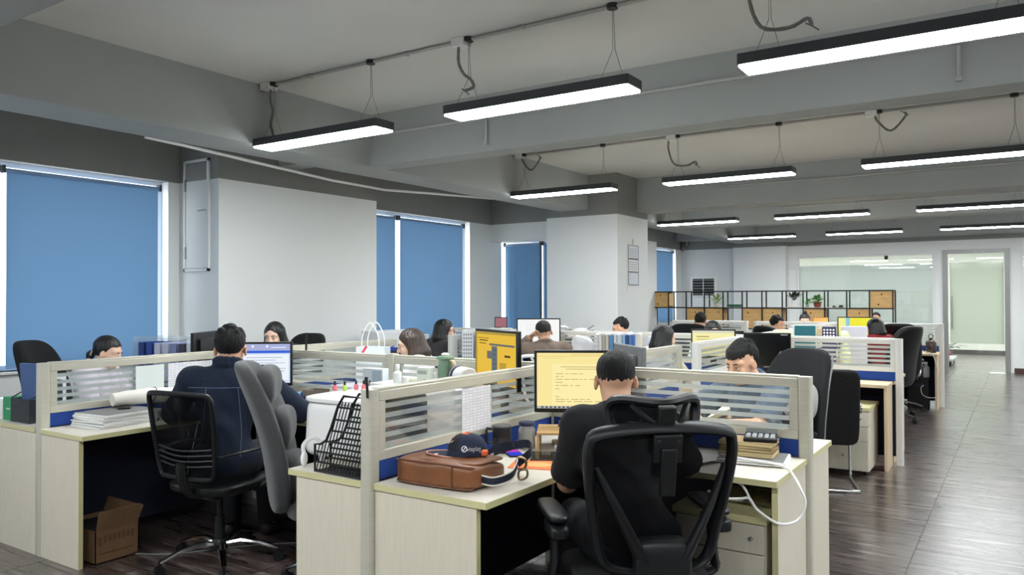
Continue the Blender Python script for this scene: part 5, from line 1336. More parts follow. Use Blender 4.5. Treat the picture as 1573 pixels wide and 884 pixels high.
obj('handle', MB().tube([(-0.042, -0.006, 0.112), (-0.075, -0.02, 0.112), (-0.078, -0.02, 0.100), (-0.076, -0.02, 0.045), (-0.044, -0.006, 0.04)], 0.0075, 8), MUG, t, smooth=True)
# jar
t = thing('glass_jar', 'clear glass jar with a navy lid and pale seeds', 'jar', (-2.115, 3.345, DZ0))
JG = M('jar_glass', (235, 240, 238), 0.02, trans=1.0)
obj('glass', MB().lathe([(0.038, 0.0), (0.043, 0.008), (0.043, 0.095), (0.034, 0.112), (0.034, 0.122), (0.031, 0.122), (0.031, 0.112), (0.040, 0.094), (0.040, 0.009), (0.001, 0.006)], 28), film_mat('jar_wall', (214, 216, 206), 0.62, 0.12), t, smooth=True)
rnd = random.Random(3); sd = MB()
for k in range(120):
    a = rnd.uniform(0, 2 * PI); r = 0.034 * math.sqrt(rnd.random()); sd.sph((r * math.cos(a), r * math.sin(a), rnd.uniform(0.012, 0.026)), (0.0055, 0.004, 0.003), 6, 4, Rz(a))
o = obj('seeds', sd, M('pale_seeds', (216, 200, 150), 0.6), t, smooth=True); o['kind'] = 'stuff'
obj('lid', MB().lathe([(0.040, 0.116), (0.0415, 0.118), (0.0415, 0.131), (0.039, 0.134), (0.001, 0.134)], 28), M('navy_lid', (30, 40, 74), 0.35), t, smooth=True)
# riser, keyboard, phones, mat
WOOD = M('pale_wood_board', (196, 158, 104), 0.5, noise=(9, 0.12), stretch=(1, 9, 9))
t = thing('monitor_riser', 'small wooden riser under the cream page monitor', 'monitor stand', (-1.90, 3.52, DZ0), R_(29))
obj('board', MB().box(-0.22, -0.14, 0.082, 0.22, 0.12, 0.095), WOOD, t, bevel=0.002)
for x in (-0.22, 0.205): obj('side_board', MB().box(x, -0.14, 0, x + 0.015, 0.12, 0.082), WOOD, t, bevel=0.0015)
tag(obj('papers_under_riser', MB().box(-0.15, -0.06, 0, 0.12, 0.10, 0.02), PAPER, None, (-1.90, 3.54, DZ0), (0, 0, R_(35))), 'white papers pushed below the wooden riser', 'papers')
t = thing('keyboard', 'black computer keyboard in front of the wooden riser', 'keyboard', (-1.72, 3.34, DZ0), R_(38))
obj('base', MB().box(-0.21, -0.065, 0, 0.21, 0.065, 0.014), BLK, t, bevel=0.003)
kc = MB().box(0, 0, 0, 0.0155, 0.0155, 0.006).mesh('key', BLKM)
for r in range(5):
    for c_ in range(20): piece('key', kc, t, (-0.20 + c_ * 0.0202, -0.055 + r * 0.022, 0.014))
t = thing('smartphone', 'smartphone with a magenta and blue wallpaper', 'phone', (-2.09, 3.18, DZ0), R_(48))
obj('body', MB().prism(rrect(0.037, 0.078, 0.009), 0, 0.009), BLK, t, bevel=0.0015)
sg = obj('screen', MB().prism(rrect(0.034, 0.075, 0.007), 0.009, 0.0094), scr('phone_blue', (58, 76, 226), 0.8), t)
obj('wallpaper', MB().box(-0.034, 0.005, 0.0094, 0.034, 0.07, 0.0097), scr('phone_magenta', (206, 74, 190), 0.8), sg)
t = thing('dark_tablet', 'black glossy tablet lying beside the phone', 'tablet', (-1.93, 3.20, DZ0), R_(30))
obj('body', MB().prism(rrect(0.062, 0.10, 0.008), 0, 0.008), BLK, t, bevel=0.0015)
obj('screen', MB().prism(rrect(0.056, 0.092, 0.004), 0.008, 0.0084), M('black_glass', (22, 24, 24), 0.06), t)
t = thing('mouse_mat', 'orange mouse mat with a pale round motif', 'mat', (-1.86, 3.03, DZ0), R_(20))
obj('sheet', MB().prism(rrect(0.12, 0.09, 0.008), 0, 0.003), M('orange_mat', (232, 122, 66), 0.8), t)
obj('motif', MB().prism([(0.07 * math.cos(2 * PI * k / 20), 0.045 * math.sin(2 * PI * k / 20)) for k in range(20)], 0.003, 0.0034), M('pale_orange', (240, 172, 104), 0.8), t)
# sheets hanging inside the glass screens
def sheet_mat(n, sx, sy):
    m = bpy.data.materials.new(n); m.use_nodes = True; nt = m.node_tree; b = nt.nodes['Principled BSDF']; b.inputs['Roughness'].default_value = 0.8
    tc = nt.nodes.new('ShaderNodeTexCoord'); br = nt.nodes.new('ShaderNodeTexBrick')
    br.inputs['Color1'].default_value = S(236, 236, 238); br.inputs['Color2'].default_value = S(222, 222, 226); br.inputs['Mortar'].default_value = S(206, 206, 212)
    br.offset = 0; br.inputs['Scale'].default_value = 1; br.inputs['Mortar Size'].default_value = 0.0022; br.inputs['Brick Width'].default_value = sx; br.inputs['Row Height'].default_value = sy
    mp = nt.nodes.new('ShaderNodeMapping'); mp.inputs['Rotation'].default_value = (R_(90), 0, 0)
    nt.links.new(tc.outputs['Object'], mp.inputs[0]); nt.links.new(mp.outputs[0], br.inputs[0]); nt.links.new(br.outputs[0], b.inputs['Base Color'])
    return m
GRID = sheet_mat('printed_table_paper', 0.030, 0.014)
def hung(label, p, rz, w, h, m=None):
    return tag(obj('table_sheet', MB().sheet(lambda u, v: ((u - 0.5) * w, 0.0012 * math.sin(u * 7), (v - 1) * h), 6, 3), m or GRID, None, p, (0, 0, rz), smooth=True), label, 'sheet')
hung('printed table sheet taped inside the long front screen', (SX1 + 0.028, 3.10, 1.078), R_(90), 0.24, 0.215)
hung('blank pale sheet taped to the glass beside the denim jacket man', (SX0 + 0.028, 2.98, 1.075), R_(90), 0.20, 0.20, M('pale_green_paper', (222, 230, 226), 0.8))
hung('printed table sheet partly hidden by the denim jacket man', (SX0 + 0.028, 3.28, 1.078), R_(90), 0.34, 0.21)
# black antenna like pen clip on the front post
tag(obj('antenna', MB().tube([(0, 0, 0), (-0.004, 0.002, 0.05), (-0.012, 0.004, 0.085)], [0.0055, 0.006, 0.0075], 10), BLK, None, (SX1 + 0.02, 2.345, 1.105), smooth=True), 'black antenna sticking up from the front screen post', 'antenna')
tag(obj('antenna', MB().tube([(0, 0, 0), (0, 0, 0.10), (0, 0, 0.13)], [0.008, 0.008, 0.006], 10), BLK, None, (-4.33, 3.865, 1.137), smooth=True), 'black antenna standing on the screen left of the paper bag', 'antenna')
# ---------------------------------------------------------------- magazine rack and the white clutter on the empty desk
t = thing('magazine_rack', 'black slotted magazine rack at the desk edge', 'rack', (-2.475, 2.435, DZ0), R_(-2))
prof = [(0.15, 0.0), (0.15, 0.345), (0.035, 0.345), (0.0, 0.30), (-0.045, 0.20), (-0.075, 0.145), (-0.11, 0.125), (-0.15, 0.12), (-0.15, 0.0)]
def inside(x):
    P = [(-0.15, 0.12), (-0.11, 0.125), (-0.075, 0.145), (-0.045, 0.20), (0.0, 0.30), (0.035, 0.345), (0.15, 0.345)]
    for a, b in zip(P, P[1:]):
        if a[0] <= x <= b[0]: return a[1] + (b[1] - a[1]) * (x - a[0]) / (b[0] - a[0])
    return 0
for y in (-0.045, 0.045):
    f = obj('side_frame', MB().tube([(x, y, z) for x, z in prof], 0.006, 6, closed=True), BLKM, t, smooth=True)
    br = MB()
    for z in (0.045, 0.09, 0.14, 0.19, 0.24, 0.295):
        xs = [x / 200 for x in range(-30, 31) if inside(x / 200) >= z + 0.004]
        if xs: br.box(min(xs), y - 0.0025, z - 0.004, 0.15, y + 0.0025, z + 0.004)
    for k in range(20):   # slanted slats
        x = -0.20 + k * 0.019; pts_ = []
        for q in range(15):
            z = 0.345 * q / 14; xx = x + z * 0.36
            if -0.148 <= xx <= 0.148 and inside(xx) >= z: pts_.append((xx, y, z))
        if len(pts_) > 1 and y < 0: br.tube([pts_[0], pts_[-1]], 0.0036, 4)
    br.box(-0.15, y - 0.003, 0, 0.15, y + 0.003, 0.012)
    o = obj('slats', br, BLKM, f); o['kind'] = 'stuff'
obj('spine_plate', MB().box(0.146, -0.045, 0, 0.152, 0.045, 0.345), BLKM, t); obj('base_plate', MB().box(-0.15, -0.045, 0, 0.15, 0.045, 0.005), BLKM, t)
PLW = film_mat('white_plastic_film', (240, 241, 244), 0.12, 0.05, 0.35)
def crumple(c, size, seed, n=16, amp=0.12, p=2.6):
    rnd = random.Random(seed); W_ = [(rnd.uniform(8, 26), rnd.uniform(8, 26), rnd.uniform(8, 26), rnd.uniform(0, 6)) for _ in range(6)]
    mx = max(size)
    def b(v):
        k = sum(math.sin(a * v.x / mx * 0.6 + b_ * v.y / mx * 0.6 + c_ * v.z / mx * 0.6 + d) for a, b_, c_, d in W_) / 6
        return v * (1 + amp * k * 2)
    return MB().pad(c, size, n=n, p=p, bend=b)
t = thing('white_storage_box', 'large white plastic wrapped box on the empty desk', 'box', (-2.705, 2.92, DZ0), R_(2))
obj('body', crumple((0, 0, 0.145), (0.47, 0.68, 0.29), 6, n=26, amp=0.018, p=8), WHITEP, t, smooth=True)
obj('lid', MB().pad((0, 0, 0.281), (0.475, 0.69, 0.03), n=8, p=8), WHITEP, t, smooth=True)
for k, (x, y, m, lab) in enumerate(((-2.925, 2.80, 'pink', 'tiny pink bottle at the left end of the white storage box'), (-2.885, 2.83, 'green', 'tiny lime green bottle between the pink ones'), (-2.865, 2.89, 'pink', 'tiny pink bottle right of the lime green one'), (-2.83, 2.91, 'pink', 'tiny pink bottle farthest right on the storage box'))):
    t = thing('nail_varnish_bottle', lab, 'bottle', (x, y, DZ0 + 0.2965), 0, 'varnish bottles on the white storage box')
    obj('glass', MB().lathe([(0.010, 0), (0.012, 0.004), (0.012, 0.024), (0.005, 0.028)], 12), M('varnish_' + m, (236, 122, 132) if m == 'pink' else (176, 206, 84), 0.2), t, smooth=True)
    obj('cap', MB().lathe([(0.006, 0.028), (0.006, 0.046), (0.004, 0.048)], 10), M('varnish_cap', (40, 30, 32), 0.4), t, smooth=True)
tag(obj('loose_papers', MB().sheet(lambda u, v: ((u - 0.5) * 0.21, (v - 0.5) * 0.30, 0.004 + 0.006 * math.sin(u * 5 + v * 4) ** 2), 8, 8).box(-0.10, -0.14, 0, 0.10, 0.14, 0.003), PAPER, None, (-2.66, 3.06, DZ0 + 0.2965), (0, 0, R_(20)), smooth=True), 'loose white papers on top of the storage box', 'papers')
tag(obj('black_case', MB().pad((0, 0, 0.165), (0.13, 0.31, 0.33), n=8, p=12), M('black_case_cloth', (22, 22, 24), 0.8), None, (-2.385, 2.66, DZ0), (0, 0, 0), smooth=True), 'black soft case standing behind the long front screen', 'case')
for k, (y, z) in enumerate(((2.90, 0.0), (2.90, 0.052))):
    tag(obj('pink_packet', MB().pad((0, 0, 0.025), (0.09, 0.12, 0.05), n=5, p=4), M('pink_packet', (222, 74, 110), 0.5), None, (-2.36, y, DZ0 + z), (0, 0, 0.1 * k), smooth=True), ('lower pink packet seen through the long front screen', 'upper pink packet seen through the long front screen')[k], 'packet')
t = thing('white_headphones', 'white over-ear headphones standing near the grey chair', 'headphones', (-2.71, 2.46, DZ0), R_(30))
obj('headband', MB().tube(spline([(-0.05, 0, 0.06), (-0.055, 0, 0.12), (0, 0, 0.165), (0.055, 0, 0.12), (0.05, 0, 0.06)], 6), 0.008, 8, flat=1.6), WHITEP, t, smooth=True)
for s in (-1, 1): obj('ear_cup', MB().sph((s * 0.052, 0, 0.043), (0.018, 0.036, 0.043), 14, 10), WHITEP, t, smooth=True)
t.scale = (0.8, 0.8, 0.8)
# behind the long front screen, towards the cross screen
t = thing('white_drawer_box', 'white desktop drawer box carrying the bottle and jar', 'box', (-2.92, 3.56, DZ0))
obj('case', MB().box(-0.36, -0.14, 0, 0.34, 0.14, 0.258), WHITEP, t, bevel=0.004)
for k in range(2): obj('drawer', MB().box(-0.35 + 0.345 * k, -0.146, 0.02, -0.012 + 0.345 * k, -0.14, 0.238), WHITEP, t, bevel=0.002)
zt = DZ0 + 0.2585
t = thing('pump_bottle', 'white bottle at the left end of the drawer box', 'bottle', (-3.12, 3.49, zt))
obj('body', MB().lathe([(0.024, 0), (0.026, 0.004), (0.026, 0.06), (0.012, 0.075), (0.012, 0.085)], 18), WHITEP, t, smooth=True); obj('cap', MB().lathe([(0.015, 0.085), (0.015, 0.11), (0.01, 0.113)], 14), WHITEP, t, smooth=True)
t = thing('white_jar', 'small white pot left of the orange capped tube', 'pot', (-3.02, 3.45, zt)); obj('body', MB().lathe([(0.022, 0), (0.024, 0.03), (0.022, 0.032)], 18), WHITEP, t, smooth=True); obj('lid', MB().lathe([(0.025, 0.032), (0.025, 0.045), (0.02, 0.047)], 18), WHITEP, t, smooth=True)
t = thing('cream_tube', 'pale tube with an orange cap lying on the drawer box', 'tube', (-3.02, 3.56, zt + 0.019), R_(10)); obj('body', MB().tube([(-0.10, 0, 0), (-0.06, 0, 0), (0.05, 0, 0)], [0.012, 0.016, 0.018], 14), M('pale_cream', (224, 226, 200), 0.4), t, smooth=True); obj('cap', MB().cyl((0.05, 0, 0), (0.10, 0, 0), 0.019, 16), M('orange_cap', (226, 152, 40), 0.4), t, smooth=True)
t = thing('milk_carton', 'pale carton with grey lettering before the green jug', 'carton', (-2.93, 3.52, zt), R_(12)); obj('body', MB().box(-0.04, -0.03, 0, 0.04, 0.03, 0.10), M('pale_carton', (214, 220, 208), 0.5), t, bevel=0.002)
cl_ = MB()
for k in range(6): cl_.box(-0.032 + 0.010 * k, -0.0306, 0.062, -0.026 + 0.010 * k, -0.03, 0.084)
o = obj('lettering', cl_, M('grey_print', (128, 134, 126), 0.6), t); o['kind'] = 'stuff'; obj('fruit_print', MB().prism([(0.010 * math.cos(k), 0.010 * math.sin(k)) for k in [2 * PI * i / 10 for i in range(10)]], 0, 0.0006, R=Rx(PI / 2), c=(0.012, -0.03, 0.025)), M('green_print', (150, 170, 60), 0.6), t)
t = thing('green_jug', 'sage green lidded jug with a cream handle', 'jug', (-2.86, 3.62, zt)); JGM = M('sage_green', (112, 142, 118), 0.4)
obj('body', MB().lathe([(0.042, 0), (0.046, 0.005), (0.044, 0.10), (0.036, 0.145)], 22), JGM, t, smooth=True); obj('lid', MB().lathe([(0.052, 0.145), (0.054, 0.15), (0.05, 0.16), (0.02, 0.166)], 22), JGM, t, smooth=True); obj('knob', MB().lathe([(0.022, 0.166), (0.024, 0.174), (0.014, 0.182)], 16), M('cream_knob', (226, 224, 204), 0.4), t, smooth=True)
obj('handle', MB().tube(spline([(0.036, 0, 0.14), (0.075, -0.01, 0.125), (0.080, -0.01, 0.06), (0.045, 0, 0.02)], 5), 0.011, 8, flat=0.7), M('cream_handle', (214, 196, 160), 0.5), t, smooth=True)
t = thing('lying_jar', 'white jar with a striped navy lid lying on its side', 'jar', (-2.71, 3.57, zt + 0.058), R_(-30))
obj('body', MB().lathe([(0.052, 0.0), (0.056, 0.01), (0.056, 0.12), (0.05, 0.125)], 24, R=Ry(PI / 2)), WHITEP, t, smooth=True); ld = obj('lid', MB().lathe([(0.054, -0.055), (0.058, -0.05), (0.058, 0.0)], 24, R=Ry(PI / 2)), M('navy_jar_lid', (22, 30, 60), 0.35), t, smooth=True); obj('lid_stripe', MB().lathe([(0.0584, -0.028), (0.0588, -0.025), (0.0584, -0.022)], 24, R=Ry(PI / 2)), PRW, ld, smooth=True)
# around the blue web page monitor
tag(obj('cyan_box', MB().box(-0.055, -0.05, 0, 0.055, 0.05, 0.135), M('cyan_card', (98, 178, 216), 0.6), None, (-4.10, 3.52, DZ0), (0, 0, R_(25)), bevel=0.003), 'cyan cardboard box right of the blue web page monitor', 'box')
tag(obj('navy_box', MB().box(-0.09, -0.05, 0, 0.09, 0.05, 0.115), M('navy_card', (22, 34, 74), 0.7), None, (-3.93, 3.62, DZ0), (0, 0, R_(5)), bevel=0.003), 'navy box right of the cyan box', 'box')
tag(obj('brown_tray', MB().box(-0.10, -0.06, 0, 0.10, 0.06, 0.008).box(-0.10, -0.06, 0, 0.10, -0.055, 0.04).box(-0.10, 0.055, 0, 0.10, 0.06, 0.04).box(-0.10, -0.06, 0, -0.095, 0.06, 0.04).box(0.095, -0.06, 0, 0.10, 0.06, 0.04), M('grey_brown_tray', (122, 112, 100), 0.6), None, (-3.92, 3.62, DZ0 + 0.1155), (0, 0, R_(8))), 'grey brown tray lying on the navy box', 'tray')
tag(obj('black_cable_coil', MB().tube([(0.055 * math.cos(a) * (1 + 0.1 * math.sin(3 * a)), 0.04 * math.sin(a), 0.006 + 0.0015 * a) for a in [k * 0.4 for k in range(46)]], 0.004, 6), BLK, None, (-3.90, 3.42, DZ0), smooth=True), 'coiled black cable before the navy box', 'cable')
t = thing('note_pad', 'white note pad at the desk edge by the cable coil', 'note pad', (-3.74, 3.45, DZ0), R_(15)); obj('pages', MB().box(-0.075, -0.05, 0, 0.075, 0.05, 0.014), PAPER, t); obj('pen', MB().cyl((-0.05, 0.0, 0.018), (0.05, 0.02, 0.018), 0.004, 8), BLK, t, smooth=True)
t = thing('label_printer', 'pale grey desktop printer with a white front', 'printer', (-3.62, 3.66, DZ0), R_(-6)); obj('body', MB().box(-0.16, -0.10, 0, 0.16, 0.12, 0.20), M('violet_grey_plastic', (176, 176, 186), 0.5), t, bevel=0.012); obj('front', MB().obox((0, -0.11, 0.12), (0.29, 0.03, 0.13), Rx(-0.35)), M('cream_plastic', (228, 228, 216), 0.5), t, bevel=0.006); obj('button', MB().box(-0.12, -0.131, 0.115, -0.10, -0.12, 0.125), M('grey_button', (140, 142, 140), 0.5), t)
t = thing('photo_card', 'white box with a small printed picture by the cream post', 'box', (-3.40, 3.60, DZ0), R_(4)); obj('box', MB().box(-0.08, -0.03, 0, 0.08, 0.03, 0.325), M('white_card', (220, 226, 230), 0.4), t, bevel=0.002); obj('picture', MB().box(-0.002, -0.0315, 0.20, 0.07, -0.030, 0.315), M('print_blue_grey', (172, 188, 200), 0.5), t); obj('figure_print', MB().box(-0.06, -0.0315, 0.215, -0.035, -0.030, 0.27).box(-0.028, -0.0315, 0.21, -0.012, -0.03, 0.25), M('print_dark', (98, 104, 96), 0.5), t)
# ---------------------------------------------------------------- right front desk
SHAD = M('sheet_gap_shade', (120, 120, 118), 0.9)  # grey core of the stacks: shade painted into the gaps between sheets
def sheaf(name, label, loc, rz, w, d, h, m, cat, group=None, wob=0.0, seed=0):
    rnd = random.Random(seed); mb = MB(); n = max(2, int(h / 0.006)); z = 0
    for k in range(n):
        dx, dy = rnd.uniform(-wob, wob), rnd.uniform(-wob, wob); mb.box(-w / 2 + dx, -d / 2 + dy, z, w / 2 + dx, d / 2 + dy, z + h / n * 0.72); z += h / n
    mb.box(-w / 2 + 0.004, -d / 2 + 0.004, 0.001, w / 2 - 0.004, d / 2 - 0.004, h * 0.97, 1)
    o = obj(name, mb, [m, SHAD], None, loc, (0, 0, rz)); o['kind'] = 'thing'
    return tag(o, label, cat, group)
sheaf('paper_pile', 'pile of loose white papers under the notebooks', (-1.06, 3.66, DZ0), R_(8), 0.30, 0.24, 0.024, PAPER, 'papers', wob=0.008, seed=2)
tag(obj('loose_sheet', MB().sheet(lambda u, v: ((u - 0.5) * 0.21, (v - 0.5) * 0.26, 0.002 + 0.012 * max(0, u - 0.6) ** 2 * 8), 8, 4), PAPER, None, (-1.27, 3.56, DZ0), (0, 0, R_(-20)), smooth=True), 'single white sheet left of the paper pile', 'sheet')
KR = M('kraft_cover', (150, 126, 90), 0.7); KE = M('yellowed_pages', (214, 196, 146), 0.8)
z = DZ0 + 0.0243
for k, (w_, d_, h_, rz, lab) in enumerate(((0.25, 0.18, 0.024, 5, 'yellowed notebook at the bottom of the notebook pile'), (0.24, 0.175, 0.012, 2, 'thin notebook second from the bottom of the pile'), (0.24, 0.175, 0.012, 9, 'thin notebook third from the bottom of the pile'), (0.245, 0.18, 0.018, 3, 'kraft notebook under the calculator'))):
    t = thing('notebook', lab, 'notebook', (-1.09, 3.695, z), R_(rz), 'kraft notebooks on the right desk')
    obj('pages', MB().box(-w_ / 2 + 0.003, -d_ / 2 + 0.003, 0.002, w_ / 2 - 0.003, d_ / 2 - 0.003, h_ - 0.002), KE, t)
    obj('cover', MB().box(-w_ / 2, -d_ / 2, 0, w_ / 2, d_ / 2, 0.002).box(-w_ / 2, -d_ / 2, h_ - 0.002, w_ / 2, d_ / 2, h_).box(-w_ / 2, -d_ / 2, 0, -w_ / 2 + 0.002, d_ / 2, h_), KR, t)
    z += h_ + 0.0003
t = thing('desk_calculator', 'black desk calculator on the notebook pile', 'calculator', (-1.035, 3.70, z), R_(12))
obj('body', MB().obox((0, 0, 0.013), (0.15, 0.13, 0.018), Rx(0.06)), BLK, t, bevel=0.004)
obj('display', MB().obox((0, 0.047, 0.030), (0.14, 0.035, 0.02), Rx(0.5)), M('lcd_grey', (62, 66, 64), 0.25), t, bevel=0.002)
kc2 = MB().box(-0.010, -0.007, 0, 0.010, 0.007, 0.005).mesh('key', M('grey_key', (150, 152, 154), 0.5))
for r in range(4):
    for c_ in range(5): piece('key', kc2, t, (-0.054 + 0.027 * c_, -0.052 + 0.021 * r, 0.0205 + 0.0012 * r), (0.06, 0, 0))
cp = [(-1.20, 3.60, 0.776), (-1.08, 3.545, 0.778), (-0.95, 3.53, 0.776), (-0.875, 3.52, 0.765), (-0.838, 3.50, 0.735), (-0.800, 3.45, 0.70), (-0.775, 3.43, 0.642), (-0.80, 3.40, 0.575), (-0.86, 3.33, 0.568), (-0.93, 3.27, 0.628), (-0.965, 3.27, 0.672), (-1.00, 3.26, 0.668), (-1.06, 3.25, 0.664), (-1.13, 3.23, 0.69)]
tag(obj('white_cable', MB().tube(spline(cp, 6), 0.0058, 8), CABLE, smooth=True), 'white power cable looping off the right desk edge', 'cable')
lp = [(-0.965, 3.275, 0.672), (-0.99, 3.30, 0.70), (-1.03, 3.33, 0.718), (-1.09, 3.33, 0.712), (-1.115, 3.32, 0.678), (-1.09, 3.30, 0.654), (-1.02, 3.28, 0.655)]
tag(obj('cable_loop', MB().tube(spline(lp, 6), 0.0052, 8), CABLE, smooth=True), 'small loop of white cable hanging below the right desk top', 'cable')
# ---------------------------------------------------------------- left desk
for k in range(6):
    w_ = 0.30 + 0.006 * (k % 3)
    sheaf('paper_bundle', ('lowest bundle of white papers at the left desk end', 'paper bundle second from the bottom at the left desk end', 'paper bundle third from the bottom at the left desk end', 'paper bundle third from the top at the left desk end', 'paper bundle second from the top at the left desk end', 'topmost bundle of white papers at the left desk end')[k],
          (-4.655 + 0.006 * (k % 2), 2.63 + 0.004 * k, DZ0 + 0.0137 * k), R_(2 + 2 * (k % 3)), w_, 0.36, 0.0135, PAPER, 'papers', 'paper bundles stacked on the left desk', wob=0.004, seed=k)
sheaf('document_stack', 'lower stack of documents with dark edges by the white roll', (-4.66, 3.02, DZ0), R_(-4), 0.28, 0.34, 0.022, M('document_paper', (222, 222, 226), 0.8), 'papers', wob=0.012, seed=5)
sheaf('document_stack', 'thin documents lying on the lower stack by the white roll', (-4.65, 3.05, DZ0 + 0.0223), R_(6), 0.26, 0.30, 0.012, PAPER, 'papers', wob=0.012, seed=9)
t = thing('white_roll', 'thick white rolled bundle lying along the glass screen', 'roll', (-4.745, 2.90, DZ0 + 0.0835 + 0.052), R_(84))
obj('body', MB().tube([(-0.22, 0, -0.004), (-0.14, 0, 0), (0.02, 0, 0.002), (0.14, 0, -0.004), (0.24, 0, -0.010)], [0.040, 0.047, 0.050, 0.048, 0.043], 18), M('off_white_wrap', (228, 224, 214), 0.6, bump=(25, 0.2)), t, smooth=True)
obj('black_string', MB().tube([(0.03 + 0.02 * math.cos(a), 0.053 * math.sin(a), 0.053 * math.cos(a)) for a in [2 * PI * k / 20 for k in range(20)]], 0.0025, 6, closed=True), BLK, t, smooth=True)
tag(obj('black_phone', MB().prism(rrect(0.035, 0.07, 0.008), 0, 0.009), BLK, None, (-4.70, 2.72, DZ0 + 0.0835), (0, 0, R_(60)), bevel=0.002), 'small black phone on the topmost paper bundle', 'phone')
tag(obj('white_cable', MB().tube(spline([(-4.62, 3.12, 0.83), (-4.50, 3.10, 0.815), (-4.39, 3.04, 0.775), (-4.352, 3.0, 0.74), (-4.335, 2.96, 0.62), (-4.33, 2.92, 0.48), (-4.33, 2.9, 0.30)], 6), 0.003, 6), CABLE, smooth=True), 'thin white cable falling from the left desk', 'cable')
t = thing('cardboard_box', 'open brown cardboard box on the floor under the left desk', 'box', (-4.62, 2.52, 0)); CB = M('brown_cardboard', (112, 84, 58), 0.85, noise=(12, 0.1)); CBD = M('dark_cardboard_print', (92, 62, 42), 0.85)
bm = MB(); bm.box(-0.2, -0.13, 0, 0.2, 0.13, 0.006).box(-0.2, -0.13, 0, -0.195, 0.13, 0.19).box(0.195, -0.13, 0, 0.2, 0.13, 0.19).box(-0.2, -0.13, 0, 0.2, -0.125, 0.19).box(-0.2, 0.125, 0, 0.2, 0.13, 0.19)
obj('body', bm, CB, t); obj('flap', MB().obox((0.215, 0, 0.245), (0.005, 0.25, 0.115), Ry(0.25)), CB, t); obj('flap', MB().obox((0, 0.148, 0.235), (0.38, 0.005, 0.09), Rx(-0.4)), CB, t)
pb = MB(); rnd = random.Random(5)
for k in range(7): y = -0.08 + 0.027 * k; pb.box(0.2005, y, 0.11 + rnd.uniform(0, 0.01), 0.2012, y + 0.017, 0.155)
pb.box(0.2005, -0.115, 0.10, 0.2012, -0.09, 0.15).box(0.2005, -0.11, 0.05, 0.2012, 0.10, 0.058)
o = obj('faded_print', pb, CBD, t); o['kind'] = 'stuff'
tag(obj('box_filling', crumple((0, 0, 0.05), (0.34, 0.22, 0.10), 12, amp=0.1), M('dark_bag_film', (34, 34, 36), 0.5), None, (-4.62, 2.52, 0.10), smooth=True), 'dark crumpled bag inside the cardboard box', 'bag')
# window side of the left post
def lever(name, label, loc, rz, col, w=0.07, d=0.26, h=0.30, spine_mark=True, group=None):
    t = thing(name, label, 'binder', loc, rz, group); m = M('binder_%d_%d_%d' % col, col, 0.5)
    obj('cover', MB().box(-w / 2, -d / 2, 0, -w / 2 + 0.003, d / 2, h).box(w / 2 - 0.003, -d / 2, 0, w / 2, d / 2, h).box(-w / 2, -d / 2, 0, w / 2, -d / 2 + 0.003, h), m, t)
    obj('pages', MB().box(-w / 2 + 0.004, -d / 2 + 0.006, 0.004, w / 2 - 0.004, d / 2 - 0.01, h - 0.01), PAPER, t)
    if spine_mark: obj('spine_label', MB().box(-w / 3, -d / 2 - 0.0008, h * 0.45, w / 3, -d / 2, h * 0.85), M('label_white', (232, 232, 230), 0.7), t)
    return t
lever('lever_arch_binder', 'white lever arch binder leaning by the blue blind at far left', (-5.56, 2.66, DZ0), R_(20), (226, 226, 228), 0.09, 0.27, 0.25)
tag(obj('tissue_box', MB().box(-0.05, -0.10, 0, 0.05, 0.10, 0.13), WHITEP, None, (-5.50, 2.44, DZ0), (0, 0, R_(5)), bevel=0.004), 'white box left of the green box at far left', 'box')
t = thing('green_box', 'green box with white lettering beside the mesh holder', 'box', (-5.385, 2.435, DZ0), R_(3)); obj('box', MB().box(-0.045, -0.09, 0, 0.045, 0.09, 0.145), M('green_card', (30, 140, 84), 0.5), t, bevel=0.002)
gb = MB()
for k in range(5): gb.box(-0.006 + 0.009 * k, -0.0908, 0.068, 0.0 + 0.009 * k, -0.09, 0.078)
o = obj('lettering', gb, PRW, t); o['kind'] = 'stuff'
t = thing('mesh_holder', 'dark grey mesh file holder behind the left post', 'holder', (-5.20, 2.44, DZ0), R_(2)); GMSH = film_mat('grey_wire_mesh', (70, 74, 78), 0.25, 0.02, 0.2)
obj('mesh', MB().box(-0.11, -0.10, 0, 0.11, -0.098, 0.145).box(-0.11, 0.098, 0, 0.11, 0.10, 0.25).box(-0.11, -0.10, 0, -0.108, 0.10, 0.145).box(0.108, -0.10, 0, 0.11, 0.10, 0.145), GMSH, t)
obj('wire_rim', MB().tube([(-0.11, -0.10, 0.145), (0.11, -0.10, 0.145), (0.11, 0.10, 0.25), (-0.11, 0.10, 0.25)], 0.004, 6, closed=True).tube([(-0.11, -0.10, 0.003), (0.11, -0.10, 0.003), (0.11, 0.10, 0.003), (-0.11, 0.10, 0.003)], 0.004, 6, closed=True), DARKM, t, smooth=True)
tag(obj('blue_folder', MB().box(-0.10, -0.012, 0, 0.10, 0.012, 0.36), M('steel_blue_board', (66, 92, 140), 0.6), None, (-5.18, 2.42, DZ0 + 0.004), (0.08, 0, R_(6)), bevel=0.002), 'upright steel blue folder in the mesh holder', 'folder')
t = thing('binder_tray', 'clear plastic organiser holding blue binders near the window', 'organiser', (-5.62, 3.66, DZ0), R_(0)); CLP = film_mat('clear_plastic', (214, 228, 240), 0.75, 0.08)
obj('shell', MB().box(-0.36, -0.13, 0, 0.36, 0.13, 0.005).box(-0.36, 0.125, 0, 0.36, 0.13, 0.46).box(-0.36, -0.13, 0.455, 0.36, 0.13, 0.46).box(-0.36, -0.13, 0, -0.355, 0.13, 0.46).box(0.355, -0.13, 0, 0.36, 0.13, 0.46), CLP, t)
obj('shelf', MB().box(-0.355, -0.125, 0.12, 0.355, 0.124, 0.126), CLP, t)
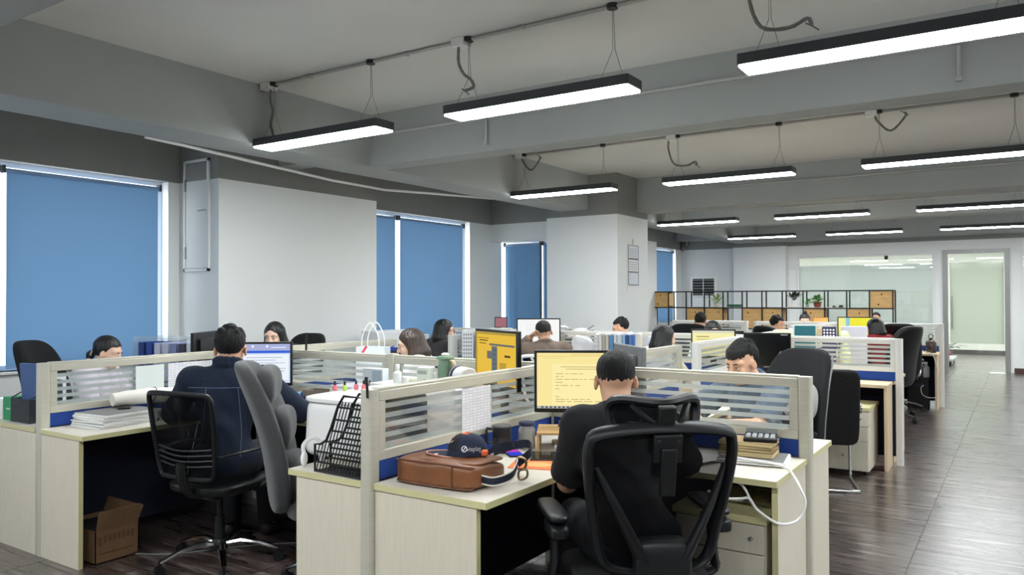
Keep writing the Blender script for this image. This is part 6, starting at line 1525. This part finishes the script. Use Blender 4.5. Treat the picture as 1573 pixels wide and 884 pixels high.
for k, (col, lab) in enumerate((((24, 54, 130), 'deep blue binder at the left end of the clear organiser'), ((34, 70, 156), 'blue binder second in the clear organiser'), ((196, 202, 222), 'pale binder third in the clear organiser'), ((190, 198, 220), 'pale binder fourth in the clear organiser'), ((128, 140, 186), 'lilac binder fifth in the clear organiser'), ((56, 52, 66), 'dark binder at the right end of the clear organiser'))):
    lever('file_binder', lab, (-5.90 + 0.108 * k, 3.665, DZ0 + 0.1265), 0, col, 0.085, 0.22, 0.29, False, 'binders in the clear organiser')
# ---------------------------------------------------------------- middle of the room
t = thing('paper_shopping_bag', 'white paper bag with tall cord handles and a pink stripe', 'bag', (-4.56, 4.80, DZ0), R_(20))
obj('bag', MB().box(-0.13, -0.06, 0, 0.13, -0.057, 0.36).box(-0.13, 0.057, 0, 0.13, 0.06, 0.36).box(-0.13, -0.06, 0, -0.127, 0.06, 0.36).box(0.127, -0.06, 0, 0.13, 0.06, 0.36).box(-0.13, -0.06, 0, 0.13, 0.06, 0.004), M('white_kraft', (224, 232, 234), 0.6), t)
for y in (-0.06, 0.06): obj('handle', MB().tube(spline([(-0.075, y, 0.33), (-0.07, y, 0.45), (0, y, 0.56), (0.07, y, 0.45), (0.075, y, 0.33)], 6), 0.005, 6), WHITEP, t, smooth=True)
obj('pink_stripe', MB().obox((-0.07, -0.0606, 0.31), (0.02, 0.0012, 0.13), Ry(0.6)), M('pink_stripe', (226, 70, 96), 0.6), t)
t = thing('pen_holder', 'black mesh pen holder behind the paper bag', 'holder', (-4.52, 5.06, DZ0), 0.4); obj('mesh_body', MB().box(-0.07, -0.05, 0, 0.07, -0.046, 0.30).box(-0.07, 0.046, 0, 0.07, 0.05, 0.30).box(-0.07, -0.05, 0, -0.066, 0.05, 0.30).box(0.066, -0.05, 0, 0.07, 0.05, 0.30), film_mat('black_mesh_metal', (24, 26, 28), 0.2, 0.02), t)
obj('rim', MB().tube([(-0.07, -0.05, 0.30), (0.07, -0.05, 0.30), (0.07, 0.05, 0.30), (-0.07, 0.05, 0.30)], 0.004, 6, closed=True), BLK, t)
for k, (dx, lab) in enumerate(((0, 'dark blue binder beside the brown haired woman, left one'), (0.085, 'dark blue binder beside the brown haired woman, right one'))):
    lever('file_binder', lab, (-4.665 + dx, 5.2 + 0.055 * k, DZ0), R_(30), (30, 56, 140), 0.08, 0.25, 0.335, False, 'blue binders by the brown haired woman')
sheaf('paper_pile', 'flat pile of papers behind the blue binders by the brown haired woman', (-4.66, 4.45, DZ0), R_(10), 0.28, 0.3, 0.05, PAPER, 'papers', wob=0.01, seed=21)
# file boxes by the second row window side screen
def filebox(label, loc, rz, holes=True, h=0.32):
    t = thing('magazine_file', label, 'file box', loc, rz, 'white magazine files')
    w, d = 0.115, 0.25
    obj('shell', MB().box(-w / 2, -d / 2, 0, w / 2, d / 2, 0.004).box(-w / 2, -d / 2, 0, -w / 2 + 0.003, d / 2, h).box(w / 2 - 0.003, -d / 2, 0, w / 2, d / 2, h).box(-w / 2, d / 2 - 0.003, 0, w / 2, d / 2, h).box(-w / 2, -d / 2, 0, w / 2, -d / 2 + 0.003, h if not holes else h), M('white_file_plastic', (228, 230, 232), 0.5), t)
    if holes:
        hm = MB()
        for r in range(7):
            for c_ in range(4): hm.prism([(0.0085 * math.cos(a), 0.0135 * math.sin(a)) for a in [2 * PI * k / 10 for k in range(10)]], 0, 0.001, R=Rx(PI / 2), c=(-0.036 + 0.024 * c_, -d / 2, 0.05 + 0.038 * r))
        o = obj('punched_holes', hm, M('hole_shadow_grey', (150, 152, 156), 0.8), t); o['kind'] = 'stuff'
    else:
        hm = MB()
        for r in range(4):
            for c_ in range(5): hm.box(-0.045 + 0.019 * c_, -d / 2 - 0.001, 0.06 + 0.065 * r, -0.034 + 0.019 * c_, -d / 2, 0.075 + 0.065 * r)
        o = obj('printed_sheet', hm, M('grey_print2', (146, 152, 150), 0.7), t); o['kind'] = 'stuff'
    obj('papers', MB().box(-w / 2 + 0.008, -d / 2 + 0.01, 0.005, w / 2 - 0.008, d / 2 - 0.01, h - 0.05), PAPER, t)
    return t
bx_ = tag(obj('white_carton', MB().box(-0.20, -0.16, 0, 0.22, 0.14, 0.115), M('white_carton', (224, 224, 222), 0.6), None, (-4.62, 6.42, DZ0), (0, 0, R_(20)), bevel=0.004), 'flat white carton under the white magazine files', 'box')
filebox('white magazine file with punched holes beside the woman in black glasses', (-4.74, 6.40, DZ0 + 0.1155), R_(28))
filebox('white magazine file with a printed sheet right of the punched one', (-4.60, 6.45, DZ0 + 0.1155), R_(24), False)
filebox('plain white magazine file at the right end of the file row', (-4.47, 6.50, DZ0 + 0.1155), R_(22), False, 0.30)
tag(obj('wrapped_parcel', MB().box(-0.25, -0.09, 0, 0.25, 0.09, 0.10), M('white_parcel', (230, 232, 234), 0.6), None, (WX + 0.07, 8.0, SILL + 0.0), (0, 0, R_(90)), bevel=0.01), 'white parcel lying on the sill of the folded blue blind', 'parcel')
tag(obj('wrapped_parcel', MB().box(-0.30, -0.16, 0, 0.30, 0.16, 0.40), M('white_parcel', (230, 232, 234), 0.6), None, (-5.95, 6.55, DZ0), (0, 0, R_(80)), bevel=0.01), 'tall white parcel on the window desk before the blue blind', 'parcel')
t = thing('small_tablet', 'small tablet showing pink pictures near the recess', 'tablet', (-5.17, 7.60, DZ0), R_(28)); obj('stand_box', MB().box(-0.13, 0.0, 0, 0.13, 0.16, 0.40), M('grey_carton', (206, 208, 208), 0.6), t, bevel=0.003); obj('body', MB().obox((0, 0.05, 0.47), (0.155, 0.012, 0.13), Rx(-0.15)), BLK, t, bevel=0.003); obj('screen', MB().obox((0, 0.0435, 0.47), (0.135, 0.001, 0.11), Rx(-0.15)), scr('tablet_pink', (190, 130, 140), 0.6), t)
# letter trays and papers beyond the white page monitor
for k in range(3):
    t = thing('letter_tray', ('lowest grey letter tray of the stack right of the white page', 'middle grey letter tray of the stack right of the white page', 'top grey letter tray of the stack right of the white page')[k], 'tray', (-4.36, 8.06, DZ0 + 0.125 * k), R_(30), 'stacked grey letter trays')
    obj('tray', MB().box(-0.17, -0.12, 0.05, 0.17, 0.12, 0.056).box(-0.17, 0.115, 0, 0.17, 0.12, 0.124).box(-0.17, -0.12, 0, -0.164, 0.12, 0.124).box(0.164, -0.12, 0, 0.17, 0.12, 0.124), M('grey_tray', (150, 156, 158), 0.5), t)
    obj('papers', MB().box(-0.14, -0.125, 0.057, 0.13, 0.10, 0.085), PAPER, t)
tag(obj('crumpled_sheets', MB().sheet(lambda u, v: ((u - 0.5) * 0.36, (v - 0.5) * 0.26, 0.012 + 0.012 * math.sin(u * 9 + v * 3) + 0.07 * max(0, u - 0.7) ** 1.5 * 5 + 0.05 * max(0, 0.25 - u) * 3), 16, 8).box(-0.15, -0.11, 0, 0.12, 0.11, 0.01), PAPER, None, (-4.36, 8.06, DZ0 + 0.3745), (0, 0, R_(25)), smooth=True), 'crumpled white sheets lying on the letter trays', 'papers')
tag(obj('document_boxes', MB().box(-0.22, -0.14, 0, 0.22, 0.14, 0.42), M('pale_document_box', (226, 228, 228), 0.6), None, (-4.78, 8.02, DZ0), (0, 0, R_(28)), bevel=0.004), 'pale document box behind the white page monitor', 'box')
# row of coloured books and plastic wrapped papers
bs = tag(obj('book_support', MB().box(-0.24, -0.13, 0, 0.24, 0.13, 0.105), M('white_card2', (222, 222, 224), 0.7), None, (-3.34, 6.98, DZ0), (0, 0, R_(31)), bevel=0.003), 'white box below the row of blue books', 'box')
cols_ = [((224, 222, 216), 'white book at the left end of the blue book row'), ((176, 176, 166), 'grey book second in the blue book row'), ((206, 200, 176), 'cream book third in the blue book row'), ((98, 142, 190), 'thick sky blue book left of the white gap'), ((226, 226, 228), 'slim white book between the blue books'), ((206, 214, 224), 'pale book in the middle of the blue row'), ((150, 186, 220), 'light blue book right of the pale book'), ((34, 70, 130), 'dark blue book right of the light blue one'), ((92, 134, 196), 'blue book second from the right end'), ((70, 118, 190), 'blue book at the right end of the row')]
px_ = -0.20
for k, (col, lab) in enumerate(cols_):
    w_ = 0.044 if k in (3, 5) else 0.030
    v = Vector((px_ + w_ / 2, 0)); c_, s_ = math.cos(R_(31)), math.sin(R_(31))
    t = thing('book', lab, 'book', (-3.34 + v.x * c_, 6.98 + v.x * s_, DZ0 + 0.1055), R_(31), 'books in the blue row')
    obj('cover', MB().box(-w_ / 2, -0.10, 0, -w_ / 2 + 0.003, 0.10, 0.29).box(w_ / 2 - 0.003, -0.10, 0, w_ / 2, 0.10, 0.29).box(-w_ / 2, -0.10, 0, w_ / 2, -0.097, 0.29), M('book_%d' % k, col, 0.5), t)
    obj('pages', MB().box(-w_ / 2 + 0.003, -0.096, 0.004, w_ / 2 - 0.003, 0.095, 0.284), PAPER, t)
    px_ += w_ + 0.003
tag(obj('plastic_wrapped_papers', crumple((0, 0, 0.19), (0.26, 0.24, 0.38), 31, amp=0.08), PLW, None, (-3.68, 6.86, DZ0), (0, 0, 0.4), smooth=True), 'crumpled plastic wrapped papers left of the blue books', 'papers')
tag(obj('plastic_wrapped_papers', crumple((0, 0, 0.20), (0.24, 0.22, 0.40), 32, amp=0.08), PLW, None, (-3.02, 7.18, DZ0), (0, 0, 0.2), smooth=True), 'crumpled plastic wrapped papers right of the blue books', 'papers')
tag(obj('plastic_cover', MB().sheet(lambda u, v: ((u - 0.5) * 0.44, (v - 0.5) * 0.21, 0.006 + 0.010 * math.sin(u * 13 + v * 4) ** 2 - 0.25 * max(0, abs(u - 0.5) - 0.46) ), 20, 6), PLW, None, (-3.34, 6.98, DZ0 + 0.397), (0, 0, R_(31)), smooth=True), 'sheet of white plastic lying over the blue books', 'cover')
for k in range(3):
    lever('white_file', ('white file leaning near the long black hair, left one', 'white file leaning near the long black hair, middle one', 'white file leaning near the long black hair, right one')[k], (-3.00 + 0.07 * k, 7.03 + 0.045 * k, DZ0), R_(31), (228, 228, 232), 0.05, 0.2, 0.33, False, 'white files near the long black hair')
tag(obj('pale_green_bag', crumple((0, 0, 0.18), (0.26, 0.18, 0.36), 41, amp=0.09), M('pale_green_film', (214, 228, 218), 0.4), None, (-3.44, 8.32, DZ0), (0, 0, 0.3), smooth=True), 'pale green bag with dark marks beyond the long black hair', 'bag')
t = thing('notice_block', 'white block with a red line at the screen corner', 'box', (-2.52, 6.42, DZ0), R_(15)); obj('block', MB().box(-0.045, -0.04, 0, 0.045, 0.04, 0.22), WHITEP, t, bevel=0.003); obj('red_line', MB().box(-0.04, -0.0408, 0.185, 0.04, -0.04, 0.19), M('red_line', (206, 80, 70), 0.6), t)
sheaf('document_stack', 'grey striped document stack behind the short screen', (-2.58, 6.32, DZ0), R_(12), 0.30, 0.2, 0.05, M('grey_document', (140, 140, 148), 0.8), 'papers', wob=0.006, seed=14)
# far side of the aisle screen
t = thing('teal_box', 'teal box with a pale edge behind the aisle screen', 'box', (-1.86, 8.27, DZ0), R_(12)); obj('box', MB().box(-0.10, -0.05, 0, 0.10, 0.05, 0.47), M('teal_card', (24, 96, 106), 0.5), t, bevel=0.002); obj('edge', MB().box(-0.115, -0.05, 0, -0.10, 0.05, 0.475).box(-0.115, -0.05, 0.47, 0.10, 0.05, 0.478), M('pale_teal', (190, 216, 216), 0.5), t)
t = thing('dotted_box', 'navy box with white dots beside the teal box', 'box', (-1.64, 8.33, DZ0), R_(12)); obj('box', MB().box(-0.065, -0.05, 0, 0.065, 0.05, 0.46), M('navy_dotted', (34, 40, 78), 0.5), t, bevel=0.002)
dm = MB()
for r in range(4):
    for c_ in range(4): dm.prism([(0.010 * math.cos(a), 0.010 * math.sin(a)) for a in [2 * PI * k / 8 for k in range(8)]], 0, 0.001, R=Rx(PI / 2), c=(-0.045 + 0.029 * c_, -0.05, 0.34 + 0.03 * r))
o = obj('dots', dm, PRW, t); o['kind'] = 'stuff'
tag(obj('plush_toy', MB().sph((0, 0, 0.16), (0.06, 0.05, 0.16)).sph((0, -0.02, 0.37), (0.055, 0.05, 0.055)), M('pale_green_plush', (206, 214, 170), 0.95), None, (-1.50, 8.36, DZ0), smooth=True), 'pale green plush toy right of the navy dotted box', 'toy')
tag(obj('grey_parcel', MB().box(-0.12, -0.08, 0, 0.12, 0.08, 0.46), M('lilac_grey_card', (186, 186, 196), 0.6), None, (-1.44, 8.55, DZ0), (0, 0, R_(10)), bevel=0.004), 'lilac grey parcel left of the bright yellow screen', 'parcel')
tag(obj('pale_parcel', MB().box(-0.18, -0.1, 0, 0.18, 0.1, 0.41), M('pale_yellow_card', (226, 224, 196), 0.6), None, (-2.06, 8.55, DZ0), (0, 0, R_(10)), bevel=0.004), 'pale yellow parcel left of the teal box', 'parcel')
t = thing('desk_calendar', 'orange desk calendar with a spiral before the shelf boxes', 'calendar', (-2.60, 12.62, DZ0), R_(10)); obj('page', MB().obox((0, 0, 0.31), (0.20, 0.004, 0.27), Rx(-0.2)), M('orange_page', (226, 160, 84), 0.6), t); obj('stand', MB().box(-0.11, 0.0, 0, 0.11, 0.14, 0.18), M('stand_white', (214, 212, 206), 0.6), t)
sm_ = MB()
for k in range(8): sm_.tube([(-0.09 + 0.0257 * k + 0.0, 0.027 + 0.012 * math.cos(a), 0.445 + 0.016 * math.sin(a)) for a in [2 * PI * q / 8 for q in range(8)]], 0.003, 5, closed=True)
o = obj('spiral', sm_, BLK, t); o['kind'] = 'stuff'
# third row aisle desk
t = thing('dark_bottle', 'dark brown bottle with a loop handle on the far aisle desk', 'bottle', (-1.04, 11.88, DZ0)); BRW = M('dark_brown_glass', (52, 38, 32), 0.25)
obj('body', MB().lathe([(0.062, 0), (0.066, 0.006), (0.066, 0.14), (0.045, 0.165), (0.022, 0.175), (0.022, 0.20)], 20), BRW, t, smooth=True); obj('handle', MB().tube([(0.028 * math.cos(a), 0, 0.222 + 0.03 * math.sin(a)) for a in [2 * PI * k / 14 for k in range(14)]], 0.006, 6, closed=True), BRW, t, smooth=True)
t = thing('white_fan', 'white round desk fan left of the dark bottle', 'fan', (-1.25, 11.86, DZ0)); obj('base', MB().lathe([(0.06, 0), (0.055, 0.015), (0.012, 0.02), (0.012, 0.10)], 16), WHITEP, t, smooth=True); obj('ring', MB().tube([(0.085 * math.cos(a), 0, 0.17 + 0.095 * math.sin(a)) for a in [2 * PI * k / 20 for k in range(20)]], 0.014, 8, closed=True), WHITEP, t, smooth=True)
gr = MB()
for k in range(10): a = PI * k / 10; gr.tube([(-0.08 * math.cos(a), -0.004, 0.17 - 0.09 * math.sin(a)), (0.08 * math.cos(a), -0.004, 0.17 + 0.09 * math.sin(a))], 0.003, 5)
o = obj('grille', gr, WHITEP, t); o['kind'] = 'stuff'
for k in range(3): obj('blade', MB().sph((0.035 * math.cos(2.1 * k), 0.005, 0.17 + 0.035 * math.sin(2.1 * k)), (0.03, 0.004, 0.018), 10, 6, Ry(-2.1 * k)), WHITEP, t, smooth=True)
t = thing('computer_tower', 'black computer tower under the far aisle desk', 'computer', (-1.16, 11.86, 0)); obj('case', MB().box(-0.16, -0.09, 0, 0.10, 0.10, 0.42), BLK, t, bevel=0.006); obj('socket_panel', MB().box(-0.06, -0.092, 0.30, 0.04, -0.09, 0.34), M('navy_panel', (20, 24, 50), 0.5), t)
t = thing('spray_bottle', 'pale spray bottle standing on the computer tower', 'bottle', (-1.10, 11.86, 0.4205)); obj('body', MB().lathe([(0.042, 0), (0.044, 0.005), (0.044, 0.13), (0.018, 0.16), (0.018, 0.18)], 16), M('pale_bottle', (176, 178, 172), 0.4), t, smooth=True); obj('trigger', MB().box(-0.05, -0.012, 0.18, 0.02, 0.012, 0.205).box(-0.045, -0.006, 0.14, -0.035, 0.006, 0.18), M('trigger_white', (206, 208, 208), 0.4), t)
tag(obj('white_cable', MB().tube(spline([(-1.12, 11.765, 0.32), (-1.15, 11.74, 0.28), (-1.13, 11.71, 0.20), (-1.06, 11.70, 0.165), (-0.97, 11.68, 0.17)], 5), 0.005, 6), CABLE, smooth=True), 'white cable hanging from the black computer tower', 'cable')
tag(obj('white_cable', MB().tube(spline([(-1.18, 11.70, 0.86), (-1.13, 11.68, 0.79), (-1.03, 11.645, 0.765), (-0.985, 11.62, 0.72), (-0.945, 11.62, 0.55), (-0.935, 11.70, 0.3), (-0.935, 11.68, 0.17)], 5), 0.0045, 6), CABLE, smooth=True), 'white cable running down the far aisle desk panel', 'cable')

# ---------------------------------------------------------------- shelf, plants, wall things
SY_ = 14.9; sx0, sx1 = -6.38, -1.88; nC = 12; cw_ = (sx1 - sx0) / nC; zr = (0.12, 0.50, 0.90, 1.30, 1.62)
t = thing('open_shelf', 'long black open steel shelf across the far end of the room', 'shelf', (0, SY_, 0)); BS = M('black_steel', (22, 24, 24), 0.45)
rl = MB().box(sx0, -0.011, -0.011, sx1, 0.011, 0.011).mesh('rail', BS)
for z in zr:
    for y in (0, 0.30): piece('rail', rl, t, (0, y, z))
ps = MB().box(-0.011, -0.011, 0, 0.011, 0.011, 1.62).mesh('post', BS); cr2 = MB().box(-0.008, 0, -0.008, 0.008, 0.30, 0.008).mesh('cross_bar', BS)
for k in range(nC + 1):
    x = sx0 + k * cw_
    for y in (0, 0.30): piece('post', ps, t, (x, y, 0))
    for z in zr: piece('cross_bar', cr2, t, (x, 0, z))
for z in zr[1:4]: pass
shm = MB().box(0.012, 0.0, -0.006, cw_ - 0.012, 0.30, 0.008).mesh('shelf_board', M('pale_shelf_board', (214, 206, 190), 0.6))
for k in (2, 3, 4, 7, 8, 9): piece('shelf_board', shm, t, (sx0 + k * cw_, 0, 1.308))
PINE = M('pine_wood', (214, 172, 108), 0.55, noise=(6, 0.16), stretch=(1, 1, 7)); KNOT = M('dark_knot', (104, 66, 34), 0.6)
BOXLAB = {(0, 3): 'pine box at the top left end of the black shelf', (11, 3): 'pine box at the top right end of the black shelf', (2, 2): 'pine box on the lower shelf row below the plant with long leaves', (3, 2): 'pine box below the flat green box', (5, 2): 'lower pine box left of the vase', (6, 2): 'lower pine box beneath the white vase', (8, 2): 'lower pine box right of the hair bun', (10, 2): 'lower pine box behind the bright yellow screen'}
for (k, r), lab in BOXLAB.items():
    z0, z1 = zr[r] + 0.012, zr[r + 1] - 0.012
    b_ = thing('pine_box', lab, 'box', (sx0 + (k + 0.5) * cw_, SY_ + 0.012, z0), 0, 'pine boxes in the black shelf'); w_ = cw_ / 2 - 0.013; h_ = z1 - z0
    for q in range(3): obj('plank', MB().box(-w_, 0.0, h_ * q / 3 + 0.001, w_, 0.014, h_ * (q + 1) / 3 - 0.001), PINE, b_)
    obj('case', MB().box(-w_, 0.014, 0, -w_ + 0.014, 0.27, h_).box(w_ - 0.014, 0.014, 0, w_, 0.27, h_).box(-w_, 0.014, 0, w_, 0.27, 0.014).box(-w_, 0.014, h_ - 0.014, w_, 0.27, h_), PINE, b_)
    rnd = random.Random(k * 7 + r)
    for q in range(2): obj('knot', MB().lathe([(0.016, 0), (0.010, 0.0008), (0.001, 0.001)], 10, (rnd.uniform(-0.1, 0.1), 0.0, h_ * (0.17 + 0.33 * (q * 2) * 0.9 + 0.04)), Rx(PI / 2)), KNOT, b_, smooth=True)
LEAF = M('leaf_green', (86, 138, 62), 0.5, noise=(12, 0.25)); LEAFD = M('dark_leaf_green', (38, 58, 44), 0.5, noise=(12, 0.25)); LEAFY = M('yellow_green_leaf', (132, 158, 84), 0.5, noise=(12, 0.25))
def leafy(label, loc, pot, potm, m, n, L_, W_, up_, seed, name='potted_plant', droop=0.5):
    t = thing(name, label, 'plant', loc); obj('pot', MB().lathe(pot, 18), potm, t, smooth=True); zt_ = max(p[1] for p in pot)
    obj('soil', MB().lathe([(pot[-1][0] * 0.9, zt_ - 0.015), (0.001, zt_ - 0.010)], 14), M('dark_soil', (50, 40, 34), 0.9), t)
    rnd = random.Random(seed)
    for k in range(n):
        a = rnd.uniform(0, 2 * PI); el = rnd.uniform(*up_); l = L_ * rnd.uniform(0.7, 1.2); w_ = W_ * rnd.uniform(0.8, 1.2)
        d = Vector((math.cos(a) * math.cos(el), math.sin(a) * math.cos(el), math.sin(el))); s_ = Vector((-math.sin(a), math.cos(a), 0)); b0 = Vector((0, 0, zt_ - 0.01)); st = l * 0.55
        mb = MB(); P = []
        for i in range(6):
            u = i / 5; c = b0 + d * (st + l * 0.6 * u) + Vector((0, 0, -droop * l * 0.5 * u * u)); ww = w_ * math.sin(PI * min(0.97, 0.08 + u * 0.92)) ** 0.8
            P.append((c - s_ * ww / 2, c + Vector((0, 0, 0.006)), c + s_ * ww / 2))
        vs = [v for r in P for v in r]; fs = []
        for i in range(5):
            for j in range(2): fs.append((i * 3 + j, i * 3 + j + 1, i * 3 + j + 4, i * 3 + j + 3))
        mb.add(vs, fs); mb.tube([b0, b0 + d * st], 0.003, 5)
        obj('leaf', mb, m, t, smooth=True)
    return t
zs_ = 1.3165
leafy('plant with long pale green leaves on the black shelf', (-5.06, SY_ + 0.15, zs_), [(0.04, 0), (0.05, 0.06), (0.052, 0.07)], M('cream_pot', (206, 200, 186), 0.5), LEAFY, 22, 0.20, 0.05, (0.1, 1.4), 1, droop=0.3)
leafy('dark leaved plant in a white vase on the shelf', (-3.58, SY_ + 0.15, zs_), [(0.05, 0), (0.055, 0.05), (0.04, 0.12), (0.045, 0.13)], WHITEP, LEAFD, 26, 0.17, 0.045, (0.6, 1.5), 2, droop=0.1)
leafy('bushy green plant in a red brown pot on the shelf', (-3.16, SY_ + 0.15, zs_), [(0.055, 0), (0.07, 0.09), (0.074, 0.095)], M('terracotta', (142, 70, 54), 0.6), LEAF, 34, 0.16, 0.065, (0.1, 1.3), 3)
leafy('small trailing plant left of the red brown pot', (-3.34, SY_ + 0.15, zs_), [(0.03, 0), (0.035, 0.05)], M('glass_grey', (180, 190, 186), 0.3), LEAF, 14, 0.13, 0.035, (0.6, 1.5), 4)
tag(obj('flat_green_box', MB().box(-0.13, -0.08, 0, 0.13, 0.08, 0.05), M('bottle_green_card', (22, 84, 66), 0.5), None, (-4.70, SY_ + 0.15, zs_), bevel=0.002), 'flat bottle green box on the black shelf', 'box')
tag(obj('small_figurine', MB().sph((-0.07, 0, 0.015), (0.03, 0.025, 0.018)).sph((0.05, 0, 0.02), (0.04, 0.03, 0.026)).box(-0.09, -0.02, 0, 0.09, 0.02, 0.006), M('black_figurine', (26, 26, 28), 0.4), None, (-2.80, SY_ + 0.13, zs_), smooth=True), 'small black ornament on the shelf right of the bushy plant', 'ornament')
# wall calendar on the middle pillar
t = thing('wall_calendar', 'long three panel wall calendar on the middle pillar', 'calendar', (-4.598, 10.09, 1.60)); cx0 = 0.0
cm_ = lambda nm, col: M(nm, col, 0.6)
obj('back_board', MB().box(0, -0.19, 0, 0.004, 0.19, 0.66), cm_('calendar_white', (226, 226, 224)), t)
for k, (z0, z1) in enumerate(((0.09, 0.265), (0.275, 0.45), (0.46, 0.645))):
    p_ = obj('panel', MB().box(0.004, -0.165, z0, 0.010, 0.165, z1), cm_('calendar_panel_%d' % k, ((206, 212, 218), (220, 220, 222), (208, 214, 220))[k]), t)
    obj('panel_frame', MB().box(0.010, -0.17, z0 - 0.004, 0.013, 0.17, z0 + 0.004).box(0.010, -0.17, z1 - 0.004, 0.013, 0.17, z1 + 0.004).box(0.010, -0.17, z0, 0.013, -0.162, z1).box(0.010, 0.162, z0, 0.013, 0.17, z1), cm_('dark_frame', (58, 62, 70)), p_)
    dm = MB()
    for r in range(4):
        for c_ in range(6): dm.box(0.010, -0.13 + 0.045 * c_, z0 + 0.03 + 0.032 * r, 0.0106, -0.105 + 0.045 * c_, z0 + 0.045 + 0.032 * r)
    if k: o = obj('dates', dm, cm_('date_grey', (150, 152, 160)), p_); o['kind'] = 'stuff'
obj('hook', MB().cyl((0.002, 0, 0.66), (0.002, 0, 0.74), 0.003, 6), BLK, t)
# air conditioner grille in the far wall
t = thing('air_vent', 'white framed air vent with black louvres on the far wall', 'vent', (-6.395, BY, 1.55))
obj('frame', MB().box(-0.33, -0.05, -0.03, 0.33, 0, 0.0).box(-0.33, -0.05, 0.40, 0.33, 0, 0.44).box(-0.33, -0.05, 0, -0.27, 0, 0.40).box(0.27, -0.05, 0, 0.33, 0, 0.40).box(-0.38, -0.07, 0.42, 0.36, 0, 0.445), WHITEP, t)
obj('cavity', MB().box(-0.27, -0.008, 0, 0.27, -0.002, 0.40), BLKM, t)
lv = MB().obox((0, 0, 0), (0.53, 0.035, 0.006), Rx(0.6)).mesh('louvre', M('grey_louvre', (150, 152, 148), 0.5))
for k in range(6): piece('louvre', lv, t, (0, -0.03, 0.035 + 0.066 * k))
obj('mullion', MB().box(-0.008, -0.052, 0, 0.008, -0.04, 0.40), WHITEP, t)
tag(obj('boxed_duct', MB().box(-0.34, -0.09, 0, 0.30, 0, 1.0), WALL, None, (-6.395, BY - 0.003, 0.5)), 'white boxed panel below the air vent', 'panel')
t = thing('corner_pipe', 'grey pipe with a valve in the far left corner', 'pipe', (WX + 0.05, BY - 0.05, 0)); obj('pipe', MB().cyl((0, 0, 2.62), (0, 0, ZC), 0.022, 10).cyl((0.09, 0.0, 2.75), (0.09, 0, ZC), 0.035, 10), GREYM, t, smooth=True); obj('valve', MB().lathe([(0.035, 0), (0.035, 0.05)], 12, (0, 0, 2.66)).cyl((0, -0.02, 2.68), (0.10, -0.03, 2.70), 0.014, 8), GREYM, t, smooth=True)
t = thing('door_sensor', 'small black sensor on the frosted interior window', 'sensor', (-2.41, BY + 0.0, 2.30)); obj('housing', MB().pad((0, 0.025, 0.04), (0.07, 0.06, 0.08), n=5, p=4), BLKM, t, smooth=True); obj('lens', MB().lathe([(0.014, 0), (0.012, 0.006), (0.002, 0.008)], 12, (0, -0.005, 0.04), Rx(PI / 2)), SCRK, t, smooth=True)
tag(obj('floor_sheet', MB().box(-0.13, -0.12, 0, 0.13, 0.12, 0.004), PAPER, None, (-0.42, 17.98, 0), (0, 0, 0.2)), 'white sheet on the floor at the glass door', 'sheet')
t = thing('flat_trolley', 'pale flat trolley with a red bundle beyond the glass door', 'trolley', (-1.55, 19.7, 0)); obj('deck', MB().box(-0.30, -0.6, 0.11, 0.30, 0.6, 0.16), M('pale_deck', (196, 198, 192), 0.5), t, bevel=0.006)
for x in (-0.24, 0.24):
    for y in (-0.5, 0.5): obj('wheel', MB().cyl((x - 0.015, y, 0.055), (x + 0.015, y, 0.055), 0.055, 12), BLK, t, smooth=True)
tag(obj('red_bundle', MB().pad((0, 0, 0.09), (0.46, 0.6, 0.17), n=8, p=3), M('dusty_red', (160, 74, 76), 0.9), None, (-1.56, 19.6, 0.161), smooth=True), 'dusty red cushion on the flat trolley', 'cushion')
leafy('dark green plant behind the red cushion in the corridor', (-1.5, 20.9, 0), [(0.10, 0), (0.13, 0.25), (0.135, 0.26)], M('grey_pot', (120, 122, 120), 0.6), LEAFD, 20, 0.42, 0.10, (0.3, 1.3), 9)
# waste basket and cable under the desks
t = thing('waste_basket', 'small blue slotted waste basket on the floor', 'basket', (-3.30, 3.02, 0)); BLB = M('blue_plastic', (26, 70, 150), 0.45)
obj('rim', MB().tube([(0.098 * math.cos(a), 0.098 * math.sin(a), 0.20) for a in [2 * PI * k / 24 for k in range(24)]], 0.007, 6, closed=True), BLB, t, smooth=True); obj('floor_plate', MB().lathe([(0.075, 0), (0.075, 0.01)], 20), BLB, t)
wm = MB()
for k in range(18): a = 2 * PI * k / 18; wm.obox((0.088 * math.cos(a), 0.088 * math.sin(a), 0.10), (0.004, 0.017, 0.20), Rz(a) @ Ry(0.11))
for z in (0.05, 0.10, 0.15): wm.tube([((0.078 + 0.1 * z) * math.cos(a), (0.078 + 0.1 * z) * math.sin(a), z) for a in [2 * PI * k / 24 for k in range(24)]], 0.004, 5, closed=True)
o = obj('slatted_wall', wm, BLB, t); o['kind'] = 'stuff'
tag(obj('basket_paper', crumple((0, 0, 0.07), (0.14, 0.14, 0.15), 77, amp=0.12), PAPER, None, (-3.30, 3.02, 0.075), smooth=True), 'crumpled white paper in the blue basket', 'paper')
tag(obj('floor_cable', MB().tube(spline([(-4.4, 2.62, 0.006), (-4.2, 2.75, 0.006), (-3.9, 3.15, 0.006), (-3.6, 3.4, 0.006)], 6), 0.006, 6), M('grey_floor_cable', (96, 96, 96), 0.5), smooth=True), 'grey cable running along the floor by the chrome base', 'cable')
